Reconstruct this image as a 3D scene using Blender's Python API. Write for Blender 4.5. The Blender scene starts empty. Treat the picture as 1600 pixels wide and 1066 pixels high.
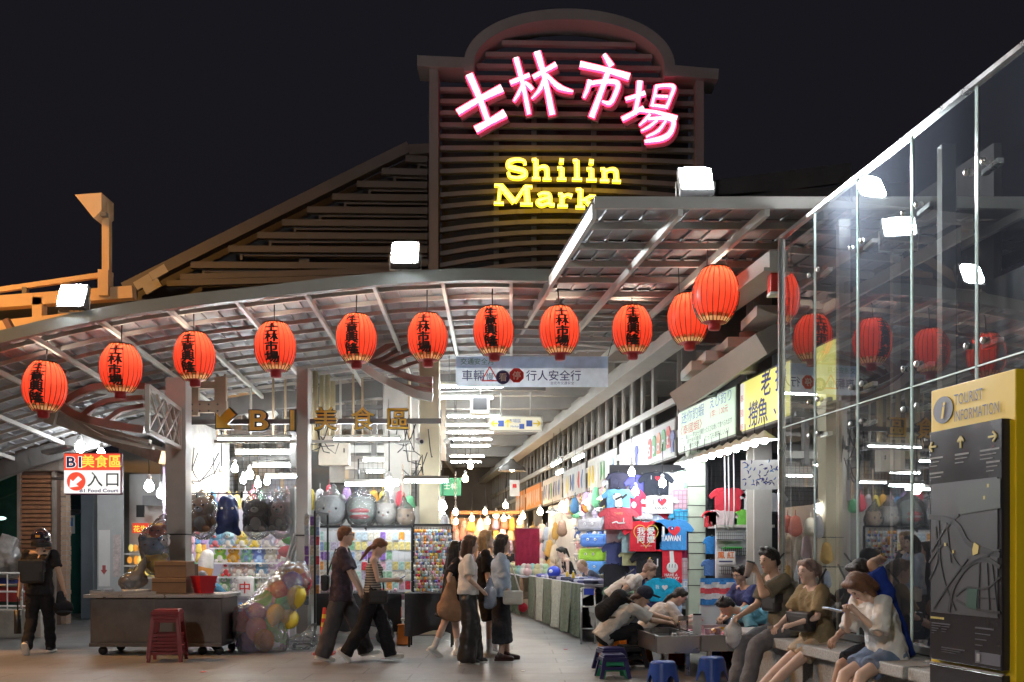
import bpy, bmesh, math, random
import numpy as np
from mathutils import Vector, Matrix, Euler
random.seed(7)
rnd = random.uniform
PI = math.pi
R = math.radians
S = bpy.context.scene
C = S.collection

# ------------------------------------------------------------------ camera, sky, exposure
F, CX, HY, CZ = 1555.0, 800.0, 865.0, 1.45      # focal length, axis and horizon measured on the photograph (1600 px wide); eye height in m
cam = bpy.data.cameras.new('camera'); camo = bpy.data.objects.new('camera', cam); C.objects.link(camo)
cam.sensor_width = 36; cam.lens = 36 * F / 1600
cam.shift_y = (HY - 533.0) / 1600; cam.clip_end = 500; cam.clip_start = .1
camo.location = (0, 0, CZ); camo.rotation_euler = (R(90), 0, 0)
S.camera = camo
W = bpy.data.worlds.new('World'); S.world = W; W.use_nodes = True
wn = W.node_tree
sky = wn.nodes.new('ShaderNodeTexSky'); sky.sky_type = 'NISHITA'; sky.sun_disc = False
sky.sun_elevation = R(-4); sky.sun_rotation = R(150); sky.air_density = 1; sky.dust_density = 2
wn.nodes['Background'].inputs[1].default_value = .05
bg2 = wn.nodes.new('ShaderNodeBackground'); bg2.inputs[0].default_value = (.74, .68, .95, 1); bg2.inputs[1].default_value = .0048   # even glow of the city on the night sky
addw = wn.nodes.new('ShaderNodeAddShader')
wn.links.new(sky.outputs[0], wn.nodes['Background'].inputs[0])
wn.links.new(wn.nodes['Background'].outputs[0], addw.inputs[0]); wn.links.new(bg2.outputs[0], addw.inputs[1]); wn.links.new(addw.outputs[0], wn.nodes['World Output'].inputs[0])
S.view_settings.view_transform = 'Standard'; S.view_settings.look = 'None'
S.view_settings.exposure = 1.1; S.view_settings.gamma = 1
S.cycles.use_denoising = True; S.cycles.max_bounces = 6; S.cycles.diffuse_bounces = 3
S.cycles.glossy_bounces = 3; S.cycles.transmission_bounces = 4; S.cycles.transparent_max_bounces = 16
S.cycles.sample_clamp_indirect = 6; S.cycles.caustics_reflective = False; S.cycles.caustics_refractive = False

def at(px, py, Y):
    return Vector(((px - CX) / F * Y, Y, CZ + (HY - py) / F * Y))
def gx(px, Y): return (px - CX) / F * Y
def gz(py, Y): return CZ + (HY - py) / F * Y
ROW = -.1286                                  # the market row on the right recedes a little to the left
RZ = math.atan2(-.9918, .1276)                # yaw that turns a board's front (local -y) to the aisle
def rx(off, Y): return off + ROW * Y

# ------------------------------------------------------------------ materials
MATS = {}
def nmat(name):
    m = bpy.data.materials.new(name); m.use_nodes = True
    nt = m.node_tree; MATS[name] = m
    return m, nt, nt.nodes['Principled BSDF']
def M(name, col, rough=.6, metal=0., var=.12, scale=3., bump=0., bscale=30., spec=.5, bdist=.02, coat=0.):
    if name in MATS: return MATS[name]
    m, nt, b = nmat(name); N, L = nt.nodes, nt.links
    b.inputs['Roughness'].default_value = rough; b.inputs['Metallic'].default_value = metal
    b.inputs['Specular IOR Level'].default_value = spec
    b.inputs['Coat Weight'].default_value = coat
    tc = N.new('ShaderNodeTexCoord')
    if var:
        n = N.new('ShaderNodeTexNoise'); n.inputs['Scale'].default_value = scale; n.inputs['Detail'].default_value = 5; n.inputs['Roughness'].default_value = .65
        L.new(tc.outputs['Object'], n.inputs['Vector'])
        r = N.new('ShaderNodeValToRGB')
        r.color_ramp.elements[0].position = .3; r.color_ramp.elements[1].position = .7
        r.color_ramp.elements[0].color = (*[c * (1 - var) for c in col], 1)
        r.color_ramp.elements[1].color = (*[min(1, c * (1 + var)) for c in col], 1)
        L.new(n.outputs['Fac'], r.inputs['Fac']); L.new(r.outputs['Color'], b.inputs['Base Color'])
        mr = N.new('ShaderNodeMapRange'); mr.inputs['To Min'].default_value = max(0.03, rough - .12); mr.inputs['To Max'].default_value = min(1, rough + .12)
        L.new(n.outputs['Fac'], mr.inputs['Value']); L.new(mr.outputs['Result'], b.inputs['Roughness'])
    else:
        b.inputs['Base Color'].default_value = (*col, 1)
    if bump:
        n2 = N.new('ShaderNodeTexNoise'); n2.inputs['Scale'].default_value = bscale; n2.inputs['Detail'].default_value = 4; n2.inputs['Distortion'].default_value = .6
        L.new(tc.outputs['Object'], n2.inputs['Vector'])
        bp = N.new('ShaderNodeBump'); bp.inputs['Strength'].default_value = bump; bp.inputs['Distance'].default_value = bdist
        L.new(n2.outputs['Fac'], bp.inputs['Height']); L.new(bp.outputs['Normal'], b.inputs['Normal'])
    return m
def FAB(name, col, var=.2): return M(name, col, .85, 0, var, 7, .55, 9, .2, .05)
def PLA(name, col, rough=.35): return M(name, col, rough, 0, .08, 4)
def EM(name, col, strength, beads=0.):
    if name in MATS: return MATS[name]
    m, nt, b = nmat(name); N, L = nt.nodes, nt.links
    b.inputs['Base Color'].default_value = (*[c * .6 for c in col], 1); b.inputs['Roughness'].default_value = .4
    b.inputs['Emission Color'].default_value = (*col, 1); b.inputs['Emission Strength'].default_value = strength
    if beads:
        tc = N.new('ShaderNodeTexCoord'); v = N.new('ShaderNodeTexVoronoi'); v.inputs['Scale'].default_value = beads; v.inputs['Randomness'].default_value = 0
        L.new(tc.outputs['Object'], v.inputs['Vector'])
        mr = N.new('ShaderNodeMapRange'); mr.inputs['From Min'].default_value = .2; mr.inputs['From Max'].default_value = .6
        mr.inputs['To Min'].default_value = strength * 1.35; mr.inputs['To Max'].default_value = strength * .35
        L.new(v.outputs['Distance'], mr.inputs['Value']); L.new(mr.outputs['Result'], b.inputs['Emission Strength'])
    return m
def lit_panel(name, col, strength):
    m = EM(name, col, strength * .52); m.cycles.emission_sampling = 'NONE' if strength < 1.2 else 'AUTO'
    return m
def thin_glass(name, tint, refl=1., rough=.0, body=0., bodycol=(.8, .8, .8), bump=0., bscale=8.):
    """a thin sheet: what is behind shows through, Fresnel reflection on top"""
    if name in MATS: return MATS[name]
    m = bpy.data.materials.new(name); m.use_nodes = True; MATS[name] = m
    nt = m.node_tree; N, L = nt.nodes, nt.links; N.clear()
    out = N.new('ShaderNodeOutputMaterial'); tr = N.new('ShaderNodeBsdfTransparent'); tr.inputs[0].default_value = (*tint, 1)
    gl = N.new('ShaderNodeBsdfGlossy'); gl.inputs['Roughness'].default_value = rough
    fr = N.new('ShaderNodeFresnel'); fr.inputs['IOR'].default_value = 1.5
    mul = N.new('ShaderNodeMath'); mul.operation = 'MULTIPLY'; mul.inputs[1].default_value = 1.8 * refl; mul.use_clamp = True
    L.new(fr.outputs[0], mul.inputs[0])
    base = tr.outputs[0]
    if body:
        df = N.new('ShaderNodeBsdfDiffuse'); df.inputs[0].default_value = (*bodycol, 1)
        tl = N.new('ShaderNodeBsdfTranslucent'); tl.inputs[0].default_value = (*bodycol, 1)
        ad = N.new('ShaderNodeMixShader'); ad.inputs[0].default_value = .5
        L.new(df.outputs[0], ad.inputs[1]); L.new(tl.outputs[0], ad.inputs[2])
        mb = N.new('ShaderNodeMixShader'); mb.inputs[0].default_value = body
        L.new(tr.outputs[0], mb.inputs[1]); L.new(ad.outputs[0], mb.inputs[2]); base = mb.outputs[0]
    mx = N.new('ShaderNodeMixShader')
    L.new(mul.outputs[0], mx.inputs[0]); L.new(base, mx.inputs[1]); L.new(gl.outputs[0], mx.inputs[2]); L.new(mx.outputs[0], out.inputs[0])
    if bump:
        tc = N.new('ShaderNodeTexCoord'); n2 = N.new('ShaderNodeTexNoise'); n2.inputs['Scale'].default_value = bscale; n2.inputs['Detail'].default_value = 4; n2.inputs['Distortion'].default_value = 1.5
        L.new(tc.outputs['Object'], n2.inputs['Vector'])
        bp = N.new('ShaderNodeBump'); bp.inputs['Strength'].default_value = bump; bp.inputs['Distance'].default_value = .08
        L.new(n2.outputs['Fac'], bp.inputs['Height']); L.new(bp.outputs['Normal'], gl.inputs['Normal']); L.new(bp.outputs['Normal'], fr.inputs['Normal'])
    return m

STEEL = M('painted_steel', (.42, .40, .37), .5, 0, .14, 1.2)
STEEL_D = M('dark_steel', (.16, .155, .15), .5, .2, .15, 2)
STEEL_P = M('pale_steel', (.55, .54, .50), .45, 0, .12, 1.5)
BROWN = M('brown_painted_steel', (.23, .13, .11), .5, 0, .15, 2)
CHROME = M('stainless', (.60, .60, .60), .30, 1, .05, 5, .02, 60)
BLACK = M('black_plastic', (.018, .018, .02), .45, 0, .2, 5)
WHITE = M('white_paint', (.78, .78, .76), .5, 0, .06, 2)
CONC = M('concrete', (.36, .35, .33), .85, 0, .2, 2.5, .3, 25)
GALV = M('galvanised_deck', (.30, .30, .31), .55, .1, .18, 2.5)

# ------------------------------------------------------------------ mesh building
TMP = bpy.data.scenes.new('work'); TVL = TMP.view_layers[0]; TC_ = TMP.collection     # scratch scene for text and skin meshes, removed at the end
class MB:
    def __init__(s): s.v = []; s.f = []; s.mi = []; s.sm = []
    def add(s, vs, fs, mi=0, sm=False):
        o = len(s.v); s.v += [tuple(v) for v in vs]
        for f in fs: s.f.append([i + o for i in f]); s.mi.append(mi); s.sm.append(sm)
        return s
    def box(s, c, d, rot=None, mi=0, taper=1.):
        x, y, z = d[0] / 2, d[1] / 2, d[2] / 2; c = Vector(c)
        vs = [Vector((a * x * (taper if e > 0 else 1), b * y * (taper if e > 0 else 1), e * z)) for e in (-1, 1) for a, b in ((-1, -1), (1, -1), (1, 1), (-1, 1))]
        if rot is not None: vs = [rot @ v for v in vs]
        return s.add([v + c for v in vs], [(3, 2, 1, 0), (4, 5, 6, 7), (0, 1, 5, 4), (1, 2, 6, 5), (2, 3, 7, 6), (3, 0, 4, 7)], mi)
    def bar(s, p0, p1, w, d=None, mi=0, up=None):
        """rectangular bar from p0 to p1, w wide, d deep"""
        p0, p1 = Vector(p0), Vector(p1); a = p1 - p0; L = a.length
        if L < 1e-6: return s
        a.normalize(); u = Vector(up) if up else (Vector((0, 1, 0)) if abs(a.y) < .9 else Vector((0, 0, 1)))
        x = u.cross(a)
        if x.length < 1e-4: x = Vector((1, 0, 0)).cross(a)
        x.normalize(); y = a.cross(x)
        m = Matrix((x, y, a)).transposed()
        return s.box((p0 + p1) / 2, (w, d or w, L), m, mi)
    def tube(s, pts, r, n=8, mi=0, cap=True, sm=True):
        pts = [Vector(p) for p in pts]; rs = r if isinstance(r, (list, tuple)) else [r] * len(pts)
        vs = []; fs = []; pu = None
        for i, p in enumerate(pts):
            t = (pts[min(i + 1, len(pts) - 1)] - pts[max(i - 1, 0)]).normalized()
            u = pu if pu is not None else (Vector((1, 0, 0)) if abs(t.x) < .9 else Vector((0, 1, 0)))
            u = (u - t * u.dot(t))
            if u.length < 1e-5: u = Vector((0, 0, 1)) - t * t.z
            u.normalize(); w = t.cross(u); pu = u
            for k in range(n):
                an = 2 * PI * k / n; vs.append(p + (u * math.cos(an) + w * math.sin(an)) * rs[i])
        for i in range(len(pts) - 1):
            for k in range(n):
                fs.append((i * n + k, i * n + (k + 1) % n, (i + 1) * n + (k + 1) % n, (i + 1) * n + k))
        s.add(vs, fs, mi, sm)
        if cap:
            o = len(s.v) - len(vs)
            s.f.append([o + k for k in range(n)][::-1]); s.mi.append(mi); s.sm.append(False)
            s.f.append([o + (len(pts) - 1) * n + k for k in range(n)]); s.mi.append(mi); s.sm.append(False)
        return s
    def caps(s, p0, p1, r0, r1, n=12, mi=0):
        """tapered capsule"""
        p0, p1 = Vector(p0), Vector(p1); a = (p1 - p0)
        if a.length < 1e-4: a = Vector((0, 0, 1e-3))
        a.normalize(); pts = []; rs = []
        for k in range(5):
            t = R(-85 + 85 * k / 4); pts.append(p0 + a * r0 * math.sin(t)); rs.append(max(r0 * math.cos(t), 1e-3))
        for k in range(5):
            t = R(85 * k / 4); pts.append(p1 + a * r1 * math.sin(t)); rs.append(max(r1 * math.cos(t), 1e-3))
        return s.tube(pts, rs, n, mi)
    def ell(s, c, r, rot=None, nu=14, nv=9, mi=0):
        c = Vector(c); vs = []; fs = []
        for j in range(nv + 1):
            th = PI * j / nv
            for i in range(nu):
                ph = 2 * PI * i / nu
                v = Vector((r[0] * math.sin(th) * math.cos(ph), r[1] * math.sin(th) * math.sin(ph), r[2] * math.cos(th)))
                if rot is not None: v = rot @ v
                vs.append(v + c)
        for j in range(nv):
            for i in range(nu):
                fs.append((j * nu + i, (j + 1) * nu + i, (j + 1) * nu + (i + 1) % nu, j * nu + (i + 1) % nu))
        return s.add(vs, fs, mi, True)
    def lathe(s, prof, n=20, c=(0, 0, 0), mi=0, sm=True, lobes=0, amp=0.):
        c = Vector(c); vs = []; fs = []
        for r, z in prof:
            for k in range(n):
                an = 2 * PI * k / n; q = r * (1 + amp * math.cos(lobes * an)) if lobes else r
                vs.append(c + Vector((q * math.cos(an), q * math.sin(an), z)))
        for i in range(len(prof) - 1):
            for k in range(n): fs.append((i * n + k, i * n + (k + 1) % n, (i + 1) * n + (k + 1) % n, (i + 1) * n + k))
        return s.add(vs, fs, mi, sm)
    def prism(s, outline, y0, y1, mi=0):
        """outline in x,z extruded from y0 (front) to y1"""
        n = len(outline)
        vs = [(x, y0, z) for x, z in outline] + [(x, y1, z) for x, z in outline]
        fs = [list(range(n)), list(range(2 * n - 1, n - 1, -1))] + [(i, i + n, (i + 1) % n + n, (i + 1) % n) for i in range(n)]
        return s.add(vs, fs, mi)
    def stroke(s, pts, ws, y0, y1, mi=0, k=4):
        """flat brush stroke through points in x,z with a width at each point"""
        P = []; Wd = []
        n = len(pts); ws = ws if isinstance(ws, (list, tuple)) else [ws] * n
        for i in range(n - 1):
            p0 = pts[max(i - 1, 0)]; p1 = pts[i]; p2 = pts[i + 1]; p3 = pts[min(i + 2, n - 1)]
            for j in range(k if n > 2 else 1):
                t = j / (k if n > 2 else 1)
                P.append([.5 * (2 * b + (c - a) * t + (2 * a - 5 * b + 4 * c - d) * t * t + (3 * b - a - 3 * c + d) * t ** 3) for a, b, c, d in zip(p0, p1, p2, p3)])
                Wd.append(ws[i] + (ws[i + 1] - ws[i]) * t)
        P.append(list(pts[-1])); Wd.append(ws[-1])
        Lf = []; Rt = []
        for i, p in enumerate(P):
            a = P[max(i - 1, 0)]; b = P[min(i + 1, len(P) - 1)]
            dx, dz = b[0] - a[0], b[1] - a[1]; l = math.hypot(dx, dz) or 1; nx, nz = -dz / l, dx / l
            Lf.append((p[0] + nx * Wd[i] / 2, p[1] + nz * Wd[i] / 2)); Rt.append((p[0] - nx * Wd[i] / 2, p[1] - nz * Wd[i] / 2))
        m = len(P); vs = []
        for y in (y0, y1): vs += [(x, y, z) for x, z in Lf] + [(x, y, z) for x, z in Rt]
        fs = []
        for i in range(m - 1):
            fs.append((i, m + i, m + i + 1, i + 1)); fs.append((2 * m + i, 2 * m + i + 1, 3 * m + i + 1, 3 * m + i))
            fs.append((i, i + 1, 2 * m + i + 1, 2 * m + i)); fs.append((m + i, 3 * m + i, 3 * m + i + 1, m + i + 1))
        fs.append((0, 2 * m, 3 * m, m)); fs.append((m - 1, 2 * m - 1, 4 * m - 1, 3 * m - 1))
        return s.add(vs, fs, mi)
    def mesh(s, name, mats):
        me = bpy.data.meshes.new(name); me.from_pydata(s.v, [], s.f)
        for m in (mats if isinstance(mats, (list, tuple)) else [mats]): me.materials.append(m)
        me.polygons.foreach_set('material_index', s.mi); me.polygons.foreach_set('use_smooth', s.sm)
        me.update(); return me
    def build(s, name, mats, parent=None, bevel=0.):
        o = bpy.data.objects.new(name, s.mesh(name, mats)); C.objects.link(o); o.parent = parent
        if bevel:
            b = o.modifiers.new('bevel', 'BEVEL'); b.width = bevel; b.segments = 2; b.limit_method = 'ANGLE'
        return o
def B(*a, **k): return MB().box(*a, **k)
def T(*a, **k): return MB().tube(*a, **k)

def tag(o, label=None, cat=None, group=None, kind=None):
    if label: o['label'] = label
    if cat: o['category'] = cat
    if group: o['group'] = group
    if kind: o['kind'] = kind
    return o
def thing(name, label, cat, loc=(0, 0, 0), rz=0., group=None):
    o = bpy.data.objects.new(name, None); C.objects.link(o); o.empty_display_size = .1
    o.location = loc; o.rotation_euler = (0, 0, rz)
    return tag(o, label, cat, group)
def single(mb, name, mats, label, cat, loc=(0, 0, 0), rz=0., group=None, bevel=0.):
    o = mb.build(name, mats, None, bevel); o.location = loc; o.rotation_euler = (0, 0, rz)
    return tag(o, label, cat, group)
def struct(mb, name, mats, parent=None):
    o = mb.build(name, mats, parent)
    if parent is None: o['kind'] = 'structure'
    return o
def dup(root, loc=None, rz=None, label=None, group=None):
    r = root.copy(); C.objects.link(r)
    if loc is not None: r.location = loc
    if rz is not None: r.rotation_euler = (0, 0, rz)
    if label: r['label'] = label
    if group: r['group'] = group
    for ch in list(root.children):
        c = ch.copy(); C.objects.link(c); c.parent = r
        for g in list(ch.children):
            d = g.copy(); C.objects.link(d); d.parent = c
    return r
def recolour(o, mat, slot=0):
    o.material_slots[slot].link = 'OBJECT'; o.material_slots[slot].material = mat
_sph = {}
def ball(name, mat, parent, c, r, rot=None, nu=16, nv=10):
    """ellipsoid part sharing one unit mesh"""
    key = (nu, nv)
    if key not in _sph:
        me = MB().ell((0, 0, 0), (1, 1, 1), None, nu, nv).mesh('ellipsoid', BLACK); _sph[key] = me
    o = bpy.data.objects.new(name, _sph[key]); C.objects.link(o); o.parent = parent
    o.location = c; o.scale = r if isinstance(r, (tuple, list)) else (r, r, r)
    if rot: o.rotation_euler = rot
    recolour(o, mat); return o

_tc = {}
def text_mesh(s, bold=0., spacing=1.):
    key = (s, bold, spacing)
    if key in _tc: return _tc[key]
    c = bpy.data.curves.new('t', 'FONT'); c.body = s; c.offset = bold; c.space_character = spacing; c.resolution_u = 3
    o = bpy.data.objects.new('t', c); TC_.objects.link(o); TVL.update()
    me = bpy.data.meshes.new_from_object(o.evaluated_get(TVL.depsgraph))
    v = np.empty(len(me.vertices) * 3); me.vertices.foreach_get('co', v); v = v.reshape(-1, 3)[:, :2]
    f = [list(p.vertices) for p in me.polygons]
    bpy.data.objects.remove(o); bpy.data.curves.remove(c); bpy.data.meshes.remove(me)
    _tc[key] = (v, f); return _tc[key]
def text_mb(s, size, pos=(0, 0, 0), bold=0., align='C', sx=1., depth=0., shear=0., spacing=1., mi=0, mb=None, width=None):
    """text standing in x,z at pos, front towards -y; pos is the baseline"""
    mb = mb or MB()
    if bold > 0 and any(ord(c_) > 0x2E80 for c_ in s):       # thicken dense characters with shifted copies instead of an offset outline
        q = bold * size * .6
        for i_, (dx, dz) in enumerate(((-q, 0), (q, 0), (0, -q), (0, q), (0, 0))): text_mb(s, size, (pos[0] + dx, pos[1] - .0006 * i_, pos[2] + dz), 0., align, sx, depth, shear, spacing, mi, mb, width)
        return mb
    v, f = text_mesh(s, bold, spacing)
    if not len(v): return mb
    w = v[:, 0].max() - v[:, 0].min(); mn = v[:, 0].min()
    if width: sx = width / (w * size)
    off = {'C': -w / 2 - mn, 'L': -mn, 'R': -w - mn}[align]
    P = [((x + off + shear * z) * size * sx + pos[0], pos[1], z * size + pos[2]) for x, z in v]
    mb.add(P, f, mi)
    if depth:
        mb.add([(x, y + depth, z) for x, y, z in P], [g[::-1] for g in f], mi)
        n = len(P); o = len(mb.v) - 2 * n; cnt = {}
        for g in f:
            for i in range(len(g)):
                e = (g[i], g[(i + 1) % len(g)]); cnt[e] = 1
        for (a, b) in cnt:
            if (b, a) not in cnt: mb.f.append([o + a, o + n + a, o + n + b, o + b]); mb.mi.append(mi); mb.sm.append(False)
    return mb
def text(name, s, size, mat, parent, pos, **k):
    return text_mb(s, size, pos, **k).build(name, mat, parent)

def remesh(mb, name, mats, parent, voxel=.012, smooth=3, fac=.5, noise=0., nscale=9.):
    """one continuous skin over overlapping closed shapes"""
    me = mb.mesh(name, [BLACK]); o = bpy.data.objects.new(name, me); TC_.objects.link(o)
    md = o.modifiers.new('r', 'REMESH'); md.mode = 'VOXEL'; md.voxel_size = voxel; md.use_smooth_shade = True
    if smooth:
        sm = o.modifiers.new('s', 'SMOOTH'); sm.factor = fac; sm.iterations = smooth
    TVL.update()
    m2 = bpy.data.meshes.new_from_object(o.evaluated_get(TVL.depsgraph))
    if noise:
        n = len(m2.vertices); v = np.empty(n * 3); m2.vertices.foreach_get('co', v); v = v.reshape(-1, 3)
        nn = np.empty(n * 3); m2.vertices.foreach_get('normal', nn); nn = nn.reshape(-1, 3)
        q = v * nscale; ph = random.uniform(0, 20)
        h = np.sin(q[:, 0] * 1.9 + np.sin(q[:, 2] * 1.1 + ph) * 2.2 + ph) * np.sin(q[:, 1] * 2.3 + np.sin(q[:, 2] * 2.7) * 1.3 + ph) + .6 * np.sin(q[:, 2] * 2.1 + 3 * np.sin(q[:, 0] + q[:, 1] + ph))
        v = v + nn * (h * noise)[:, None]; m2.vertices.foreach_set('co', v.ravel()); m2.update()
    bpy.data.objects.remove(o); bpy.data.meshes.remove(me)
    m2.materials.clear(); m2.name = name
    for m in (mats if isinstance(mats, (list, tuple)) else [mats]): m2.materials.append(m)
    m2.polygons.foreach_set('use_smooth', [True] * len(m2.polygons))
    ob = bpy.data.objects.new(name, m2); C.objects.link(ob); ob.parent = parent
    return ob
# ================================================================== setting
def ground_mat():
    m, nt, b = nmat('paving'); N, L = nt.nodes, nt.links
    tc = N.new('ShaderNodeTexCoord')
    br = N.new('ShaderNodeTexBrick'); br.inputs['Scale'].default_value = 1; br.inputs['Brick Width'].default_value = 1.2; br.inputs['Row Height'].default_value = .6
    br.inputs['Mortar Size'].default_value = .010; br.inputs['Color1'].default_value = (.19, .188, .188, 1); br.inputs['Color2'].default_value = (.22, .217, .215, 1); br.inputs['Mortar'].default_value = (.11, .105, .10, 1)
    L.new(tc.outputs['Object'], br.inputs['Vector'])
    n = N.new('ShaderNodeTexNoise'); n.inputs['Scale'].default_value = .7; n.inputs['Detail'].default_value = 8; n.inputs['Roughness'].default_value = .7
    vs_ = N.new('ShaderNodeTexVoronoi'); vs_.inputs['Scale'].default_value = 2.6; vs_.inputs['Randomness'].default_value = 1
    n3 = N.new('ShaderNodeTexNoise'); n3.inputs['Scale'].default_value = 90; n3.inputs['Detail'].default_value = 2
    for q in (n, n3, vs_): L.new(tc.outputs['Object'], q.inputs['Vector'])
    mx = N.new('ShaderNodeMix'); mx.data_type = 'RGBA'; mx.blend_type = 'MULTIPLY'; mx.inputs[0].default_value = .8
    r = N.new('ShaderNodeValToRGB'); r.color_ramp.elements[0].position = .3; r.color_ramp.elements[0].color = (.6, .59, .57, 1); r.color_ramp.elements[1].position = .7; r.color_ramp.elements[1].color = (1.15, 1.12, 1.08, 1)
    L.new(n.outputs['Fac'], r.inputs['Fac']); L.new(br.outputs['Color'], mx.inputs[6]); L.new(r.outputs['Color'], mx.inputs[7])
    mx2 = N.new('ShaderNodeMix'); mx2.data_type = 'RGBA'; mx2.blend_type = 'OVERLAY'; mx2.inputs[0].default_value = .35
    L.new(mx.outputs[2], mx2.inputs[6]); L.new(n3.outputs['Fac'], mx2.inputs[7]); gr = N.new('ShaderNodeValToRGB'); gr.color_ramp.elements[0].position = .045; gr.color_ramp.elements[0].color = (.35, .34, .33, 1); gr.color_ramp.elements[1].position = .07; gr.color_ramp.elements[1].color = (1, 1, 1, 1)
    mx3 = N.new('ShaderNodeMix'); mx3.data_type = 'RGBA'; mx3.blend_type = 'MULTIPLY'; mx3.inputs[0].default_value = .8
    L.new(vs_.outputs['Distance'], gr.inputs['Fac']); L.new(mx2.outputs[2], mx3.inputs[6]); L.new(gr.outputs['Color'], mx3.inputs[7]); L.new(mx3.outputs[2], b.inputs['Base Color'])
    mr = N.new('ShaderNodeMapRange'); mr.inputs['From Min'].default_value = .3; mr.inputs['From Max'].default_value = .7; mr.inputs['To Min'].default_value = .28; mr.inputs['To Max'].default_value = .6
    L.new(n.outputs['Fac'], mr.inputs['Value']); L.new(mr.outputs['Result'], b.inputs['Roughness'])
    bp = N.new('ShaderNodeBump'); bp.inputs['Strength'].default_value = .25; bp.inputs['Distance'].default_value = .01
    L.new(n3.outputs['Fac'], bp.inputs['Height']); L.new(bp.outputs['Normal'], b.inputs['Normal'])
    return m
g = MB(); g.add([(-60, -10, 0), (60, -10, 0), (60, 120, 0), (-60, 120, 0)], [(0, 1, 2, 3)])
struct(g, 'ground', ground_mat())

# ------------------------------------------------------------------ curved entrance canopy (left) and flat canopy (right)
FP = [(-420, 668), (-260, 604), (-100, 557), (0, 530), (100, 506), (200, 486), (300, 472), (400, 461), (500, 449), (620, 437), (740, 432), (872, 434)]
YF = 14.0
FX = [gx(p[0], YF) for p in FP]; FZ = [gz(p[1], YF) for p in FP]
def canz(x): return float(np.interp(x, FX, FZ))
can = thing('canopy', 'curved steel entrance canopy with dark edge beam that carries the row of lanterns', 'canopy', (0, 0, 0))
SL = -.075
def cz(x, Y): return canz(x) + (Y - YF) * SL
f = MB()
xs = list(np.linspace(FX[0], FX[-1], 46))
f.stroke([(a, canz(a) + .02) for a in xs], .17, YF - .05, YF + .05, k=2)
f.build('edge_beam', M('edge_beam_paint', (.20, .225, .215), .45, .1, .12, 1.5), can)
XR = np.arange(FX[0] + .3, FX[-1], .97)
for i, x in enumerate(XR):
    x2 = min(x + .97, FX[-1]); p = MB(); n = 4
    for k in range(n):
        a, b = x + (x2 - x) * k / n, x + (x2 - x) * (k + 1) / n
        t = rnd(-.012, .012)
        p.add([(a, YF + .05, cz(a, YF) + .1 + t), (b, YF + .05, cz(b, YF) + .1), (b, 19.4, cz(b, 19.4) + .1), (a, 19.4, cz(a, 19.4) + .1 + t)], [(0, 1, 2, 3)])
        p.bar((a, YF + .05, cz(a, YF) + .085), (a, 19.4, cz(a, 19.4) + .085), .05, .03, up=(0, 0, 1))
    p.build('deck_panel', GALV, can)
    MB().bar((x, YF + .05, cz(x, YF) - .03), (x, 19.4, cz(x, 19.4) - .03), .05, .07, up=(0, 0, 1)).build('rafter', STEEL_P, can)
for k, Y in enumerate(np.arange(14.45, 19.5, .5)):
    p = MB()
    for a, b in zip(xs[:-1], xs[1:]):
        p.bar((a, Y, cz(a, Y) + .03), (b + .01, Y, cz(b, Y) + .03), .045, .06, up=(0, 0, 1))
    p.build('purlin', STEEL, can)
p = MB()
for a, b in zip(xs[:-1], xs[1:]): p.bar((a, 19.5, cz(a, 19.5) - .12), (b + .01, 19.5, cz(b, 19.5) - .12), .16, .34, up=(0, 0, 1))
p.build('rear_beam', STEEL_D, can)

fc = thing('canopy', 'flat grey steel canopy with gridded underside above the two plain red lanterns', 'canopy', (0, 0, 0))
ZC, Y0, Y1, O0, O1 = 5.3, 11.05, 19.4, 2.335, 8.4
def fp(o, Y, z): return (rx(o, Y), Y, z)
offs = np.arange(O0, O1 + .01, .96)
for i, o in enumerate(offs):
    w, d = (.055, .10) if 0 < i < len(offs) - 1 else (.05, .16)
    MB().bar(fp(o, Y0, ZC - .05), fp(o, Y1, ZC - .05), w, d, up=(0, 0, 1)).build('rafter', STEEL_P, fc)
for Y in np.arange(Y0, Y1, .78):
    MB().bar(fp(O0, Y, ZC + .04), fp(O1, Y, ZC + .04),   .05, .08 if Y > Y0 + .1 else .13, up=(0, 0, 1)).build('purlin', STEEL, fc)
for i, o in enumerate(offs[:-1]):
    p = MB(); o2 = offs[i + 1]
    ys = np.arange(Y0, Y1, .78)
    for k, Y in enumerate(ys):
        t = rnd(-.015, .015)
        p.add([fp(o, Y, ZC + .11 + t), fp(o2, Y, ZC + .11 - t), fp(o2, Y + .8, ZC + .13), fp(o, Y + .8, ZC + .13)], [(0, 1, 2, 3)])
        for q in np.linspace(o, o2, 5)[1:-1]: p.bar(fp(q, Y, ZC + .10), fp(q, Y + .8, ZC + .115), .04, .03, up=(0, 0, 1))
    p.build('deck_panel', GALV, fc)
# thin service pipes under the flat canopy
for k, (xa, xb, ya, yb, Y) in enumerate([(640, 1090, 445, 470, 15.2), (700, 1080, 470, 500, 16.4), (560, 1060, 500, 512, 17.6), (880, 1060, 535, 545, 18.6)]):
    a, b = at(xa, ya, Y), at(xb, yb, Y); m = (a + b) / 2 + Vector((0, 0, -.06))
    single(T([a, m, b], .03, 8), 'conduit', STEEL_P, ['thin pale conduit just behind the front edge beam', 'second thin conduit under the canopy behind the lanterns', 'longest thin conduit crossing above the middle lanterns', 'short thin conduit near the rear canopy beam'][k], 'pipe', group='conduits under the canopy')

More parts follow.
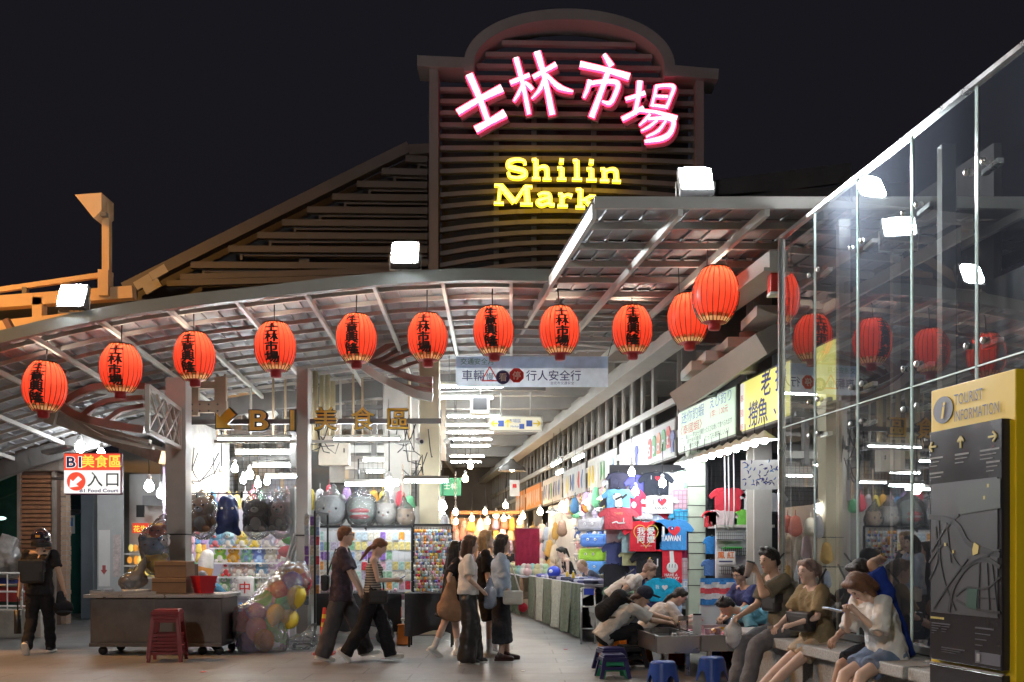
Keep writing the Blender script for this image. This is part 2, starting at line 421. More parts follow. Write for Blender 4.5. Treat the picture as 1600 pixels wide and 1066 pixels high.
# curved brown lattice fans under the canopy
def fan(name, label, arcs, Y, cat='bracket'):
    t = thing(name, label, cat)
    for i, (pts, w, m, dy) in enumerate(arcs):
        P = [at(px, py, Y + dy) for px, py in pts]; mb = MB()
        mb.stroke([(p.x, p.z) for p in P], w, Y + dy - .06, Y + dy + .06, k=6)
        mb.build('curved_bar', m, t)
    return t
fan('lattice_bracket', 'brown fan of curved steel bars hanging behind the middle lanterns', [
    ([(498, 462), (520, 515), (570, 575), (640, 612), (676, 622)], .13, STEEL_P, .02), ([(556, 565), (600, 592), (640, 605), (676, 610)], .07, BROWN, .3), ([(580, 560), (620, 582), (676, 600)], .09, BROWN, .5),
    ([(560, 498), (600, 510), (635, 530)], .10, BROWN, .0), ([(640, 527), (610, 540), (575, 562)], .10, BROWN, .1), ([(676, 531), (640, 540), (590, 566)], .07, BROWN, .34),
    ([(680, 545), (640, 554), (600, 570)], .07, BROWN, .5), ([(680, 562), (650, 567), (610, 582)], .06, BROWN, .7), ([(510, 470), (530, 505), (560, 540), (578, 562), (640, 590), (676, 594)], .10, BROWN, .15)], 17.0)
fan('lattice_bracket', 'reddish brown arched steel lattice beside the leftmost lanterns', [
    ([(20, 545), (45, 570), (95, 632), (140, 656), (226, 672)], .12, BROWN, 0.), ([(90, 636), (130, 612), (165, 603), (228, 604)], .10, BROWN, .12), ([(130, 650), (165, 628), (225, 622)], .08, BROWN, .25), ([(165, 660), (190, 642), (226, 634)], .07, BROWN, .4),
    ([(95, 640), (150, 668), (235, 690)], .05, STEEL, .3), ([(110, 650), (160, 682), (240, 700)], .05, STEEL, .5), ([(10, 500), (28, 530), (60, 560), (105, 585)], .09, BROWN, .2)], 15.6)

# lattice box bracket on the steel post
lb = thing('lattice_box', 'white steel box bracket with diamond lattice side on the post above the cart', 'bracket', at(256, 660, 15.3))
Pa = [at(231, 603, 14.6), at(231, 674, 14.6), at(281, 700, 15.6), at(281, 641, 15.6)]
o0 = at(256, 660, 15.3)
for a, b in ((0, 1), (1, 2), (2, 3), (3, 0)): MB().bar(Pa[a] - o0, Pa[b] - o0, .06, .06).build('frame_bar', STEEL_P, lb)
for k in range(4):
    s0, s1 = k / 4, min(1, k / 4 + .5)
    a = Pa[1].lerp(Pa[2], s0) - o0; b = Pa[0].lerp(Pa[3], s1) - o0
    MB().bar(a, b, .03, .03).build('lattice_bar', STEEL_P, lb)
    a = Pa[0].lerp(Pa[3], s0) - o0; b = Pa[1].lerp(Pa[2], s1) - o0
    MB().bar(a, b, .03, .03).build('lattice_bar', STEEL_P, lb)

# ------------------------------------------------------------------ louvred gable roof and sign tower
YG = 20.6
gb = thing('louvred_gable', 'stepped louvre gable rising to the left of the illuminated sign tower', 'roof', (0, YG, 0))
def lp(px, py, dy=0.): v = at(px, py, YG + dy); return (v.x, dy, v.z)
ORL = M('louvre_paint', (.14, .13, .125), .55, 0, .12, 1)
MB().bar(lp(196, 452), lp(640, 232), .22, .24, up=(0, 1, 0)).build('barge_board', ORL, gb)
MB().bar(lp(640, 237), lp(672, 235), .2, .24, up=(0, 1, 0)).build('ridge_bar', ORL, gb)
steps = [(634, 249), (597, 269), (558, 289), (520, 309), (481, 329), (442, 349), (403, 369), (358, 390), (299, 415)]
for x, y in steps:
    MB().bar(lp(x, y), lp(668, y + 2), .13, .13, up=(0, 1, 0)).build('louvre_slat', ORL, gb)
    MB().bar(lp(x + 22, y + 9, .12), lp(668, y + 10, .12), .07, .12, up=(0, 1, 0)).build('louvre_slat', ORL, gb)
    MB().bar(lp(x + 20, y + 4, .1), lp(x + 20, y + 17, .1), .05, .1).build('slat_bracket', STEEL_D, gb)
for x0, y in ((262, 436), (283, 426)):
    MB().bar(lp(x0, y + 8), lp(668, y - 4), .12, .13, up=(0, 1, 0)).build('louvre_slat', ORL, gb)
for x, t in ((476, 372), (664, 250)): MB().bar(lp(x, t, .25), lp(x, 470, .25), .22, .1).build('mullion', STEEL_D, gb)
MB().add([lp(215, 452, .5), lp(672, 232, .5), lp(672, 480, .5), lp(215, 480, .5)], [(3, 2, 1, 0)]).build('back_sheet', M('gable_sheet', (.09, .085, .085), .6, 0, .1, .6), gb)
for x, y in ((226, 440), (240, 447), (250, 425)):
    MB().bar(lp(x - 14, y + 8, -.1), lp(x + 10, y - 6, -.1), .18, .05).build('gusset_plate', STEEL, gb)

YT = 19.2
tw = thing('sign_tower', 'tall arched steel sign frame with horizontal slats behind the glowing characters', 'sign tower', (0, YT, 0))
def tp(px, py, dy=0.): v = at(px, py, YT); return (v.x, dy, v.z)
TWR = M('tower_paint', (.24, .21, .205), .5, 0, .12, 1)
for x0, x1, top in ((671, 685, 108), (1087, 1099, 122)):
    a, b = tp(x0, top), tp(x1, 470); MB().box(((a[0] + b[0]) / 2, .2, (a[2] + b[2]) / 2), (b[0] - a[0], .5, a[2] - b[2])).build('post', TWR, tw)
def edge(pts, name, w=.2, d=.62):
    mb = MB()
    for a, b in zip(pts[:-1], pts[1:]): mb.bar(tp(*a, .15), tp(*b, .15), w, d, up=(0, 1, 0))
    return mb.build(name, TWR, tw)
edge([(653, 101), (742, 105)], 'cornice_beam'); edge([(1036, 115), (1120, 122)], 'cornice_beam')
arc = []
for k in range(25):
    t = PI * k / 24; arc.append((889 - 156 * math.cos(t), 110 - 84 * math.sin(t) ** .9 + k * .25))
MB().stroke([(tp(*q)[0], tp(*q)[2]) for q in [(733, 118)] + arc[1:-1] + [(1045, 126)]], .2, -.168, .452, k=2).build('arch', TWR, tw)
for i in range(22):
    y = 52 + i * 18.5
    xl, xr = 686, 1086
    if y < 108:
        q = max(0, 1 - ((110 - y) / 84) ** 2) ** .55; xl, xr = 889 - 150 * q, 889 + 150 * q
    if y > 440: break
    bow = (0 if y < 200 else (y - 200) * .11); mb = MB(); n = 10; mid = []
    for k in range(n + 1):
        u = k / n; mid.append((xl + (xr - xl) * u, y + 8 + 4 * u - bow * 4 * u * (1 - u)))
    for a, b in zip(mid[:-1], mid[1:]): mb.bar(tp(*a, .2), tp(b[0] + 1, b[1], .2), .085, .12, up=(0, 1, 0))
    mb.build('slat', TWR, tw)
for x in (775, 835, 930, 1010): MB().bar(tp(x, 120, .34), tp(x, 460, .34), .1, .08).build('upright', STEEL_D, tw)
MB().add([tp(686, 110, .75), tp(1086, 122, .75), tp(1086, 470, .75), tp(686, 470, .75)], [(3, 2, 1, 0)]).build('back_sheet', M('tower_void_dark', (.03, .028, .03), .7, 0, .1, 1), tw)  # added dark sheet standing in for the unlit void behind the slats
# roof slopes faintly seen right of the tower
rt = thing('roof_slope', 'dim roof slope trailing away to the right of the sign tower', 'roof', (0, 21, 0))
for (xa, ya, xb, yb) in ((1100, 300, 1330, 270), (1100, 322, 1420, 300), (1130, 345, 1500, 330)):
    a, b = at(xa, ya, 21), at(xb, yb, 21); MB().bar((a.x, 0, a.z), (b.x, 0, b.z), .4, .1, up=(0, 1, 0)).build('eaves_board', STEEL_D, rt)

# ------------------------------------------------------------------ steelwork lit by the street lamp (upper left)
YO = 16.6
og = thing('footbridge_girder', 'pale steel girder with openings and handrail glowing orange at upper left', 'girder', (0, YO, 0))
def op(px, py, dy=0.): v = at(px, py, YO + dy); return (v.x, dy, v.z)
OS = M('girder_orange_tint', (.66, .46, .26), .5, 0, .1, 1)  # pale steel coloured orange: the sodium lamp's tint is put into the paint
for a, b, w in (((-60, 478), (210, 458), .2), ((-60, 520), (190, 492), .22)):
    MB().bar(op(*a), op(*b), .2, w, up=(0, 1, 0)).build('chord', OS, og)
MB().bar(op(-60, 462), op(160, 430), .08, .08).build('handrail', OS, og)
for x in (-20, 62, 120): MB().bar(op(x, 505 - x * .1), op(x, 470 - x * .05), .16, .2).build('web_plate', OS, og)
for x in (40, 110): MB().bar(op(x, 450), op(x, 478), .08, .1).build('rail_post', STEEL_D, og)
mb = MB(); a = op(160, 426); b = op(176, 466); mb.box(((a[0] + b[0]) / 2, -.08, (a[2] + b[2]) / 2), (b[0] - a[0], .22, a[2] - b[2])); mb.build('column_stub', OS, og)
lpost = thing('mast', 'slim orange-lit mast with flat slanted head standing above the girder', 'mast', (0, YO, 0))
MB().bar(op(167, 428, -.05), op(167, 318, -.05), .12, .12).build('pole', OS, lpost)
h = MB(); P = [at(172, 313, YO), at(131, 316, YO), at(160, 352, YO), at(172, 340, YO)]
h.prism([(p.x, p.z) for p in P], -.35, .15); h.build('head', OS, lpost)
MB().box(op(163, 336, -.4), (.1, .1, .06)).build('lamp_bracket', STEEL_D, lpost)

# ------------------------------------------------------------------ market hall behind: roof, cross beams, columns, diagonal beam
hall_roof = MB(); hall_roof.add([(-13, 19.6, 6.4), (12, 19.6, 6.4), (12, 60, 6.4), (-13, 60, 6.4)], [(0, 1, 2, 3)])
struct(hall_roof, 'ceiling', M('hall_ceiling', (.2, .2, .2), .7, 0, .1, .5))
wl = MB(); wl.box((-1, 47, 3.2), (30, .2, 6.4)); struct(wl, 'back_wall', M('hall_back', (.25, .22, .2), .8, 0, .2, .5))
HB = thing('roof_frame', 'grey steel roof beams crossing the market hall above the aisle', 'roof frame')
for i, Y in enumerate([20.2, 22.4, 24.6, 26.8, 29.5, 32.5, 36, 40, 45]):
    MB().box((-1, Y, 5.55), (24, .22, .42)).build('cross_beam', STEEL, HB)
    MB().box((-1, Y - .02, 5.76), (24, .34, .03)).build('flange', STEEL, HB)
for o in (1.0, 2.4, 3.6, 6.2):
    MB().bar((rx(o, 19.5), 19.5, 5.95), (rx(o, 58), 58, 5.95), .14, .26, up=(0, 0, 1)).build('purlin', STEEL, HB)
for x in (-2.6, -4.4, -6.2, -8):
    MB().bar((x, 19.6, 5.2), (x, 45, 5.2), .14, .26, up=(0, 0, 1)).build('purlin', STEEL, HB)
AB = thing('aisle_beam', 'long pale steel beam running diagonally back above the right stalls', 'beam')
MB().bar((rx(4.6, 11.6), 11.6, 4.88), (rx(4.6, 56), 56, 4.88), .22, .2, up=(0, 0, 1)).build('web', STEEL_P, AB)
MB().bar((rx(4.6, 11.6), 11.6, 4.76), (rx(4.6, 56), 56, 4.76), .36, .04, up=(0, 0, 1)).build('lower_flange', STEEL_P, AB)
for i, Y in enumerate([14.2, 17.6, 21, 24.4, 27.8, 31.2, 34.6, 38, 41.4, 45]):
    c = thing('column', ['tall grey steel column rising behind the green prawn sign', 'grey steel column behind the sport shirt sign', 'third grey column of the right row, behind the hanging lamps', 'fourth grey column along the diagonal beam', 'fifth grey column along the diagonal beam', 'sixth grey column along the diagonal beam', 'seventh grey column along the diagonal beam', 'eighth grey column along the diagonal beam', 'ninth grey column along the diagonal beam', 'farthest grey column along the diagonal beam'][i], 'column', (rx(5.35, Y), Y, 0), RZ, 'columns of the right row')
    MB().box((0, 0, 2.95), (.26, .05, 5.9)).build('web', STEEL, c); MB().box((-.14, 0, 2.95), (.03, .26, 5.9)).build('flange', STEEL, c); MB().box((.14, 0, 2.95), (.03, .26, 5.9)).build('flange', STEEL, c)
# vertical fins closing the upper right side of the hall
fins = thing('fin_wall', 'upper wall of vertical grey fins behind the diagonal beam', 'wall')
for i, Y in enumerate(np.arange(19, 50, .8)): MB().box((rx(5.15, Y), Y, 4.6), (.05, .3, 3.2)).build('fin', STEEL, fins)
for z in (3.5, 4.1, 5.4): MB().bar((rx(5.05, 15), 15, z), (rx(5.05, 50), 50, z), .08, .12, up=(0, 0, 1)).build('rail', STEEL_P, fins)
sw = MB(); sw.bar((rx(7.4, 12), 12, 3.2), (rx(7.4, 58), 58, 3.2), .1, 6.4, up=(0, 0, 1)); struct(sw, 'wall_right', M('hall_side', (.10, .10, .105), .8, 0, .15, .5))
# grey stair soffit under the flat canopy
st = thing('stair', 'grey concrete stair with projecting treads beneath the flat canopy', 'stair', (0, 0, 0))
a, b = at(1085, 612, 14.6), at(1222, 520, 13.0)
MB().bar(a, b, .3, .9, up=(0, 1, 0)).build('stringer', STEEL, st)
for px, py, Y in ((1104, 580, 14.4), (1126, 565, 14.1), (1160, 545, 13.7), (1205, 498, 13.2)):
    p = at(px, py, Y); MB().box(p, (.6, .9, .13)).build('tread', STEEL_P, st)
p = at(1170, 520, 13.6); T([p, p + Vector((0, 0, -.55))], .13, 14).build('newel_pipe', STEEL, st)
p = at(1170, 552, 13.6); MB().box(p, (.36, .36, .06)).build('newel_base', STEEL, st)
bx_ = at(1160, 470, 14.5); MB().box(bx_ + Vector((.2, .6, 0)), (1.6, .1, 1.0)).build('dark_landing', STEEL_D, st)

# posts on the left side
def post(px0, px1, ytop, Y, label, mat=STEEL, d=.3, ybot=None):
    x0, x1 = gx(px0, Y), gx(px1, Y); zt = gz(ytop, Y); w = x1 - x0
    t = thing('post', label, 'post', ((x0 + x1) / 2, Y + d / 2, 0))
    MB().box((0, 0, zt / 2), (w, d, zt)).build('shaft', mat, t, .008); MB().box((0, 0, .01), (w + .16, d + .16, .02)).build('base_plate', STEEL_D, t)
    for z in (1.2, 1.75): MB().box((0, 0, z), (w + .02, d + .02, .02)).build('strap', BLACK, t)
    return t
post(258, 290, 590, 15.6, 'thick grey steel post right behind the steel cart', STEEL)
post(463, 481, 575, 16.4, 'slim grey post between plush stall and phone case stall', STEEL)
post(655, 686, 560, 17.6, 'cream painted post beside the keychain rack', M('cream_paint', (.66, .58, .40), .55, 0, .1, 1.5))
post(600, 640, 600, 18.6, 'grey boxed duct post behind the yellow restaurant lettering', STEEL)
# overhead crossing rails and drop rods in the left hall
for k, (px, Y) in enumerate([(340, 18), (352, 18), (392, 18.5), (427, 18), (446, 18.8), (532, 19.2), (552, 18.4), (566, 19), (600, 19), (640, 18.6)]):
    single(T([at(px, 585, Y), at(px, 690, Y)], .022, 8), 'hanger_rod', M('tan_rod', (.55, .42, .28), .5) if k % 3 < 2 else STEEL_P,
           '%s thin hanger rod from left dropping above the restaurant lettering' % ['first', 'second', 'third', 'fourth', 'fifth', 'sixth', 'seventh', 'eighth', 'ninth', 'tenth'][k], 'rod', group='hanger rods above the lettering')
for k, px in enumerate((484, 493, 503, 512, 520)):
    single(T([at(px, 580, 18.2 + .2 * k), at(px, 705, 18.2 + .2 * k)], .05, 8), 'riser_pipe', M('yellow_pipe', (.36, .30, .18), .45), '%s yellowish vertical pipe of the bundle behind the post' % ['first', 'second', 'third', 'fourth', 'fifth'][k], 'pipe', group='bundle of yellowish riser pipes')
for k, (xa, ya, xb, yb, Y, w) in enumerate([(285, 660, 690, 658, 16.6, .08), (335, 690, 640, 690, 17.2, .05), (290, 605, 460, 605, 19, .12), (520, 600, 690, 600, 19.5, .12), (300, 640, 640, 636, 20, .1), (520, 622, 690, 622, 20.4, .08), (286, 720, 465, 715, 20.3, .08)]):
    single(MB().bar(at(xa, ya, Y), at(xb, yb, Y), w, w, up=(0, 1, 0)), 'crossbar', STEEL if k % 2 else STEEL_D, ['dark bar that carries the yellow restaurant lettering', 'thin bar under the yellow lettering', 'thick crossbar at upper left of the lettering', 'crossbar at upper right of the lettering', 'long rear crossbar behind the lettering', 'narrow rear crossbar near the curved fan', 'lower rear crossbar above the plush stall'][k], 'bar')
bw = thing('gusset_frame', 'tan steel frame with bolted plates above the plush stall', 'frame', at(310, 620, 17.4))
o0 = at(310, 620, 17.4)
V3 = Vector
TAN = M('tan_steel', (.45, .36, .27), .5, 0, .12, 2)
for (xa, ya, xb, yb, w) in ((302, 590, 302, 650, .2), (345, 590, 345, 650, .2), (292, 636, 355, 636, .2), (292, 602, 350, 602, .12)):
    dyp = V3((0, .004 * len(bw.children), 0)); MB().bar(at(xa, ya, 17.4) - o0 + dyp, at(xb, yb, 17.4) - o0 + dyp, w, .1, up=(0, 1, 0)).build('plate', TAN, bw)
for px in (300, 312, 326, 340):
    for py in (632, 642): MB().ell(at(px, py, 17.34) - o0, (.018, .012, .018), None, 8, 5).build('bolt', STEEL_D, bw)
single(MB().bar(at(362, 595, 19.6), at(420, 660, 19.6), .5, .1, up=(0, 1, 0)), 'brace', WHITE, 'wide white diagonal brace behind the left lettering', 'brace')
# ================================================================== lamps
def rrect(w, h, r, x=0, z=0, n=3):
    o = []
    for cx_, cz_, a0 in ((w / 2 - r, h / 2 - r, 0), (-w / 2 + r, h / 2 - r, 90), (-w / 2 + r, -h / 2 + r, 180), (w / 2 - r, -h / 2 + r, 270)):
        for k in range(n + 1): a = R(a0 + 90 * k / n); o.append((x + cx_ + r * math.cos(a), z + cz_ + r * math.sin(a)))
    return o
FLOOD = EM('floodlight_face', (.90, .96, 1.), 1000)
TUBE = EM('fluorescent', (.90, .97, 1.), 70)
BULB = EM('white_bulb', (.93, .97, 1.), 46)
BULBW = EM('warm_bulb', (1., .72, .40), 45)
def floodlight(loc, rz, pitch, label, w=.34, h=.33):
    t = thing('floodlight', label, 'floodlight', loc, rz, 'floodlights on the canopies')
    m = Matrix.Rotation(pitch, 3, 'X')
    def pt(v): return m @ Vector(v) + Vector((0, 0, .26))
    MB().box(pt((0, .06, 0)), (w + .06, .1, h + .06), m).build('housing', STEEL_D, t, .012)
    ln = MB().prism(rrect(w, h, .07, n=4)[::-1], -.01, .01); ln.v = [tuple(pt(v)) for v in ln.v]; ln.build('lens', FLOOD, t)
    for k in range(5): MB().box(pt((-w / 2 + w * k / 4, .13, 0)), (.015, .06, h), m).build('cooling_fin', STEEL_D, t)
    T([pt((-w / 2 - .05, .06, 0)), (-w / 2 - .05, .08, .03), (w / 2 + .05, .08, .03), pt((w / 2 + .05, .06, 0))], .014, 6).build('yoke', STEEL_P, t)
    MB().box((0, .08, .012), (.1, .1, .024)).build('foot', STEEL_P, t)
    return t
def on_edge(px): x = gx(px, YF); return (x, YF - .02, canz(x) + .12)
floodlight(on_edge(113), 0, R(-24), 'blazing white floodlight at the left end of the curved canopy edge')
floodlight(on_edge(633), 0, R(-24), 'blazing white floodlight on the canopy edge under the gable')
p = at(1088, 303, 11.3); floodlight((p.x, p.y, ZC + .16), 0, R(-30), 'large white floodlight on the flat canopy right of the sign tower', .33, .32)
p = at(1357, 318, 9.7); floodlight((p.x + .5, 10.2, 4.55), R(-10), R(-30), 'white floodlight behind the top of the glass wall', .28, .22)
fw = thing('lamp_mast', 'steel arm holding the floodlight behind the glass wall', 'bracket', (p.x + .5, 10.2, 0))
MB().bar((0, .12, 0), (0, .12, 4.55), .08, .08).build('pole', STEEL_D, fw)

tubes = []
def tube_light(loc, label, L=1.2, rz=0., group='fluorescent tubes'):
    if not tubes:
        t = thing('tube_light', label, 'tube light', loc, rz, group)
        T([(-.6, 0, 0), (.6, 0, 0)], .02, 8).build('tube', TUBE, t)
        MB().box((0, 0, .055), (1.24, .07, .05)).build('batten', STEEL_P, t)
        for s in (-1, 1): MB().box((s * .61, 0, .01), (.02, .05, .07)).build('end_cap', WHITE, t)
        for s in (-.4, .4): T([(s, 0, .08), (s, 0, .7)], .006, 5).build('hanger', STEEL_D, t)
        tubes.append(t)
    else: t = dup(tubes[0], loc, rz, label, group)
    t.scale = (L / 1.2, 1, 1); return t
for i, (px, py, Y) in enumerate([(735, 604, 18.0), (724, 622, 19.6), (740, 651, 22.0), (735, 665, 23.8), (735, 676, 25.4), (735, 687, 27.4), (735, 697, 29.6), (730, 713, 34), (728, 722, 38)]):
    tube_light(at(px, py, Y), ['first and lowest-hanging', 'second', 'third', 'fourth', 'fifth', 'sixth', 'seventh', 'eighth', 'farthest'][i] + ' fluorescent tube in the stack receding above the aisle', 1.15, 0, 'tubes above the aisle')
for i, (x0, x1, py, Y, l) in enumerate([(341, 453, 687, 17.3, 'long tube hung just under the yellow arrow'), (369, 454, 708, 18.8, 'second tube down above the plush stall'), (396, 454, 728, 20.2, 'third tube down above the plush stall'), (415, 466, 745, 21.5, 'fourth tube down above the plush stall'), (430, 455, 757, 23, 'rearmost short tube above the plush stall'),
        (522, 624, 687, 17.3, 'long tube under the yellow food characters'), (568, 622, 719, 19.6, 'second tube down above the phone case stall'), (573, 620, 737, 21, 'third tube down above the phone case stall'), (540, 622, 757, 16.05, 'tube with dark reflector above the bagged plush'), (632, 700, 752, 15.3, 'tube hung in front of the cream post above the keychain rack')]):  # the last tube is added only to brighten the keychain rack
    tube_light(at((x0 + x1) / 2, py, Y), l, (x1 - x0) / F * Y, 0, 'tubes above the left stalls')
for i, (px, py, Y, L) in enumerate([(870, 724, 21.5, 1.2), (905, 716, 20, 1.2), (876, 738, 19.6, .8)]):
    tube_light(at(px, py, Y), ['tube along the rear shirt banners', 'brightest tube over the plush counter', 'short slanted tube over the plush counter'][i], L, RZ, 'tubes above the right stalls')

bulbs = {}
ORD = ['first', 'second', 'third', 'fourth', 'fifth', 'sixth', 'seventh', 'eighth', 'ninth', 'tenth', 'eleventh', 'twelfth']
def bulb(loc, label, warm=False, cord=.5, r=.055, group='bare bulbs over the stalls', shade=False):
    key = (warm, shade)
    if key not in bulbs:
        t = thing('bulb', label, 'bulb', loc, 0, group)
        MB().lathe([(.001, -.065), (.03, -.058), (.052, -.03), (.055, 0), (.045, .035), (.026, .06), (.022, .075)], 12).build('glass', BULBW if warm else BULB, t)
        MB().lathe([(.026, .07), (.028, .12), (.012, .14), (.004, .145)], 10).build('socket', WHITE, t)
        T([(0, 0, .14), (0, 0, .14 + cord)], .006, 5).build('cord', BLACK, t)
        if shade: MB().lathe([(.19, .0), (.17, .03), (.06, .1), (.03, .13)], 18).build('shade', M('shade_enamel', (.8, .8, .78), .35), t)
        bulbs[key] = t
    else: t = dup(bulbs[key], loc, None, label, group)
    t.scale = (r / .055,) * 3; return t
for i, (px, py, Y, w, r) in enumerate([(233, 760, 17, 0, .08), (252, 771, 17.6, 0, .08), (367, 732, 18.5, 0, .065), (390, 742, 18, 0, .07), (380, 750, 19, 0, .06), (403, 756, 18.4, 0, .06), (417, 752, 19.5, 0, .06), (346, 750, 17.4, 1, .09), (608, 757, 15.9, 0, .08)]):
    bulb(at(px, py, Y), ['left of two bulbs near the food court sign', 'right of two bulbs near the food court sign', 'highest white bulb over the plush stall', 'largest white bulb over the plush stall', 'bulb half hidden behind the largest plush stall bulb', 'lower middle bulb over the plush stall', 'rightmost white bulb over the plush stall', 'warm glowing floodlamp at the left of the plush stall', 'white bulb above the bagged cushion plush'][i], w, .45, r)
for i, (px, py, Y, w, r) in enumerate([(727, 748, 19.5, 1, .06), (735, 728, 20, 1, .055), (692, 791, 17.8, 0, .07), (735, 722, 23, 1, .05), (758, 800, 26, 1, .06), (712, 800, 30, 0, .08), (693, 806, 27, 0, .07), (987, 738, 15.3, 0, .052), (993, 768, 15.2, 0, .052), (1035, 755, 15.0, 0, .055), (790, 790, 30, 1, .08), (775, 805, 34, 1, .09)]):
    bulb(at(px, py, Y), ['lower warm bulb hanging at the aisle mouth', 'upper warm bulb hanging at the aisle mouth', 'white bulb on a stick beside the keychain rack', 'small warm bulb behind the aisle mouth pair', 'warm bulb far down the aisle at left', 'white bulb far down the aisle at left', 'white bulb low on the far left of the aisle', 'upper bulb in front of the T-shirts', 'lower left bulb in front of the T-shirts', 'bulb right of the flag T-shirt', 'warm bulb deep in the aisle', 'deepest warm bulb in the aisle'][i], w, .4, r)
for i in range(11):
    Y = 12.35 + i * .33; bulb((rx(4.72, Y), Y, 2.86), '%s bulb with white reflector, counted from the glass wall, in the strip under the signs' % ORD[i], False, .2, .046, 'reflector bulbs under the stall signs', True)
for i in range(7):
    Y = 17.0 + i * 1.6; bulb((rx(4.5, Y), Y, 2.55), '%s reflector bulb from the near end over the plush counter on the right' % ORD[i], False, .3, .055, 'reflector bulbs over the plush counter', True)
for i in range(12):
    Y = 24.0 + i * 1.7; bulb((rx(1.2 if i % 2 else 4.3, Y), Y, 2.6), '%s warm bulb over the farther stalls of the aisle' % ORD[i], True, .4, .08, 'warm bulbs deep in the aisle')

# ------------------------------------------------------------------ lanterns
def paper(name, col):
    m = bpy.data.materials.new(name); m.use_nodes = True; nt = m.node_tree; N, L = nt.nodes, nt.links; N.clear()
    out = N.new('ShaderNodeOutputMaterial'); tl = N.new('ShaderNodeBsdfTranslucent'); df = N.new('ShaderNodeBsdfPrincipled'); mx = N.new('ShaderNodeMixShader')
    tl.inputs[0].default_value = (*col, 1); df.inputs['Base Color'].default_value = (*[c * .8 for c in col], 1); df.inputs['Roughness'].default_value = .35; mx.inputs[0].default_value = .3
    tc = N.new('ShaderNodeTexCoord'); n = N.new('ShaderNodeTexNoise'); n.inputs['Scale'].default_value = 7; n.inputs['Detail'].default_value = 4
    L.new(tc.outputs['Object'], n.inputs['Vector'])
    r = N.new('ShaderNodeValToRGB'); r.color_ramp.elements[0].color = (*[c * .8 for c in col], 1); r.color_ramp.elements[1].color = (*col, 1); r.color_ramp.elements[0].position = .35; r.color_ramp.elements[1].position = .65
    L.new(n.outputs['Fac'], r.inputs['Fac']); L.new(r.outputs[0], tl.inputs[0])
    L.new(tl.outputs[0], mx.inputs[1]); L.new(df.outputs[0], mx.inputs[2]); L.new(mx.outputs[0], out.inputs[0]); return m
RED = paper('lantern_red', (.88, .088, .042)); CREAM = paper('lantern_cream', (.75, .62, .30)); LGREEN = paper('lantern_green', (.22, .34, .10))
INK = M('ink', (.012, .01, .01), .6, 0, .1)
LH, LR, LT = .37, .315, .17
def lr(t): return LT + (LR - LT) * (1 - abs(t) ** 2.3)
def lantern_text(s):
    mb = MB()
    for k, ch in enumerate(s):
        for dx in (-.009, -.003, .003, .009): text_mb(ch, .165, (dx, 0, .245 - .152 * k - .06 + (.006 if dx in (-.003, .009) else -.004)), bold=.008, sx=1.35, mb=mb)
    bm = bmesh.new(); vs = [bm.verts.new(v) for v in mb.v]
    for f in mb.f:
        try: bm.faces.new([vs[i] for i in f])
        except ValueError: pass
    bmesh.ops.triangulate(bm, faces=bm.faces)
    for _ in range(3):
        es = [e for e in bm.edges if e.calc_length() > .025]
        if not es: break
        bmesh.ops.subdivide_edges(bm, edges=es, cuts=1)
        bmesh.ops.triangulate(bm, faces=[f for f in bm.faces if len(f.verts) > 3])
    for v in bm.verts:
        x, z = v.co.x, v.co.z; r = lr(max(-1, min(1, z / LH))) + .007; a = x / r
        v.co = (r * math.sin(a), -r * math.cos(a), z)
    me = bpy.data.meshes.new('characters'); bm.to_mesh(me); bm.free(); me.materials.append(INK); return me
LTXT = [lantern_text('生意興隆'), lantern_text('士林市場')]
body_me = MB().lathe([(lr(t), t * LH) for t in np.linspace(-.86, 1, 22)], 48, lobes=24, amp=-.012).mesh('paper_body', RED)
low = MB(); ts = np.linspace(-1, -.86, 5)
low.lathe([(lr(t) * .999, t * LH) for t in ts], 48)
for k in range(24):   # scalloped leaf border over the red
    a0 = 2 * PI * k / 24; vs = []
    for (da, t) in ((-.11, -.86), (.11, -.86), (.06, -.77), (0, -.73), (-.06, -.77)):
        r = (lr(t) + .004); vs.append((r * math.cos(a0 + da), r * math.sin(a0 + da), t * LH))
    low.add(vs, [(0, 1, 2, 3, 4)], k % 2)
low_me = low.mesh('leaf_border', [CREAM, LGREEN])
top = MB()
for k in range(24):
    a0 = 2 * PI * k / 24; vs = []
    for (da, t) in ((-.12, .995), (.12, .995), (.05, .93), (0, .90), (-.05, .93)):
        r = (lr(t) + .004); vs.append((r * math.cos(a0 + da), r * math.sin(a0 + da), t * LH))
    top.add(vs, [(4, 3, 2, 1, 0)], k % 2)
top_me = top.mesh('top_border', [CREAM, LGREEN])
wf = MB()
for k in range(24):
    a = 2 * PI * (k + .5) / 24; wf.tube([((lr(t) + .002) * math.cos(a), (lr(t) + .002) * math.sin(a), t * LH) for t in np.linspace(-1, 1, 13)], .0062, 4, cap=False)
wf_me = wf.mesh('wire_frame', INK)
cap_me = MB().lathe([(.001, -.47), (.075, -.47), (.085, -.44), (.085, -.39), (.10, -.375), (.17, -.365)], 20).mesh('bottom_cap', M('cap_red', (.35, .015, .02), .5))
ring_me = MB().lathe([(.165, .36), (.175, .375), (.165, .385)], 20).mesh('top_ring', INK)
LB = EM('lantern_bulb', (1., .84, .68), 85)
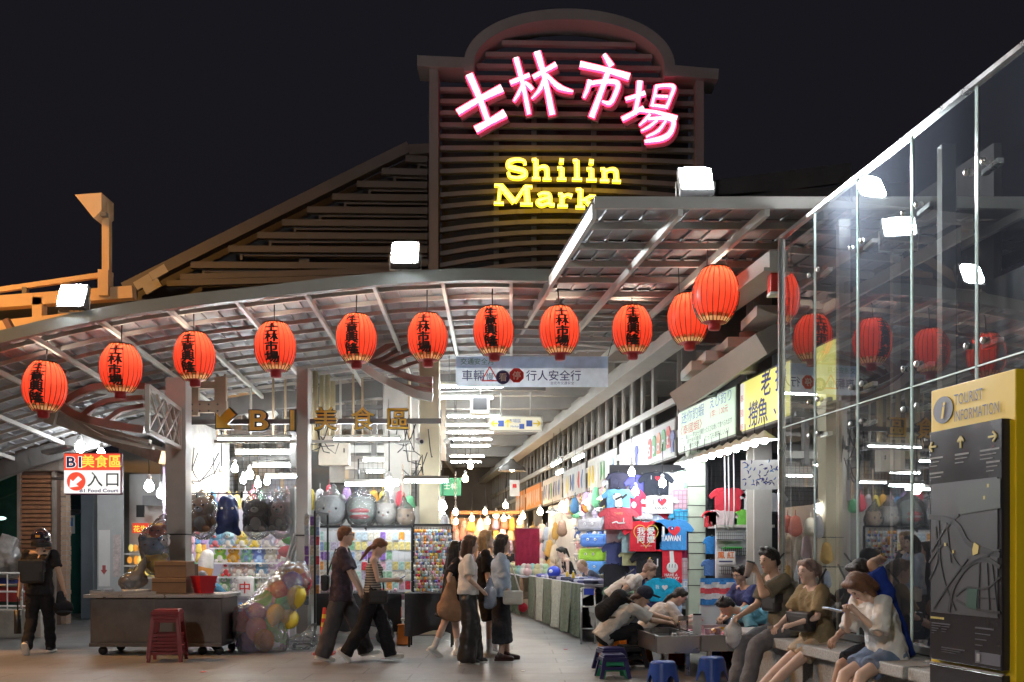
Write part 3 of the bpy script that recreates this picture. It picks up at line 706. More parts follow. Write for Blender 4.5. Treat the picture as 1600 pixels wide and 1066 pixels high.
def lantern(px, py, Y, k, rz, label, ph=75, wire=.5, two=False):
    s = (ph / F * Y) / .76
    t = thing('lantern', label, 'lantern', at(px, py, Y), rz, 'red paper lanterns along the canopy'); t.scale = (s, s, s)
    for nm, me in (('paper_body', body_me), ('leaf_border', low_me), ('top_border', top_me), ('wire_frame', wf_me), ('bottom_cap', cap_me), ('top_ring', ring_me)):
        o = bpy.data.objects.new(nm, me); C.objects.link(o); o.parent = t
        if nm == 'wire_frame': o['kind'] = 'stuff'
    for a in (0, PI):
        o = bpy.data.objects.new('characters', LTXT[k]); C.objects.link(o); o.parent = t; o.rotation_euler = (0, 0, a)
    ball('bulb', LB, t, (0, 0, .25), .05, nu=10, nv=6)
    T([(0, 0, .18), (0, 0, .40)], .008, 5).build('stem', BLACK, t)
    if two:
        for q in (-.13, .13): T([(0, q, .38), (0, q, .38 + wire)], .007, 5).build('hanging_wire', BLACK, t)
        MB().box((0, 0, .385), (.02, .3, .015)).build('cross_bar', BLACK, t)
    else: T([(0, 0, .39), (0, .02, .39 + wire * .7), (.0, .05, .39 + wire)], .010, 5).build('hanging_wire', BLACK, t)
    t.rotation_euler = (rnd(-.04, .04), rnd(-.04, .04), rz)
    return t
LP = [(70, 605, 14.6, 0, 78, .45), (189, 576, 14.6, 1, 76, .5), (304, 558, 14.6, 0, 75, .45), (430, 543, 14.6, 1, 76, .4), (557, 530, 14.6, 0, 75, .4), (668, 528, 14.6, 1, 74, .45), (771, 518, 14.7, 0, 75, .3), (874, 517, 14.8, 1, 74, .3), (988, 516, 15.0, 0, 74, .35)]
ords = ['leftmost red lantern in the row, hanging lowest, reading four black characters', 'second red lantern from the left, above the food court sign', 'third red lantern from the left', 'fourth red lantern from the left, under the stepped gable', 'fifth red lantern from the left, in front of the brown fan', 'sixth red lantern from the left, below the middle floodlight', 'seventh red lantern from the left, over the banner', 'eighth red lantern from the left, over the banner centre', 'ninth red lantern from the left, last one showing its characters']
for (px, py, Y, k, ph, w), l in zip(LP, ords): lantern(px, py, Y, k, rnd(-.15, .15), l, ph, w)
lantern(1076, 499, 13.6, 0, R(78), 'plain side of a red lantern half hidden behind the largest one', 78, .5, True)
lantern(1118, 462, 12.6, 1, R(80), 'largest red lantern, hanging farthest right by the glass wall', 87, .45, True)
p = at(1212, 430, 11.75); rb = thing('wall_lamp', 'square red and white light box at the end of the glass wall', 'light box', (p.x, p.y, p.z))
MB().box((0, 0, 0), (.16, .16, .42)).build('red_shade', M('red_acrylic', (.6, .05, .04), .35), rb, .01); MB().box((0, 0, -.23), (.17, .17, .03)).build('white_base', WHITE, rb); MB().box((.1, 0, 0), (.04, .18, .46)).build('backplate', STEEL_D, rb)

# ------------------------------------------------------------------ the great LED sign
K = 2.962
YS = YT - .22
def zp(x, y): v = at(640 + x / K, y / K, YS); return (v.x, v.z)
ZS = YS / F / K
PINK = EM('led_white', (1., .80, .87), 1.7, 16); REDL = EM('led_red', (1., .03, .10), 2.4)
YELI = EM('led_pale_yellow', (1., .86, .25), 1.8, 16); YELO = EM('led_yellow', (1., .66, .02), 1.1)
CH = {'士': [([(222, 520), (320, 462), (428, 408)], [34, 30, 44]), ([(276, 345), (322, 450), (362, 560)], [42, 34, 30]), ([(305, 600), (370, 565), (442, 524)], [40, 32, 46])],
      '林': [([(466, 384), (520, 362), (556, 348)], [24, 22, 24]), ([(492, 268), (522, 380), (552, 528)], [30, 26, 24]), ([(522, 395), (500, 440), (482, 468)], [20, 18, 10]), ([(535, 382), (552, 396), (568, 414)], [12, 22, 20]),
            ([(572, 358), (630, 325), (678, 298)], [24, 22, 28]), ([(590, 240), (625, 360), (660, 530)], [40, 28, 34]), ([(628, 350), (605, 410), (566, 456)], [22, 22, 8]), ([(632, 345), (690, 402), (757, 424)], [16, 30, 8])],
      '市': [([(900, 252), (934, 306)], [20, 34]), ([(788, 298), (900, 322), (1018, 356)], [34, 28, 38]), ([(834, 372), (824, 410), (806, 452)], [28, 24, 14]), ([(830, 388), (900, 378), (962, 386), (950, 440), (926, 478), (890, 470)], [22, 22, 30, 26, 24, 8]), ([(922, 322), (888, 420), (842, 542)], [34, 30, 34])],
      '場': [([(1000, 460), (1045, 446), (1090, 430)], [20, 20, 24]), ([(1066, 376), (1058, 450), (1042, 528)], [34, 28, 24]), ([(984, 552), (1030, 528), (1082, 498)], [26, 24, 22]),
            ([(1142, 398), (1134, 440), (1120, 492)], [20, 18, 18]), ([(1138, 402), (1185, 396), (1222, 404), (1208, 450), (1188, 500)], [18, 16, 24, 20, 20]), ([(1140, 446), (1196, 448)], [14, 14]), ([(1122, 488), (1190, 496)], [14, 16]),
            ([(1060, 512), (1140, 520), (1238, 548)], [14, 18, 26]), ([(1112, 530), (1090, 556), (1064, 580)], [18, 18, 8]), ([(1104, 552), (1170, 548), (1220, 560), (1208, 612), (1170, 640), (1088, 656)], [14, 20, 26, 30, 30, 16]), ([(1146, 556), (1110, 586), (1072, 606)], [16, 16, 8]), ([(1184, 562), (1150, 606), (1096, 634)], [16, 18, 10])]}
lt = thing('led_characters', 'large pink-white glowing market name characters edged in red on the tower', 'sign', (0, YS, 0))
for i, (c, st_) in enumerate(CH.items()):
    o = MB(); n = MB(); b = MB()
    for pts, ws in st_:
        P = [zp(*q) for q in pts]
        b.stroke([(x + .03, z - .04) for x, z in P], [(w + 18) * ZS for w in ws], .06, .12, k=5)
        o.stroke(P, [(w * .8 + 8) * ZS for w in ws], .0, .05, k=5); n.stroke(P, [max(3, w * .8 - 3) * ZS for w in ws], -.03, .004, k=5)
    ob = n.build('led_character', PINK, lt); o.build('red_edge', REDL, ob); b.build('channel_case', STEEL_D, ob)
LET = {'S': [([(534, 762), (528, 744), (494, 738), (460, 750), (462, 772), (494, 782), (528, 792), (534, 810), (504, 824), (466, 818), (456, 796)], [8, 9, 12, 17, 20, 20, 20, 17, 12, 9, 8])],
       'h': [([(584, 738), (586, 826)], 18), ([(566, 740), (588, 738)], 9), ([(566, 826), (606, 827)], 9), ([(588, 786), (612, 772), (634, 780), (636, 826)], [8, 12, 18, 17]), ([(616, 828), (656, 829)], 9)],
       'i': [([(704, 776), (704, 826)], 18), ([(684, 778), (706, 776)], 9), ([(682, 828), (726, 829)], 9), ([(692, 744), (714, 746)], 18)],
       'l': [([(774, 742), (775, 828)], 18), ([(756, 744), (776, 742)], 9), ([(752, 829), (798, 830)], 9)],
       'i ': [([(842, 780), (842, 830)], 18), ([(820, 782), (844, 780)], 9), ([(818, 832), (866, 833)], 9), ([(830, 748), (852, 750)], 18)],
       'n': [([(902, 782), (903, 834)], 17), ([(884, 783), (904, 782)], 9), ([(882, 835), (924, 836)], 9), ([(905, 796), (930, 784), (954, 792), (958, 838)], [8, 12, 18, 17]), ([(938, 838), (978, 840)], 9)],
       'M': [([(420, 858), (412, 938)], 10), ([(420, 858), (486, 936)], 22), ([(486, 936), (536, 862)], 10), ([(540, 862), (546, 942)], 22), ([(392, 857), (428, 858)], 9), ([(390, 940), (436, 941)], 9), ([(532, 862), (568, 864)], 9), ([(512, 944), (570, 945)], 9)],
       'a': [([(596, 904), (616, 894), (642, 898), (648, 912), (650, 944), (672, 948)], [10, 10, 14, 18, 17, 8]), ([(648, 916), (612, 922), (594, 936), (612, 950), (648, 938)], [8, 10, 17, 12, 8])],
       'r': [([(706, 898), (705, 950)], 18), ([(688, 899), (708, 898)], 9), ([(684, 952), (732, 953)], 9), ([(708, 914), (730, 902), (752, 908)], [8, 10, 16])],
       'k': [([(792, 876), (790, 956)], 18), ([(770, 878), (794, 876)], 9), ([(768, 958), (812, 959)], 9), ([(794, 930), (846, 906)], 9), ([(812, 922), (846, 960)], 16), ([(830, 907), (862, 909)], 8), ([(826, 961), (866, 962)], 9)]}
le = thing('led_letters', 'yellow glowing serif lettering below the pink characters, last letters hidden by the canopy', 'sign', (0, YS, 0))
for c, st_ in LET.items():
    n = MB(); o = MB()
    for pts, ws in st_:
        P = [zp(*q) for q in pts]; ws = ws if isinstance(ws, list) else [ws] * len(pts)
        n.stroke(P, [w * .8 * ZS for w in ws], -.03, .004, k=5); o.stroke(P, [(w + 8) * ZS for w in ws], .0, .05, k=5)
    ob = n.build('led_letter', YELI, le); o.build('yellow_edge', YELO, ob)

# ------------------------------------------------------------------ yellow restaurant lettering under the roof
OCH = M('ochre_acrylic', (.66, .38, .03), .4, 0, .1, 4); OCH.node_tree.nodes['Principled BSDF'].inputs['Emission Color'].default_value = (.66, .38, .03, 1)
bl = thing('hanging_letters', 'row of ochre letters outlined in black with an arrow over the left stalls', 'sign', (0, 16.3, 0))
def bp_(px, py): v = at(px, py, 16.3); return (v.x, v.z)
ar = [(338, 669), (338, 646), (344, 652), (358, 638), (368, 648), (354, 662), (362, 669)]
MB().prism([bp_(*q) for q in ar][::-1], -.02, .03).build('arrow', OCH, bl)
cxm = (351, 655)
MB().prism([bp_(cxm[0] + (x - cxm[0]) * 1.16, cxm[1] + (y - cxm[1]) * 1.16) for x, y in ar][::-1], .005, .06).build('arrow_case', BLACK, bl)
for ch, px, sx in (('B', 405, 1.35), ('1', 457, 1.1), ('美', 509, 1), ('食', 567, 1), ('區', 622, 1)):
    x, z = bp_(px, 672 if ch in 'B1' else 669); sz = .40 if ch not in 'B1' else .46
    o = text('letter', ch, sz, OCH, bl, (x, -.03, z), bold=.012, sx=sx, depth=.03)
    text('letter_case', ch, sz, BLACK, o, (x, .005, z), bold=.055, sx=sx, depth=.05)

# ------------------------------------------------------------------ food court light box on the left
p = at(144, 740, 16.0); sb = thing('light_box_sign', 'illuminated red and white food court sign with arrow jutting from the left building', 'sign', p)
w, h = 87 / F * 16, 62 / F * 16
MB().box((0, .06, 0), (w + .04, .1, h + .04)).build('case', M('sign_case', (.15, .02, .08), .4), sb, .03)
MB().box((0, 0, -h * .21), (w, .02, h * .58)).build('white_panel', lit_panel('lit_white', (1, .99, .97), .85), sb)
MB().box((0, 0, h * .29), (w, .02, h * .42)).build('red_panel', lit_panel('lit_red', (1., .10, .05), .75), sb)
NAVY = M('navy_print', (.03, .02, .25), .5, 0, 0); YPR = lit_panel('yellow_print', (1, .85, .1), .8); DGR = M('green_print', (.02, .05, .03), .5, 0, 0)
text('lettering', 'B1', .235, lit_panel('white_outline', (1, 1, 1), .85), sb, (-w * .32, -.012, h * .16), bold=.06, sx=1.2)
text('lettering', 'B1', .235, NAVY, sb, (-w * .32, -.016, h * .16), bold=.02, sx=1.2)
text('lettering', '美食區', .215, YPR, sb, (w * .17, -.014, h * .18), bold=.03)
text('lettering', '入口', .26, DGR, sb, (w * .2, -.014, -h * .3), bold=.01, spacing=1.15)
text('lettering', 'B1 Food Court', .075, NAVY, sb, (w * .13, -.014, -h * .47), bold=.02, sx=1.35)
MB().prism([(-w * .28 + .15 * math.cos(a), -h * .2 + .15 * math.sin(a)) for a in np.linspace(0, 2 * PI, 28, endpoint=False)], -.016, -.008).build('red_disc', lit_panel('lit_red', (1, .1, .05), .75), sb)
MB().prism([(-w * .28 + .1 * x, -h * .2 + .1 * z) for x, z in ((-1.05, -1), (-.9, .35), (-.5, 0), (.35, .85), (.95, .3), (0, -.45), (.4, -.8))][::-1], -.022, -.017).build('arrow', lit_panel('lit_white', (1, 1, 1), .85), sb)
T([(-w / 2, .06, -.08), (-w / 2 - .22, .06, -.08)], .025, 8).build('arm', STEEL_D, sb)
MB().box((-w / 2 - .1, .0, h / 2 + .06), (.42, .3, .05), Matrix.Rotation(R(-14), 3, 'Y')).build('spotlight', CHROME, sb)

# ------------------------------------------------------------------ cloth banner (the cartoon on it is left out)
p = at(831, 581, 16.0); bn = thing('banner', 'pale blue road safety banner with dark blue characters over the aisle', 'banner', p)
w, h = 238 / F * 16, 48 / F * 16
BB = paper('banner_cloth', (.74, .82, .92)); BB2 = M('banner_band', (.55, .66, .76), .7, 0, .06, 1); PR = M('banner_navy', (.05, .05, .17), .6, 0, 0)
def cloth(w, h, n=24, m=4, amp=.02, y=0., z0=0., dz=0.):
    mb = MB(); vs = [(-w / 2 + w * i / n, y + amp * math.sin(i * 1.3 + j * .7) * (j / m), z0 + h / 2 - h * j / m - dz * i / n) for j in range(m + 1) for i in range(n + 1)]
    return mb.add(vs, [(j * (n + 1) + i, (j + 1) * (n + 1) + i, (j + 1) * (n + 1) + i + 1, j * (n + 1) + i + 1) for j in range(m) for i in range(n)], 0, True)
cloth(w, h, amp=.008).build('cloth', BB, bn)
cloth(w, h * .38, amp=.004, y=-.012, z0=h * .30).build('upper_band', paper('banner_upper', (.55, .68, .85)), bn)
text('lettering', '車輛', .185, PR, bn, (-w * .385, -.03, -h * .27), bold=.014)
text('lettering', '慢', .13, PR, bn, (-w * .276, -.034, -h * .27), bold=.01)
text('lettering', '看', .14, WHITE, bn, (-w * .19, -.04, -h * .30), bold=.012)
text('lettering', '停', .14, WHITE, bn, (-w * .10, -.04, -h * .24), bold=.012)
text('lettering', '行人安全行', .178, PR, bn, (w * .142, -.03, -h * .27), bold=.014)
text('lettering', '交通安全月', .11, M('banner_green', (.05, .2, .08), .6, 0, 0), bn, (-w * .36, -.03, h * .24))
text('lettering', '台北市交通安全', .055, PR, bn, (w * .2, -.03, -h * .42))
SGR = M('sign_red', (.62, .04, .04), .5, 0, 0)
tri = [(-w * .276 + .15 * math.cos(a), -h * .15 + .15 * math.sin(a)) for a in (R(90), R(210), R(330))]
for a, b in ((0, 1), (1, 2), (2, 0)): MB().stroke([tri[a], tri[b]], .02, -.03, -.026).build('triangle_side', SGR, bn)
MB().prism([(-w * .19 + .112 * math.cos(a), -h * .19 + .112 * math.sin(a)) for a in np.linspace(0, 2 * PI, 24, endpoint=False)], -.034, -.028).build('round_sign', PR, bn)
MB().prism([(-w * .10 + .122 * math.cos(a + R(22.5)), -h * .13 + .122 * math.sin(a + R(22.5))) for a in np.linspace(0, 2 * PI, 8, endpoint=False)], -.034, -.028).build('stop_sign', SGR, bn)
for s in (-1, 1): T([(s * w / 2, 0, h / 2), (s * (w / 2 + .15), .1, h / 2 + .5)], .005, 4).build('rope', BLACK, bn)

# ------------------------------------------------------------------ hanging direction sign and speaker box in the aisle
p = at(806, 662, 20.0); ds = thing('direction_sign', 'hanging yellow-arrow direction sign over the aisle', 'sign', p)
w, h = 84 / F * 20, 24 / F * 20
MB().box((0, .06, 0), (w, .12, h)).build('case', M('sign_grey', (.5, .47, .4), .5), ds, .01); MB().box((0, -.008, 0), (w - .08, .012, h - .06)).build('panel', lit_panel('lit_cream', (.8, .74, .55), .55), ds)
YAR = M('yellow_arrow', (.85, .62, .02), .5, 0, 0); BLP = M('pictogram_blue', (.05, .1, .35), .5, 0, 0)
def arrow(mb, x, z, s, ang, y0=-.03, y1=-.022):
    c, sn = math.cos(ang), math.sin(ang)
    for pts in ([(-1, 0), (.9, 0)], [(.1, .8), (.95, 0), (.1, -.8)]):
        q = [(x + s * (a * c - b * sn), z + s * (a * sn + b * c)) for a, b in pts]
        for e, f in zip(q[:-1], q[1:]): mb.stroke([e, f], s * .34, y0, y1)
    return mb
for x, a in ((-.42, PI), (-.16, PI / 2), (.42, 0)): arrow(MB(), x, 0, .075, a).build('arrow', YAR, ds)
for x, z, s in ((-.3, 0, .12), (.27, 0, .12), (.12, -.06, .1)): MB().box((x, -.022, z), (s, .012, s)).build('pictogram', BLP, ds)
text('lettering', '市場區', .085, BLP, ds, (-.02, -.022, .02)); text('lettering', 'Market', .06, BLP, ds, (-.02, -.022, -.08))
for s in (-.3, .3): T([(s, .06, h / 2), (s, .06, 1.4)], .02, 6).build('rod', STEEL, ds)
p = at(750, 632, 18.5); tb = thing('projector_box', 'square grey box with dark screen hanging left of the direction sign', 'monitor', p)
MB().box((0, .2, 0), (.36, .4, .34)).build('housing', STEEL_P, tb, .01); MB().box((0, -.006, .01), (.26, .012, .22)).build('screen', BLACK, tb); T([(0, .2, .17), (0, .2, 1.0)], .02, 6).build('rod', STEEL, tb)

# ------------------------------------------------------------------ stall signs along the right row
def row_sign(name, label, Ya, Yb, z0, z1, off, mat, case=STEEL_D):
    """board from the far end Yb to the near end Ya; local x runs towards the camera"""
    L = (Yb - Ya) / .9918; t = thing(name, label, 'sign', (rx(off, Yb), Yb, z0), RZ); h = z1 - z0
    MB().box((L / 2, .09, h / 2), (L, .16, h)).build('case', case, t, .01)
    MB().box((L / 2, .0, h / 2), (L - .07, .016, h - .07)).build('panel', mat, t)
    return t, L, h
OFF = 5.0
def yof(px, off=OFF): return off * F / (px - 600)
BLU = M('print_blue', (.02, .03, .30), .5, 0, 0); REDP = M('print_red', (.65, .03, .03), .5, 0, 0); GRN = M('print_green', (.05, .30, .06), .5, 0, 0); BLUL = M('print_light_blue', (.1, .22, .5), .5, 0, 0)
t, L, h = row_sign('stall_sign', 'lit yellow stall sign with big blue fishing characters by the glass wall', 10.9, yof(1158), 3.12, 3.86, OFF, lit_panel('lit_yellow', (.95, .90, .25), .72))
x0 = L - (yof(1158) - yof(1222)) * 0
def ux(px): return (yof(1158) - yof(px)) / .9918
for s, px, z, sz in (('老', 1199, .42, .36), ('撈', 1179, .08, .36), ('魚', 1194, .08, .36), ('、', 1213, .12, .3), ('撈', 1222, .42, .36)): text('lettering', s, sz, BLU, t, (ux(px), -.02, z), bold=.02)
MB().box((.09, -.012, h / 2), (.14, .012, h - .1)).build('side_strip', lit_panel('lit_pale', (.9, .85, .8), .7), t)
for k, s in enumerate('泰國蝦'): text('lettering', s, .11, REDP, t, (.09, -.022, h - .3 - k * .2))
t, L, h = row_sign('stall_sign', 'lit pale green prawn fishing sign with small lines of writing', yof(1150), yof(1060), 3.12, 3.86, OFF, lit_panel('lit_green', (.62, .80, .60), .66))
def u2(px): return (yof(1060) - yof(px)) / .9918
text('lettering', '迷你釣蝦', .21, BLUL, t, (L * .30, -.02, h * .68), width=L * .42); text('lettering', 'えび釣り', .19, BLUL, t, (L * .78, -.02, h * .74), width=L * .34)
text('lettering', '〈泰國蝦〉', .17, REDP, t, (L * .27, -.02, h * .42), width=L * .40); text('lettering', '1竿：100元', .12, REDP, t, (L * .76, -.02, h * .54), width=L * .28)
for k, s in enumerate(('一、每人一竿20分鐘', '二、請勿用手觸摸', '三、現釣現烤')): text('lettering', s, .085, DGR, t, (L * .28, -.02, h * (.29 - .11 * k)), width=L * (.40 - .05 * k))
for k, s in enumerate(('釣ったえびは焼いて食べられます', 'とっても美味しいよ！')): text('lettering', s, .10, DGR, t, (L * .72, -.02, h * (.28 - .17 * k)), width=L * (.48 - .1 * k))
MB().box((.1, -.012, h / 2), (.12, .012, h - .1)).build('side_strip', lit_panel('lit_pale', (.9, .85, .8), .7), t)
t, L, h = row_sign('stall_sign', 'white sports clothing sign with coloured letter blocks', yof(1056), yof(968), 3.10, 3.80, OFF, M('unlit_board', (.70, .70, .70), .5, 0, .05))
cols = [REDP, GRN, M('print_orange', (.7, .2, .05), .5, 0, 0), GRN, REDP]
for k, ch in enumerate('Sport'):
    x = L * (.60 + .075 * k); z = .12 + .02 * k
    MB().prism([(x - .13, z), (x + .13, z), (x + .13, z + .3), (x + .06, z + .38), (x - .06, z + .38), (x - .13, z + .3)], -.02, -.012).build('letter_block', cols[k], t); text('lettering', ch, .30, WHITE, t, (x, -.028, z + .06), bold=.02)
for x in (.36, .96):
    z = .3; MB().prism([(L * x + a * .16, z + b * .2) for a, b in ((-.5, -1), (.5, -1), (.5, .2), (.9, .0), (1, .5), (.45, .9), (-.45, .9), (-1, .5), (-.9, .0), (-.5, .2))], -.02, -.012).build('shirt_print', BLU, t)
text('lettering', 'Sport', .26, M('print_faded', (.55, .45, .45), .5, 0, 0), t, (L * .17, -.02, .16), bold=.01, width=L * .26)
for i, (xa, xb, col, lab) in enumerate([(918, 964, (.62, .64, .62), 'pale poster board with blurred shirts beyond the sport sign'), (880, 915, (.60, .66, .72), 'light blue poster board with coloured dancers'), (848, 878, (.62, .58, .54), 'cream poster board farther along the row'), (822, 846, (.75, .25, .05), 'orange stall sign far down the right row'), (806, 820, (.7, .3, .1), 'smallest orange stall sign at the end of the row')]):
    t, L, h = row_sign('stall_sign', lab, yof(xb), yof(xa), 2.95, 3.75, OFF, M('board_%d' % i, col, .5, 0, .2, 3) if i < 3 else lit_panel('lit_orange_%d' % i, (.9, .32, .08), .5))
    for k in range(7):
        x = L * (.1 + .13 * k); c = random.choice([REDP, BLUL, GRN, YAR, WHITE, PR]) if i < 3 else WHITE
        MB().stroke([(x, .1 + rnd(0, .1)), (x + rnd(-.12, .12), .35), (x + rnd(-.05, .1), .6)], [.05, rnd(.1, .25), .06], -.02, -.012).build('poster_figure', c, t)
pb = at(1190, 742, 12.2); pw = thing('price_poster', 'white printed poster crowded with blue prawn drawings under the bulbs', 'poster', (pb.x, pb.y, pb.z), R(-14))
MB().box((0, 0, 0), (.50, .006, .36)).build('sheet', paper('poster_paper', (.8, .8, .8)), pw)
for k in range(46): 
    x, z = rnd(-.22, .22), rnd(-.14, .15); a = rnd(0, 3); MB().stroke([(x, z), (x + .02 * math.cos(a), z + .03 * math.sin(a)), (x + .05 * math.cos(a + .4), z + .05 * math.sin(a + .4))], [.006, .016, .004], -.012, -.008).build('print_mark', random.choice([BLU, PR, BLUL]), pw)

# ------------------------------------------------------------------ glass wall, granite bench, tourist totem
GL = thin_glass('clear_glass', (.80, .86, .86), 2.0, 0., .06, (.55, .62, .78)); GEDGE = M('glass_edge', (.62, .75, .72), .2, 0, .05, 3)
gwall = thing('glass_wall', 'tall frameless glass wall with steel spider fittings behind the bench', 'glass wall')
OG = 4.6; PY = [11.5, 10.62, 9.66, 8.67, 7.72, 6.75, 5.8, 4.85]
def gpt(Y, z, d=0.): return (rx(OG + d, Y), Y, z)
for a, b in zip(PY[:-1], PY[1:]):
    for z0, z1 in ((.66, 2.89), (2.91, 5.08)):
        e = .012
        MB().add([gpt(a - e, z0), gpt(b + e, z0), gpt(b + e, z1), gpt(a - e, z1)], [(0, 1, 2, 3)]).build('pane', GL, gwall)
        for Y in (a - e, b + e): MB().box(((gpt(Y, 0))[0], Y, (z0 + z1) / 2), (.014, .006, z1 - z0)).build('pane_edge', GEDGE, gwall)
    MB().bar(gpt(a - .012, 2.9), gpt(b + .012, 2.9), .014, .012, up=(0, 0, 1)).build('pane_edge', GEDGE, gwall)
MB().bar(gpt(PY[0], 5.1), gpt(PY[-1], 5.1), .06, .04, up=(0, 0, 1)).build('top_rail', CHROME, gwall)
MB().bar(gpt(PY[0], .63), gpt(PY[-1], .63), .1, .06, up=(0, 0, 1)).build('base_rail', STEEL_D, gwall)
MB().box(gpt(11.52, 2.55), (.07, .05, 5.1)).build('end_mullion', CHROME, gwall)
for Y in PY[1:-1]:
    for z in (2.72, 3.08, 4.45):
        for s in (-.11, .11): MB().ell(gpt(Y + s, z, -.02), (.022, .03, .03), None, 10, 6).build('spider_fitting', CHROME, gwall)
        MB().box(gpt(Y, z, .12), (.05, .26, .04)).build('spider_arm', CHROME, gwall)
for Y in PY[1:-1:2]: MB().box(gpt(Y, 2.5, .3), (.12, .1, 5.0)).build('steel_fin', STEEL, gwall)
inn = MB(); inn.bar((rx(6.6, 11.6), 11.6, 2.2), (rx(6.6, 4), 4, 2.2), .1, 4.4, up=(0, 0, 1)); struct(inn, 'wall_inner', M('inner_wall', (.05, .052, .056), .6, 0, .2, .6))
en = MB(); en.bar((rx(4.75, 11.62), 11.62, 2.6), (rx(6.6, 11.4), 11.4, 2.6), .08, 5.2, up=(0, 0, 1)); struct(en, 'wall_end', M('inner_wall', (.05, .052, .056), .6))
GRAN = M('granite', (.33, .33, .32), .6, 0, .35, 60, .2, 90)
benches = []
for i, (Ya, Yb) in enumerate(((11.75, 9.75), (9.68, 7.7), (7.63, 5.6))):
    t = thing('bench', ['granite bench block under the drinking man and the ponytail woman', 'granite bench block under the woman with a phone', 'nearest granite bench block behind the tourist totem'][i], 'bench', (rx(4.22, Ya), Ya, 0), RZ, 'granite bench blocks'); L = (Ya - Yb) / .9918
    MB().box((L / 2, .12, .53), (L, .68, .10)).build('seat_slab', GRAN, t, .012); MB().box((L / 2, .16, .24), (L - .16, .5, .48)).build('plinth', GRAN, t, .01)

A = Vector((2.40, 5.70)); Bv = Vector((2.532, 5.0)); d = Bv - A; TW = d.length
tt = thing('totem', 'tall yellow tourist information totem with dark map panel at right edge', 'information board', (A.x, A.y, 0), math.atan2(d.y, d.x))
TY = M('totem_yellow', (.72, .50, .008), .5, 0, .05, 2); TD = M('totem_panel', (.022, .022, .026), .22, 0, .1, 2); TG = M('totem_grey', (.085, .085, .11), .5, 0, 0)
MB().box((TW / 2, .12, 1.19), (TW, .24, 2.38)).build('body', TY, tt, .006)
MB().box((TW / 2 + .005, -.02, 1.495), (TW - .10, .05, 1.28)).build('map_panel', TD, tt, .004); MB().box((TW / 2 + .005, -.02, .45), (TW - .10, .05, .76)).build('lower_panel', TD, tt, .004); MB().box((TW / 2, -.05, .838), (TW - .05, .01, .008)).build('trim', CHROME, tt)
mp = MB().box((TW / 2, -.047, 1.48), (TW - .15, .004, .72)).build('map_sheet', M('map_grey', (.055, .058, .066), .35, 0, .1, 2), tt)
MB().prism([(.07 + .09 * math.cos(a) + .05, 2.255 + .075 * math.sin(a)) for a in np.linspace(0, 2 * PI, 32, endpoint=False)], -.006, -.002).build('info_disc', TG, tt)
text('lettering', 'i', .13, TY, tt, (.12, -.012, 2.21), bold=.03, shear=.25)
text('lettering', 'TOURIST', .085, TG, tt, (.225, -.008, 2.265), bold=.0, align='L', width=.24); text('lettering', 'INFORMATION', .085, TG, tt, (.225, -.008, 2.175), bold=.0, align='L', width=.37)
YT2 = M('totem_arrow', (.58, .48, .14), .5, 0, 0); PALE = M('totem_print', (.30, .30, .30), .5, 0, 0)
for x, a in ((.09, PI), (.34, PI / 2), (.60, 0)): arrow(MB(), x, 2.05, .032, a, -.052, -.046).build('arrow', YT2, tt)
def lines(x, z, n, w, hgt=.010, gap=.022, m=PALE):
    for k in range(n):
        x2 = x
        while x2 < x + w * (1 - .2 * k):
            l = hgt * rnd(.7, 1.4); MB().box((x2 + l / 2, -.0475, z - gap * k), (l, .003, hgt * (.95 if k == 0 else .5))).build('print_mark', m, tt); x2 += l + hgt * .45
lines(.06, 1.985, 3, .11); lines(.06, 1.90, 2, .12); lines(.29, 1.985, 3, .12); lines(.50, 1.985, 3, .15); lines(.55, 1.92, 3, .10)
ROADM = M('map_road', (.018, .018, .022), .4, 0, 0)
for pts, wd in (([(.05, 1.66), (.2, 1.64), (.32, 1.60), (.42, 1.5), (.66, 1.44)], .03), ([(.08, 1.46), (.2, 1.58), (.33, 1.66)], .012), ([(.06, 1.40), (.2, 1.50), (.34, 1.38), (.5, 1.42), (.66, 1.47)], .012), ([(.24, 1.13), (.28, 1.26), (.4, 1.38), (.55, 1.42), (.66, 1.38)], .022), ([(.1, 1.14), (.24, 1.28), (.4, 1.42)], .010), ([(.3, 1.22), (.4, 1.27), (.55, 1.27), (.66, 1.33)], .010), ([(.3, 1.2), (.45, 1.16), (.66, 1.15)], .012), ([(.5, 1.4), (.49, 1.15)], .008), ([(.56, 1.4), (.58, 1.15)], .006), ([(.12, 1.56), (.2, 1.3), (.3, 1.14)], .008), ([(.15, 1.65), (.16, 1.44)], .007), ([(.22, 1.62), (.26, 1.4)], .007), ([(.06, 1.3), (.14, 1.42), (.12, 1.6)], .007), ([(.6, 1.4), (.64, 1.16)], .006), ([(.48, 1.22), (.62, 1.22)], .006)):
    MB().stroke(pts, wd, -.053, -.050, k=6).build('map_road', ROADM, tt)
MB().prism([(.39, 1.165), (.475, 1.155), (.485, 1.262), (.40, 1.265)], -.0535, -.0505).build('map_park', M('map_green', (.02, .07, .05), .4, 0, 0), tt)
MB().prism([(.34, 1.66), (.665, 1.68), (.665, 1.83), (.36, 1.82), (.30, 1.75)], -.0535, -.0505).build('map_hill', M('map_hill', (.05, .068, .062), .4, 0, 0), tt)
MB().prism([(.45, 1.44), (.49, 1.45), (.50, 1.49), (.46, 1.51), (.445, 1.47)], -.055, -.051).build('map_spot', YT2, tt)
for x, z in ((.21, 1.5), (.28, 1.46), (.57, 1.80), (.54, 1.74)): MB().box((x, -.052, z), (.014, .004, .018)).build('map_spot', YT2, tt)
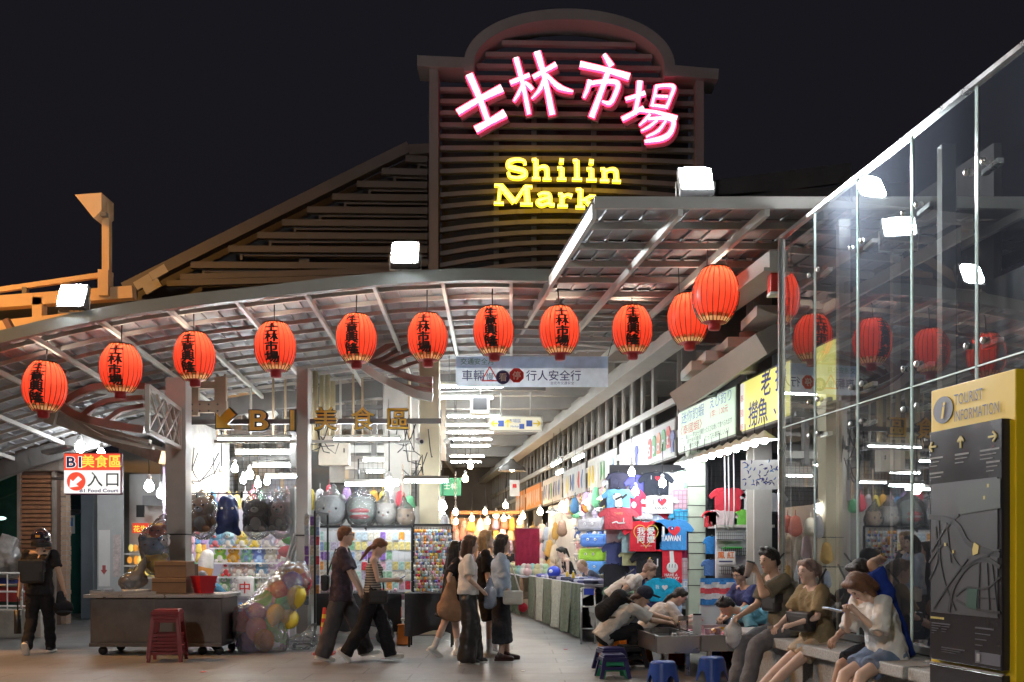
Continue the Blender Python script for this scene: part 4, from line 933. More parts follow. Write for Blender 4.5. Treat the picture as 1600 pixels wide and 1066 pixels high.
lines(.07, 1.09, 1, .12, .012, m=YT2); lines(.08, 1.06, 5, .1, .007, .014, TG); lines(.17, 1.06, 4, .08, .007, .014, TG); lines(.46, 1.06, 5, .14, .009, .03, TG); lines(.17, .93, 3, .2, .006, .012, TG)
MB().box((.56, -.047, .905), (.2, .004, .06)).build('notice', TG, tt); MB().box((.49, -.051, .905), (.025, .004, .04)).build('notice_icon', PALE, tt)
# ================================================================== left building
BK = M('slat_wood', (.30, .14, .07), .6, 0, .25, 6); STONE = M('stained_stone', (.24, .20, .17), .8, 0, .35, 2, .3, 12)
lc = thing('pillar', 'brown slatted pillar with stained stone capital at far left', 'pillar', (gx(57, 20), 20, 0))
pwid = (86 - 32) / F * 20
MB().box((0, .35, 1.55), (pwid, .6, 3.1)).build('core', M('pillar_core', (.12, .07, .05), .8), lc)
for k in range(34): MB().box((-.02, .03, .12 + k * .087), (pwid - .06, .06, .062)).build('slat', BK, lc)
for s in (-1, 1): MB().box((s * pwid / 2, .02, 1.55), (.06, .1, 3.1)).build('edge_strip', STONE, lc)
MB().box((0, .3, 3.6), (pwid + .35, .75, 1.0)).build('capital', STONE, lc, .03)
MB().box((.5, .3, 4.45), (2.6, .8, .7)).build('lintel', CONC, lc, .02)
mb = MB()
for k in range(30): mb.box((pwid / 2 + .2, .2, .1 + k * .095), (.22, .2, .07))
bp = thing('brick_pier', 'narrow pale brick pier right of the slatted pillar', 'pier', (gx(93, 20.3), 20.3, 0))
for k in range(30): MB().box((rnd(-.008, .008), .12, .06 + k * .1), (.26, .22, .085)).build('brick', M('pale_brick', (.42, .30, .22), .8, 0, .2, 9), bp)
MB().box((0, .14, 1.5), (.23, .2, 3.0)).build('mortar', CONC, bp)
shop = thing('shop_window', 'dark green reflecting shop window at the left edge', 'window', (gx(0, 20.2), 20.2, 0))
MB().add([(-3, 0, .9), (.42, 0, .9), (.42, 0, 4.2), (-3, 0, 4.2)], [(0, 1, 2, 3)]).build('pane', thin_glass('shop_glass', (.35, .55, .5), 1.4), shop)
MB().box((-1.3, 0, .85), (3.5, .1, .1)).build('sill', STEEL_P, shop); MB().box((-1.3, 0, 4.25), (3.5, .12, .1)).build('head', STEEL_D, shop)
MB().box((-1.3, 1.6, 2), (3.5, .1, 4)).build('interior', M('shop_green', (.05, .12, .10), .6, 0, .5, 1.5), shop)
for k, (x, z) in enumerate(((-.2, 1.6), (.1, 1.9), (.2, 1.5), (-.5, 2.2))): ball('shop_lamp', EM('shop_lamp', (.9, 1, .95), 2.5), shop, (x, 1.0, z), (.12, .05, .04))
dr = thing('shop_door', 'green glass door with blue notice in a steel frame', 'door', (gx(110, 23), 23, 0))
MB().box((0, 0, 1.2), (.5, .03, 2.3)).build('leaf', M('door_green', (.03, .13, .11), .2, 0, .2, 3), dr)
for x in (-.29, .32): MB().box((x, -.03, 1.6), (.08, .12, 3.2)).build('jamb', CHROME, dr)
for z in (2.42, 3.2, .03): MB().box((0, -.03, z), (.66, .12, .07)).build('rail', CHROME, dr)
MB().box((0, -.01, 2.82), (.52, .02, .7)).build('fanlight', thin_glass('door_glass', (.5, .65, .6)), dr)
MB().box((-.06, -.04, 2.12), (.36, .01, .42)).build('notice', WHITE, dr); MB().box((-.06, -.05, 2.18), (.28, .01, .2)).build('notice_print', M('print_sky', (.08, .35, .75), .5, 0, 0), dr)
single(B((0, 0, 1.75), (.28, .4, 3.5)), 'pilaster', M('slate_panel', (.17, .20, .24), .5, 0, .08), 'plain slate grey pilaster beside the green door', 'pilaster', (gx(136, 22), 22.2, 0), bevel=.01)
fg = thing('frosted_panel', 'frosted glass partition with a large arrow notice', 'partition', (gx(167, 21), 21.2, 0))
MB().box((0, 0, 1.7), (.56, .02, 3.2)).build('pane', M('frosted', (.50, .52, .52), .35, 0, .08), fg); MB().box((0, 0, .05), (.6, .06, .1)).build('rail', CHROME, fg)
MB().box((-.13, -.02, 1.35), (.24, .01, 1.2)).build('notice', WHITE, fg); MB().prism([(-.13 + a * .07, 1.1 + b * .1) for a, b in ((-.5, 1), (-.5, 0), (-1, 0), (0, -1), (1, 0), (.5, 0), (.5, 1))], -.032, -.028).build('arrow', M('notice_red', (.45, .1, .1), .6, 0, 0), fg)
MB().box((.14, -.02, 1.4), (.16, .01, .9)).build('notice', M('notice_paper', (.6, .52, .5), .7, 0, .3, 14), fg)
lbm = thing('ceiling_duct', 'long metal duct sloping down from the left pillar to the post', 'duct', (0, 0, 0))
MB().bar(at(100, 655, 18), at(262, 716, 17), .35, .22, up=(0, 0, 1)).build('trunk', M('duct_metal', (.42, .37, .32), .35, .5, .2, 4), lbm); MB().bar(at(60, 640, 18.4), at(105, 655, 18), .5, .3, up=(0, 0, 1)).build('joint_box', STEEL, lbm)
cl2 = MB(); cl2.add([(gx(-60, 20), 17.2, 4.4), (gx(285, 17), 16.8, 4.2), (gx(285, 24), 24, 4.0), (gx(-60, 24), 24, 4.4)], [(0, 1, 2, 3)]); struct(cl2, 'soffit', M('soffit_paint', (.22, .22, .2), .8, 0, .15))
for px, py, l in ((125, 697, 'left'), (158, 709, 'right')): bulb(at(px, py + 2, 19), l + ' small white lamp under the left soffit', False, .12, .09, 'recessed soffit lamps')
# low planter, railing and clutter at the left edge
pl = thing('planter', 'low pale stone planter at the left edge', 'planter', (gx(-30, 16.9), 17.0, 0))
MB().box((0, .3, .24), (1.9, .5, .48)).build('kerb', M('planter_stone', (.42, .39, .34), .8, 0, .2, 4, .3, 30), pl, .02)
rl = thing('railing', 'white tubular railing above the planter', 'railing', (gx(-25, 17.1), 17.2, .49))
for z in (.05, .3, .62): T([(-.9, 0, z), (.85, 0, z)], .018, 8).build('rail', WHITE, rl)
for k in range(8): T([(-.9 + k * .25, 0, 0), (-.9 + k * .25, 0, .62)], .013 if k % 3 else .022, 8).build('baluster', WHITE, rl)
for k, (px, py, c, l) in enumerate(((6, 900, (.02, .05, .35), 'blue crate behind the railing'), (18, 928, (.4, .05, .05), 'red crate behind the railing'))):
    t = thing('crate', l, 'crate', at(px, py + 12, 18.2)); MB().box((0, 0, .12), (.4, .35, .24)).build('box', PLA('crate_%d' % k, c), t, .02); MB().box((0, 0, .255), (.44, .39, .03)).build('rim', PLA('crate_%d' % k, c), t)
ft = thing('foil_bundle', 'crumpled grey foil bundle piled behind the railing', 'bundle', at(14, 880, 18.0)); mb = MB()
for k in range(9): mb.box((rnd(-.25, .25), rnd(-.1, .1), rnd(-.1, .35)), (rnd(.2, .45), rnd(.2, .3), rnd(.2, .4)), Euler((rnd(-.5, .5), rnd(-.5, .5), rnd(0, 3))).to_matrix())
remesh(mb, 'sheet', M('foil', (.40, .39, .38), .4, .4, .3, 9), ft, .03, 2)
fs_ = thing('trolley', 'dark trolley frame under the foil bundle', 'trolley', at(14, 905, 18.0))
for s in (-.25, .25): T([(s, 0, -.5), (s, 0, .2)], .02, 6).build('leg', STEEL_D, fs_)
MB().box((0, 0, .05), (.7, .4, .04)).build('deck', STEEL_D, fs_)

# bright food stalls glimpsed behind, left of the post
fb = thing('snack_stall', 'bright snack stall with red and yellow boards seen past the cart', 'stall', (gx(212, 21), 21.5, 0))
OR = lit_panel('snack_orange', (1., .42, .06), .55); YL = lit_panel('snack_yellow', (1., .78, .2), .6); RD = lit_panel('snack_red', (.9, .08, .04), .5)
MB().box((0, .5, 1.6), (1.0, .1, 3.2)).build('back_panel', M('stall_white', (.62, .62, .6), .6, 0, .1), fb)
MB().box((-.12, .1, 2.0), (.34, .05, .22)).build('sign_board', RD, fb); MB().box((.22, .12, 1.95), (.26, .05, .32)).build('sign_board', OR, fb)
text('lettering', '花生', .15, YPR, fb, (-.12, .07, 1.93), bold=.02); text('lettering', '成品', .13, WHITE, fb, (.22, .09, 1.9), bold=.02)
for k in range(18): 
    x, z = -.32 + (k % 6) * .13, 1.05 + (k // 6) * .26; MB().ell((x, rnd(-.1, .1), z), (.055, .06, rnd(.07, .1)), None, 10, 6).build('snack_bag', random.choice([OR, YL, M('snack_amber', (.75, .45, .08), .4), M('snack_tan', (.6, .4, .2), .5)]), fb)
for z in (.92, 1.18, 1.44): MB().box((0, 0, z), (.86, .34, .03)).build('shelf', WHITE, fb)
MB().box((0, 0, .46), (.9, .4, .9)).build('counter', M('counter_grey', (.25, .24, .23), .5), fb)
MB().box((.12, .15, 2.6), (.42, .04, .22)).build('menu_board', M('menu_grey', (.35, .35, .36), .5), fb); MB().box((-.05, -.1, 2.36), (.16, .05, .26)).build('speaker', BLACK, fb)

# ================================================================== steel cart and what is on it
YC = 14.15; x0, x1 = gx(140, YC), gx(346, YC)
ct = thing('cart', 'long dull stainless steel cart on castors at lower left', 'cart', ((x0 + x1) / 2, YC, 0)); wd = x1 - x0
CS = M('cart_steel', (.17, .16, .155), .38, .85, .25, 2.5, .1, 40)
MB().box((0, .42, .465), (wd, .8, .69)).build('body', CS, ct, .01); MB().box((-.02, .42, .845), (wd + .12, .9, .05)).build('worktop', CHROME, ct, .006)
for x in (-wd / 4, wd / 4): MB().box((x, .014, .5), (wd / 2 - .05, .01, .6)).build('front_panel', CS, ct)
MB().box((0, .005, .15), (wd, .05, .05)).build('skirt_rail', CS, ct)
for x in (-wd / 2 + .15, wd / 2 - .3, wd / 2 - .06):
    for y in (.1, .75): 
        o = MB().lathe([(.001, -.02), (.06, -.02), (.065, 0), (.06, .02), (.001, .02)], 14).build('castor', BLACK, ct); o.location = (x, y, .062); o.rotation_euler = (PI / 2, 0, rnd(-.3, .3))
        MB().box((x, y, .155), (.05, .06, .08)).build('castor_fork', STEEL_D, ct)
for (a, b) in (((-wd / 2, .42, .9), (.02, .8, .05)), ((-wd / 4, .02, .89), (wd / 2, .02, .04))): MB().box(a, b).build('lip', CHROME, ct)
ZCt = .872
bxm = M('cardboard', (.24, .15, .09), .8, 0, .15, 3)
def carton(px, Y, z, w, h, label, mat=bxm, d=.4):
    t = thing('carton', label, 'box', (gx(px, Y), Y, z)); MB().box((0, d / 2, h / 2), (w, d, h)).build('box', mat, t, .008)
    MB().box((0, d / 2, h + .004), (.06, d * .98, .006)).build('tape', M('tape', (.35, .25, .13), .3), t); MB().box((0, -.002, h * .72), (w * .98, .004, .012)).build('flap_seam', M('seam', (.08, .05, .03), .9), t); return t
carton(264, 14.4, ZCt, .5, .22, 'brown carton on the cart right under the topmost one'); carton(266, 14.42, ZCt + .225, .46, .24, 'topmost brown carton on the cart'); carton(281, 14.75, ZCt, .3, .42, 'tall dark carton at the back of the cart', M('dark_board', (.12, .07, .05), .8))
for k, (px, z) in enumerate(((206, 0), (222, 0))):
    t = thing('tray', ['white foam tray on the left of the cart', 'second foam tray on the cart'][k], 'tray', (gx(px, 14.5), 14.5, ZCt)); MB().lathe([(.001, .004), (.11, .004), (.14, .05), (.145, .055), (.12, .02), (.001, .012)], 4).build('shell', WHITE, t)
BAGC = thin_glass('clear_bag', (.86, .87, .87), .7, .12, .18, (.75, .76, .78), .8, 9)
def bag(name, label, shapes, mat, voxel=.025, loc=(0, 0, 0), cat='bag', noise=.008, fill=None):
    t = thing(name, label, cat, loc); mb = MB()
    for s in shapes: mb.caps(*s, n=12)
    remesh(mb, 'film', mat, t, voxel, 2, .5, noise, 14); return t
GB = thin_glass('grey_bag', (.6, .62, .64), .8, .15, .45, (.35, .37, .40), .8, 9)
t = bag('plastic_bag', 'grey plastic bag slumped on the left half of the cart', [((0, 0, .12), (.12, .05, .15), .15, .13), ((.1, .02, .2), (.22, .05, .48), .12, .03)], GB, loc=(gx(200, 14.55), 14.6, ZCt + .03))
p = at(243, 850, 14.9); hb = bag('hanging_bag', 'clear bag of stuffed toys tied to the post above the cart', [((0, 0, -.28), (-.03, 0, .05), .2, .22), ((-.02, 0, .1), (.12, .02, .42), .18, .05)], BAGC, loc=p)
for c, q, rr, nm in (((.75, .52, .05), (.02, 0, -.3), (.17, .12, .15), 'yellow'), ((.10, .22, .42), (-.05, 0, -.04), (.18, .13, .14), 'blue'), ((.6, .12, .06), (.02, .02, .18), (.13, .1, .1), 'red'), ((.7, .7, .68), (.1, .05, .04), (.1, .1, .1), 'white')):
    t = thing('plush_toy', nm + ' stuffed toy inside the clear bag above the cart', 'plush', p + Vector(q)); ball('body', FAB('plush_' + nm, c), t, (0, 0, 0), rr)
    for s in (-1, 1): ball('ear', FAB('plush_' + nm, c), t, (s * rr[0] * .7, 0, rr[2] * .75), rr[0] * .3)
    for s in (-1, 1): ball('eye', BLACK, t, (s * rr[0] * .35, -rr[1] * .92, rr[2] * .2), .014)
rb = thing('basket', 'red plastic basket on the right end of the cart', 'basket', (gx(317, 14.5), 14.55, ZCt)); RP = PLA('red_plastic', (.55, .02, .03))
MB().lathe([(.14, 0), (.19, .24), (.205, .25), (.195, .23), (.13, .01)], 4, sm=False).build('tub', RP, rb); 
for z in (.08, .15): MB().lathe([(.16 + z * .17, z), (.165 + z * .17, z + .02)], 4, sm=False).build('rib', RP, rb)
# stools
def stack_stool(loc, label, mat, h=.46, n=1, rz=0., w=.26, group='plastic stools'):
    t = thing('stool', label, 'stool', loc, rz, group); s = w / .26
    def build(z, par):
        MB().box((0, 0, h - .015 + z), (w * .86, w * .86, .03)).build('seat', mat, par, .012)
        MB().box((0, 0, h - .05 + z), (w * .94, w * .94, .05)).build('apron', mat, par, .008)
        for a in (-1, 1):
            for b in (-1, 1):
                MB().bar((a * w * .40, b * w * .40, h - .05 + z), (a * w * .55, b * w * .55, 0 + z), .045, .035).build('leg', mat, par)
        for zz in (.12, .26):
            q = w * (.55 - .15 * zz / h) - .01
            for a, b in (((-q, -q), (q, -q)), ((q, -q), (q, q)), ((q, q), (-q, q)), ((-q, q), (-q, -q))): MB().bar((*a, zz + z), (*b, zz + z), .02, .035, up=(0, 0, 1)).build('stretcher', mat, par)
    build(0, t); return t
DRED = PLA('dark_red_plastic', (.20, .018, .02))
stack_stool((gx(258, 13.35), 13.45, 0), 'dark red plastic stool standing in front of the steel cart', DRED, .60, rz=.15, w=.38); 
for k in range(2): stack_stool((gx(258, 13.35), 13.45, .05 + .05 * k), ['dark red stool nested on the front stool', 'topmost dark red stool of the nest by the cart'][k], DRED, .60, rz=.15, w=.385)

# ================================================================== plush toys
ON12 = ['first', 'second', 'third', 'fourth', 'fifth', 'sixth', 'seventh', 'eighth', 'ninth', 'tenth', 'eleventh', 'twelfth', 'thirteenth', 'fourteenth', 'fifteenth']
PC = {}
def pf(c):
    k = 'plush_%d_%d_%d' % tuple(int(v * 100) for v in c)
    return FAB(k, c, .12)
def plush(loc, label, col, s=.25, kind='bear', rz=0., col2=(.8, .75, .68), group='plush toys'):
    """sitting stuffed animal about s wide, facing local -y; loc is its seat"""
    t = thing('plush_toy', label, 'plush', loc, rz, group); m, m2 = pf(col), pf(col2); u = s / .25
    ball('body', m, t, (0, 0, .085 * u), (.09 * u, .075 * u, .09 * u)); hd = (0, -.01 * u, .215 * u)
    ball('head', m, t, hd, (.105 * u, .085 * u, .088 * u))
    ball('tummy', m2, t, (0, -.035 * u, .08 * u), (.06 * u, .05 * u, .065 * u))
    er = {'bear': [(.08, .29, .034, .02, .034)], 'bunny': [(.045, .34, .022, .018, .08)], 'cat': [(.07, .295, .03, .015, .045)], 'dog': [(.11, .22, .03, .025, .075)], 'chick': [], 'round': [(.085, .275, .024, .02, .024)]}[kind]
    for x, z, a, b, c in er:
        for sg in (-1, 1): ball('ear', m, t, (sg * x * u, 0, z * u), (a * u, b * u, c * u), (0, sg * .25, 0), 10, 7)
    for sg in (-1, 1):
        ball('eye', BLACK, t, (sg * .038 * u, -.085 * u, .232 * u), (.011 * u, .008 * u, .013 * u), None, 8, 6)
        ball('arm', m, t, (sg * .088 * u, -.035 * u, .11 * u), (.028 * u, .03 * u, .055 * u), (0, sg * -.5, 0), 10, 7)
        ball('foot', m2 if kind != 'bear' else m, t, (sg * .06 * u, -.075 * u, .028 * u), (.034 * u, .045 * u, .03 * u), None, 10, 7)
    ball('muzzle', m2 if kind != 'chick' else pf((.75, .35, .05)), t, (0, -.085 * u, .2 * u), (.038 * u, .025 * u, .026 * u) if kind != 'chick' else (.025 * u, .03 * u, .014 * u), None, 10, 7)
    if kind != 'chick': ball('nose', BLACK, t, (0, -.11 * u, .208 * u), (.011 * u, .008 * u, .008 * u), None, 8, 6)
    return t
KN = {'bear': 'bear', 'bunny': 'rabbit', 'cat': 'cat', 'dog': 'dog', 'chick': 'chick', 'round': 'round animal'}
YP = 19.6
# back of the plush stall
pb_ = MB(); pb_.box((gx(375, 20.3), 20.4, 1.2), (gx(470, 20.3) - gx(284, 20.3), .08, 2.4)); 
single(pb_, 'stall_partition', M('stall_backing', (.42, .40, .45), .7, 0, .08), 'pale lilac back partition of the plush stall', 'partition')
single(B((0, 0, 1.5), (.05, 2.6, 3.0)), 'stall_partition', M('stall_lilac', (.55, .42, .60), .7, 0, .08), 'lilac side partition beside the post', 'partition', (gx(291, 19), 19.1, 0))
single(B((0, 0, 1.3), (.08, 2.2, 2.6)), 'stall_partition', M('stall_backing2', (.5, .5, .5), .7, 0, .1), 'grey partition between plush and phone stalls', 'partition', (gx(474, 18), 18.2, 0))
single(B((0, 0, 0), (.06, 2.4, 1.35)), 'white_wall_panel', M('dirty_white', (.36, .35, .33), .7, 0, .3, 4), 'dirty white wall panel above left side of the plush stall', 'panel', (gx(312, 18), 18.6, gz(720, 18)))
rows = [(856, [(338, (.22, .45, .62), 'dog', (.7, .2, .2)), (358, (.42, .62, .72), 'cat', None), (379, (.72, .60, .18), 'chick', None), (399, (.66, .62, .45), 'bunny', (.75, .55, .1)), (419, (.60, .58, .68), 'bunny', None), (440, (.72, .48, .55), 'cat', None)]),
        (879, [(345, (.30, .60, .12), 'chick', None), (366, (.75, .40, .06), 'bear', (.7, .5, .2)), (387, (.30, .58, .42), 'bear', (.3, .45, .7)), (406, (.20, .28, .62), 'dog', (.4, .55, .8)), (424, (.70, .64, .50), 'round', None), (444, (.62, .16, .18), 'round', None)]),
        (901, [(356, (.78, .74, .70), 'bunny', (.7, .1, .1)), (374, (.68, .50, .42), 'round', None), (392, (.72, .58, .52), 'bear', None), (410, (.25, .45, .66), 'dog', None), (428, (.66, .45, .62), 'round', None)]),
        (924, [(352, (.35, .55, .3), 'bear', None), (372, (.72, .7, .66), 'cat', None), (393, (.25, .5, .25), 'bear', None), (412, (.72, .65, .55), 'dog', None)])]
cn = lambda c: min([('blue', (.2, .35, .65)), ('pale blue', (.42, .62, .72)), ('yellow', (.72, .6, .18)), ('cream', (.7, .63, .5)), ('lilac', (.6, .5, .66)), ('pink', (.72, .48, .55)), ('green', (.3, .6, .2)), ('orange', (.75, .4, .06)), ('mint green', (.3, .58, .42)), ('red', (.62, .16, .18)), ('white', (.78, .75, .72)), ('tan', (.68, .5, .42)), ('dark green', (.25, .5, .25)), ('grey', (.4, .4, .42)), ('brown', (.22, .12, .07)), ('black', (.03, .03, .04)), ('navy', (.03, .05, .15)), ('purple', (.35, .2, .6)), ('lime', (.5, .75, .1))], key=lambda q: sum((a - b) ** 2 for a, b in zip(q[1], c)))[0]
rn = ['top', 'second', 'third', 'lowest']; on = ['first', 'second', 'third', 'fourth', 'fifth', 'sixth']
for r_, (py, lst) in enumerate(rows):
    z = gz(py, YP); single(B((0, 0, -.015), (gx(450, YP) - gx(330, YP), .34, .03)), 'shelf', WHITE, rn[r_] + ' white shelf of the plush stall', 'shelf', (gx(390, YP), YP, z))
    for i, (px, c, kd, c2) in enumerate(lst):
        plush((gx(px, YP), YP - .02, z), '%s plush %s, %s from left on the %s shelf' % (cn(c), KN[kd], on[i], rn[r_]), c, .27, kd, rnd(-.2, .2), c2 or (.8, .76, .70), 'plush toys on the stall shelves')
# big bagged plush hanging at the front of the plush stall
YH = 17.2
for px, py, c, kd, s, lab in ((316, 802, (.30, .16, .09), 'bear', .50, 'big brown bagged bear hanging leftmost in the plush stall'), (402, 802, (.05, .04, .045), 'dog', .48, 'big black bagged dog hanging third in the plush stall'), (440, 800, (.58, .34, .32), 'bunny', .44, 'big pink bagged rabbit hanging right in the plush stall')):
    p = at(px, py, YH); plush(p + Vector((0, 0, -.33)), lab, c, s, kd, rnd(-.3, .3), (.34, .30, .28), 'big hanging plush in bags')
    bag('plastic_bag', 'clear bag wrapped round the ' + lab.split(' hanging')[0].replace('bagged ', ''), [((0, 0, -.22), (0, 0, .12), .25, .24), ((0, 0, .12), (0, 0, .42), .2, .03)], BAGC, .035, p, 'bag', .01)
p = at(356, 804, YH); hp = thing('plush_toy', 'big navy blue whale-shaped bagged plush hanging second in the plush stall', 'plush', p, .2, 'big hanging plush in bags'); mb = MB()
mb.caps((0, 0, -.1), (0, 0, .18), .2, .17, 16).caps((-.08, 0, -.22), (-.16, -.02, -.3), .1, .06).caps((.08, 0, -.22), (.17, 0, -.32), .1, .06); remesh(mb, 'body', M('navy_shiny', (.03, .05, .16), .22, 0, .3, 5, .6, 10), hp, .025, 3, .5, .006, 14)
for s in (-1, 1): ball('eye', WHITE, hp, (s * .09, -.17, .1), .02)
br_ = thing('hook_rail', 'thin dark rail the big bagged plush hang from', 'rail', (gx(378, YH), YH, gz(771, YH))); wl_ = gx(472, YH) - gx(284, YH)
T([(-wl_ / 2, 0, .0), (wl_ * .3, 0, 0), (wl_ / 2, 0, .08)], .014, 6).build('rod', STEEL_D, br_)
for k in range(9): MB().box((-wl_ / 2 + wl_ * k / 8, 0, -.03), (.03, .02, .1)).build('clip', BLACK, br_)
cs = cloth(.75, 1.9, 10, 8, .05); cs = single(cs, 'plastic_curtain', thin_glass('curtain_film', (.9, .9, .9), .8, .1, .22, (.8, .8, .8), .6, 4), 'clear plastic dust curtain hanging at the right of the plush stall', 'curtain', (gx(440, 17), 17.05, gz(850, 17)), R(-12))
pole = thing('stand_pole', 'grey folded stand leaning behind the balloon bag', 'stand', at(440, 905, 16.4)); 
for a in (-.02, .05): T([(a - .16, 0, -.55), (a + .22, .1, .75)], .025, 8).build('tube', STEEL, pole)
for k, (px, py, c, l) in enumerate(((455, 842, (.12, .55, .12), 'green'), (450, 862, (.70, .10, .12), 'red'), (447, 886, (.55, .32, .55), 'mauve'))):
    t = thing('cushion', l + ' disc cushion stacked behind the plastic curtain', 'cushion', at(px, py, 17.8), R(20)); ball('pad', FAB('disc_' + l, c), t, (0, 0, 0), (.17, .08, .11)); ball('button', FAB('disc_' + l, c), t, (0, -.078, 0), .018, None, 8, 6)
mj = thing('cushion', 'white tile-shaped cushion with a red character in the plush stall', 'cushion', at(384, 918, 18.9)); MB().box((0, 0, 0), (.32, .14, .42)).build('pad', pf((.78, .76, .74)), mj, .05); text('lettering', '中', .24, REDP, mj, (0, -.078, -.09), bold=.02)
gp = thing('capsule_plush', 'long white and orange striped bolster leaning beside the seated vendor', 'plush', at(318, 890, 18.3)); mb = MB()
MB().caps((-.06, 0, -.28), (-.01, 0, -.12), .15, .155, 18).build('lower', pf((.72, .70, .72)), gp); MB().caps((-.01, 0, -.1), (.02, 0, .02), .158, .158, 18).build('band', pf((.75, .36, .10)), gp); MB().caps((.03, 0, .06), (.07, 0, .25), .154, .12, 18).build('upper', pf((.8, .78, .74)), gp)
bb_ = bag('plastic_bag', 'blue plastic sack on the ground behind the seated vendor', [((0, 0, .2), (.02, 0, .32), .21, .17), ((.02, 0, .3), (.05, 0, .52), .12, .04)], M('blue_sack', (.02, .16, .55), .3, 0, .2, 5, .5, 10), .03, (gx(368, 18.2), 18.4, 0))

# ================================================================== balloon sack
bs = bag('balloon_sack', 'huge clear plastic sack bulging with coloured balloons, leaning on the stall', [(at(402, 980, 14.75), at(458, 905, 15.1), .36, .28), (at(385, 965, 14.7), at(420, 1000, 14.75), .22, .3), (at(455, 920, 15.1), at(474, 880, 15.2), .24, .06), (at(398, 1005, 14.7), at(425, 1005, 14.8), .26, .24)], thin_glass('sack_film', (.93, .93, .93), 1.8, .1, .28, (.85, .85, .85), 1., 6), .035, (0, 0, 0), 'sack', .012)
BC = [('red', (.70, .05, .08)), ('orange', (.80, .25, .03)), ('yellow', (.80, .62, .05)), ('green', (.08, .50, .10)), ('purple', (.20, .06, .40)), ('pink', (.75, .28, .38)), ('pale blue', (.25, .42, .65))]
BPOS = [(383, 972, 0, 'pink'), (378, 985, 5, 'red'), (397, 962, 4, 'purple'), (415, 955, 6, 'pale'), (400, 985, 5, 'pink'), (390, 1008, 4, 'purple'), (413, 1003, 1, 'orange'), (432, 985, 3, 'green'), (430, 962, 2, 'yellow'), (447, 945, 3, 'green'), (440, 925, 0, 'red'), (425, 938, 5, 'pink'), (455, 912, 4, 'purple'), (466, 895, 1, 'orange'), (462, 935, 2, 'yellow'), (450, 968, 2, 'yellow'), (410, 940, 3, 'green'), (470, 915, 0, 'red')]
for k, (px, py, c, _) in enumerate(BPOS):
    p = at(px, py, 14.72 + (1000 - py) / 230 + (.12 if k % 2 else -.03)); nm, col = BC[c]
    t = thing('balloon', '%s balloon in the clear sack, %s' % (nm, ['at its left edge', 'at its lower left', 'near its upper left rim', 'in its upper middle', 'in its centre', 'at the bottom left', 'at the bottom', 'at the lower right', 'right of centre', 'on the right flank', 'high on the upper slope', 'on the upper left slope', 'near the neck', 'in the neck', 'under the neck', 'low on the right flank', 'at the left shoulder', 'against the post side'][k]), 'balloon', p, rnd(0, 6), 'balloons in the sack')
    m = M('balloon_' + nm.replace(' ', '_'), col, .22, 0, .08, 3, coat=.4); r = .15
    MB().lathe([(.001, -.17), (.02, -.165), (.07, -.13), (.125, -.06), (.15, .02), (.135, .1), (.08, .155), (.001, .17)], 16).build('skin', m, t); MB().lathe([(.018, -.185), (.006, -.168)], 8).build('knot', m, t)
    t.rotation_euler = (rnd(-.9, .9), rnd(-.9, .9), rnd(0, 6)); q = rnd(.95, 1.2); t.scale = (q * rnd(.85, 1.1), q * rnd(.85, 1.1), q * rnd(.95, 1.25))
wb = bag('plastic_bag', 'crumpled clear plastic at the foot of the balloon sack', [((0, 0, .1), (.25, .1, .14), .11, .13), ((.2, .1, .15), (.3, .2, .34), .12, .05)], BAGC, .03, (gx(455, 14.9), 14.95, 0), 'bag', .02)

# ================================================================== phone case stall
BKM = M('black_frame', (.02, .02, .022), .4, .3, .1)
YR = 16.5; zt, zb = gz(823, YR), gz(934, YR)
rk = thing('display_rack', 'wide black-framed rack behind the couple, filled with phone cases', 'rack', (0, YR, 0)); xa, xm, xb = gx(497, YR), gx(571, YR), gx(644, YR)
for x in (xa, xm, xb): MB().bar((x, .02, .3), (x, .02, zt), .035, .035).build('upright', BKM, rk)
MB().bar((xa, .02, zt), (xb, .02, zt), .04, .04, up=(0, 0, 1)).build('top_bar', BKM, rk)
MB().box(((xa + xb) / 2, .07, (zt + zb) / 2), (xb - xa, .02, zt - zb)).build('back_board', lit_panel('rack_board_glow', (.85, .88, .92), .22), rk)  # board glows faintly by itself, standing in for lamplight on it
for k in range(7): MB().bar((xa, .01, zb + .1 + k * (zt - zb) / 7), (xb, .01, zb + .1 + k * (zt - zb) / 7), .015, .015, up=(0, 0, 1)).build('hang_bar', STEEL_P, rk)
cw, chh = .097, .162
cm = MB(); cm.prism(rrect(cw, chh, .012)[::-1], -.008, .004, 0); cm.prism(rrect(cw * .9, chh * .84, .012, 0, -.008)[::-1], -.014, -.008, 1); cm.box((0, -.003, chh / 2 + .012), (.03, .006, .03), None, 0)
case_me = cm.mesh('phone_case', [WHITE, BLACK])
CCOL = [('white', (.78, .78, .78)), ('yellow', (.75, .60, .12)), ('purple', (.28, .15, .50)), ('pink', (.75, .35, .48)), ('blue', (.12, .25, .55)), ('mint', (.35, .65, .58)), ('red', (.65, .06, .08)), ('orange', (.78, .32, .06)), ('green', (.15, .42, .20)), ('cream', (.72, .66, .52)), ('lilac', (.55, .48, .68)), ('pale blue', (.50, .65, .75))]
HOLO = M('case_white', (.72, .74, .76), .25, 0, .05)
def phone_case(loc, rz, c, label, group):
    o = bpy.data.objects.new('phone_case', case_me); C.objects.link(o); o.location = loc; o.rotation_euler = (rnd(-.06, .06), rnd(-.05, .05), rz)
    recolour(o, HOLO, 0); recolour(o, M('case_' + CCOL[c][0].replace(' ', '_'), [.75 * q + .14 for q in CCOL[c][1]] if c not in (2, 6, 7) else CCOL[c][1], .3, 0, .45, 35), 1); tag(o, label, 'phone case', group); return o
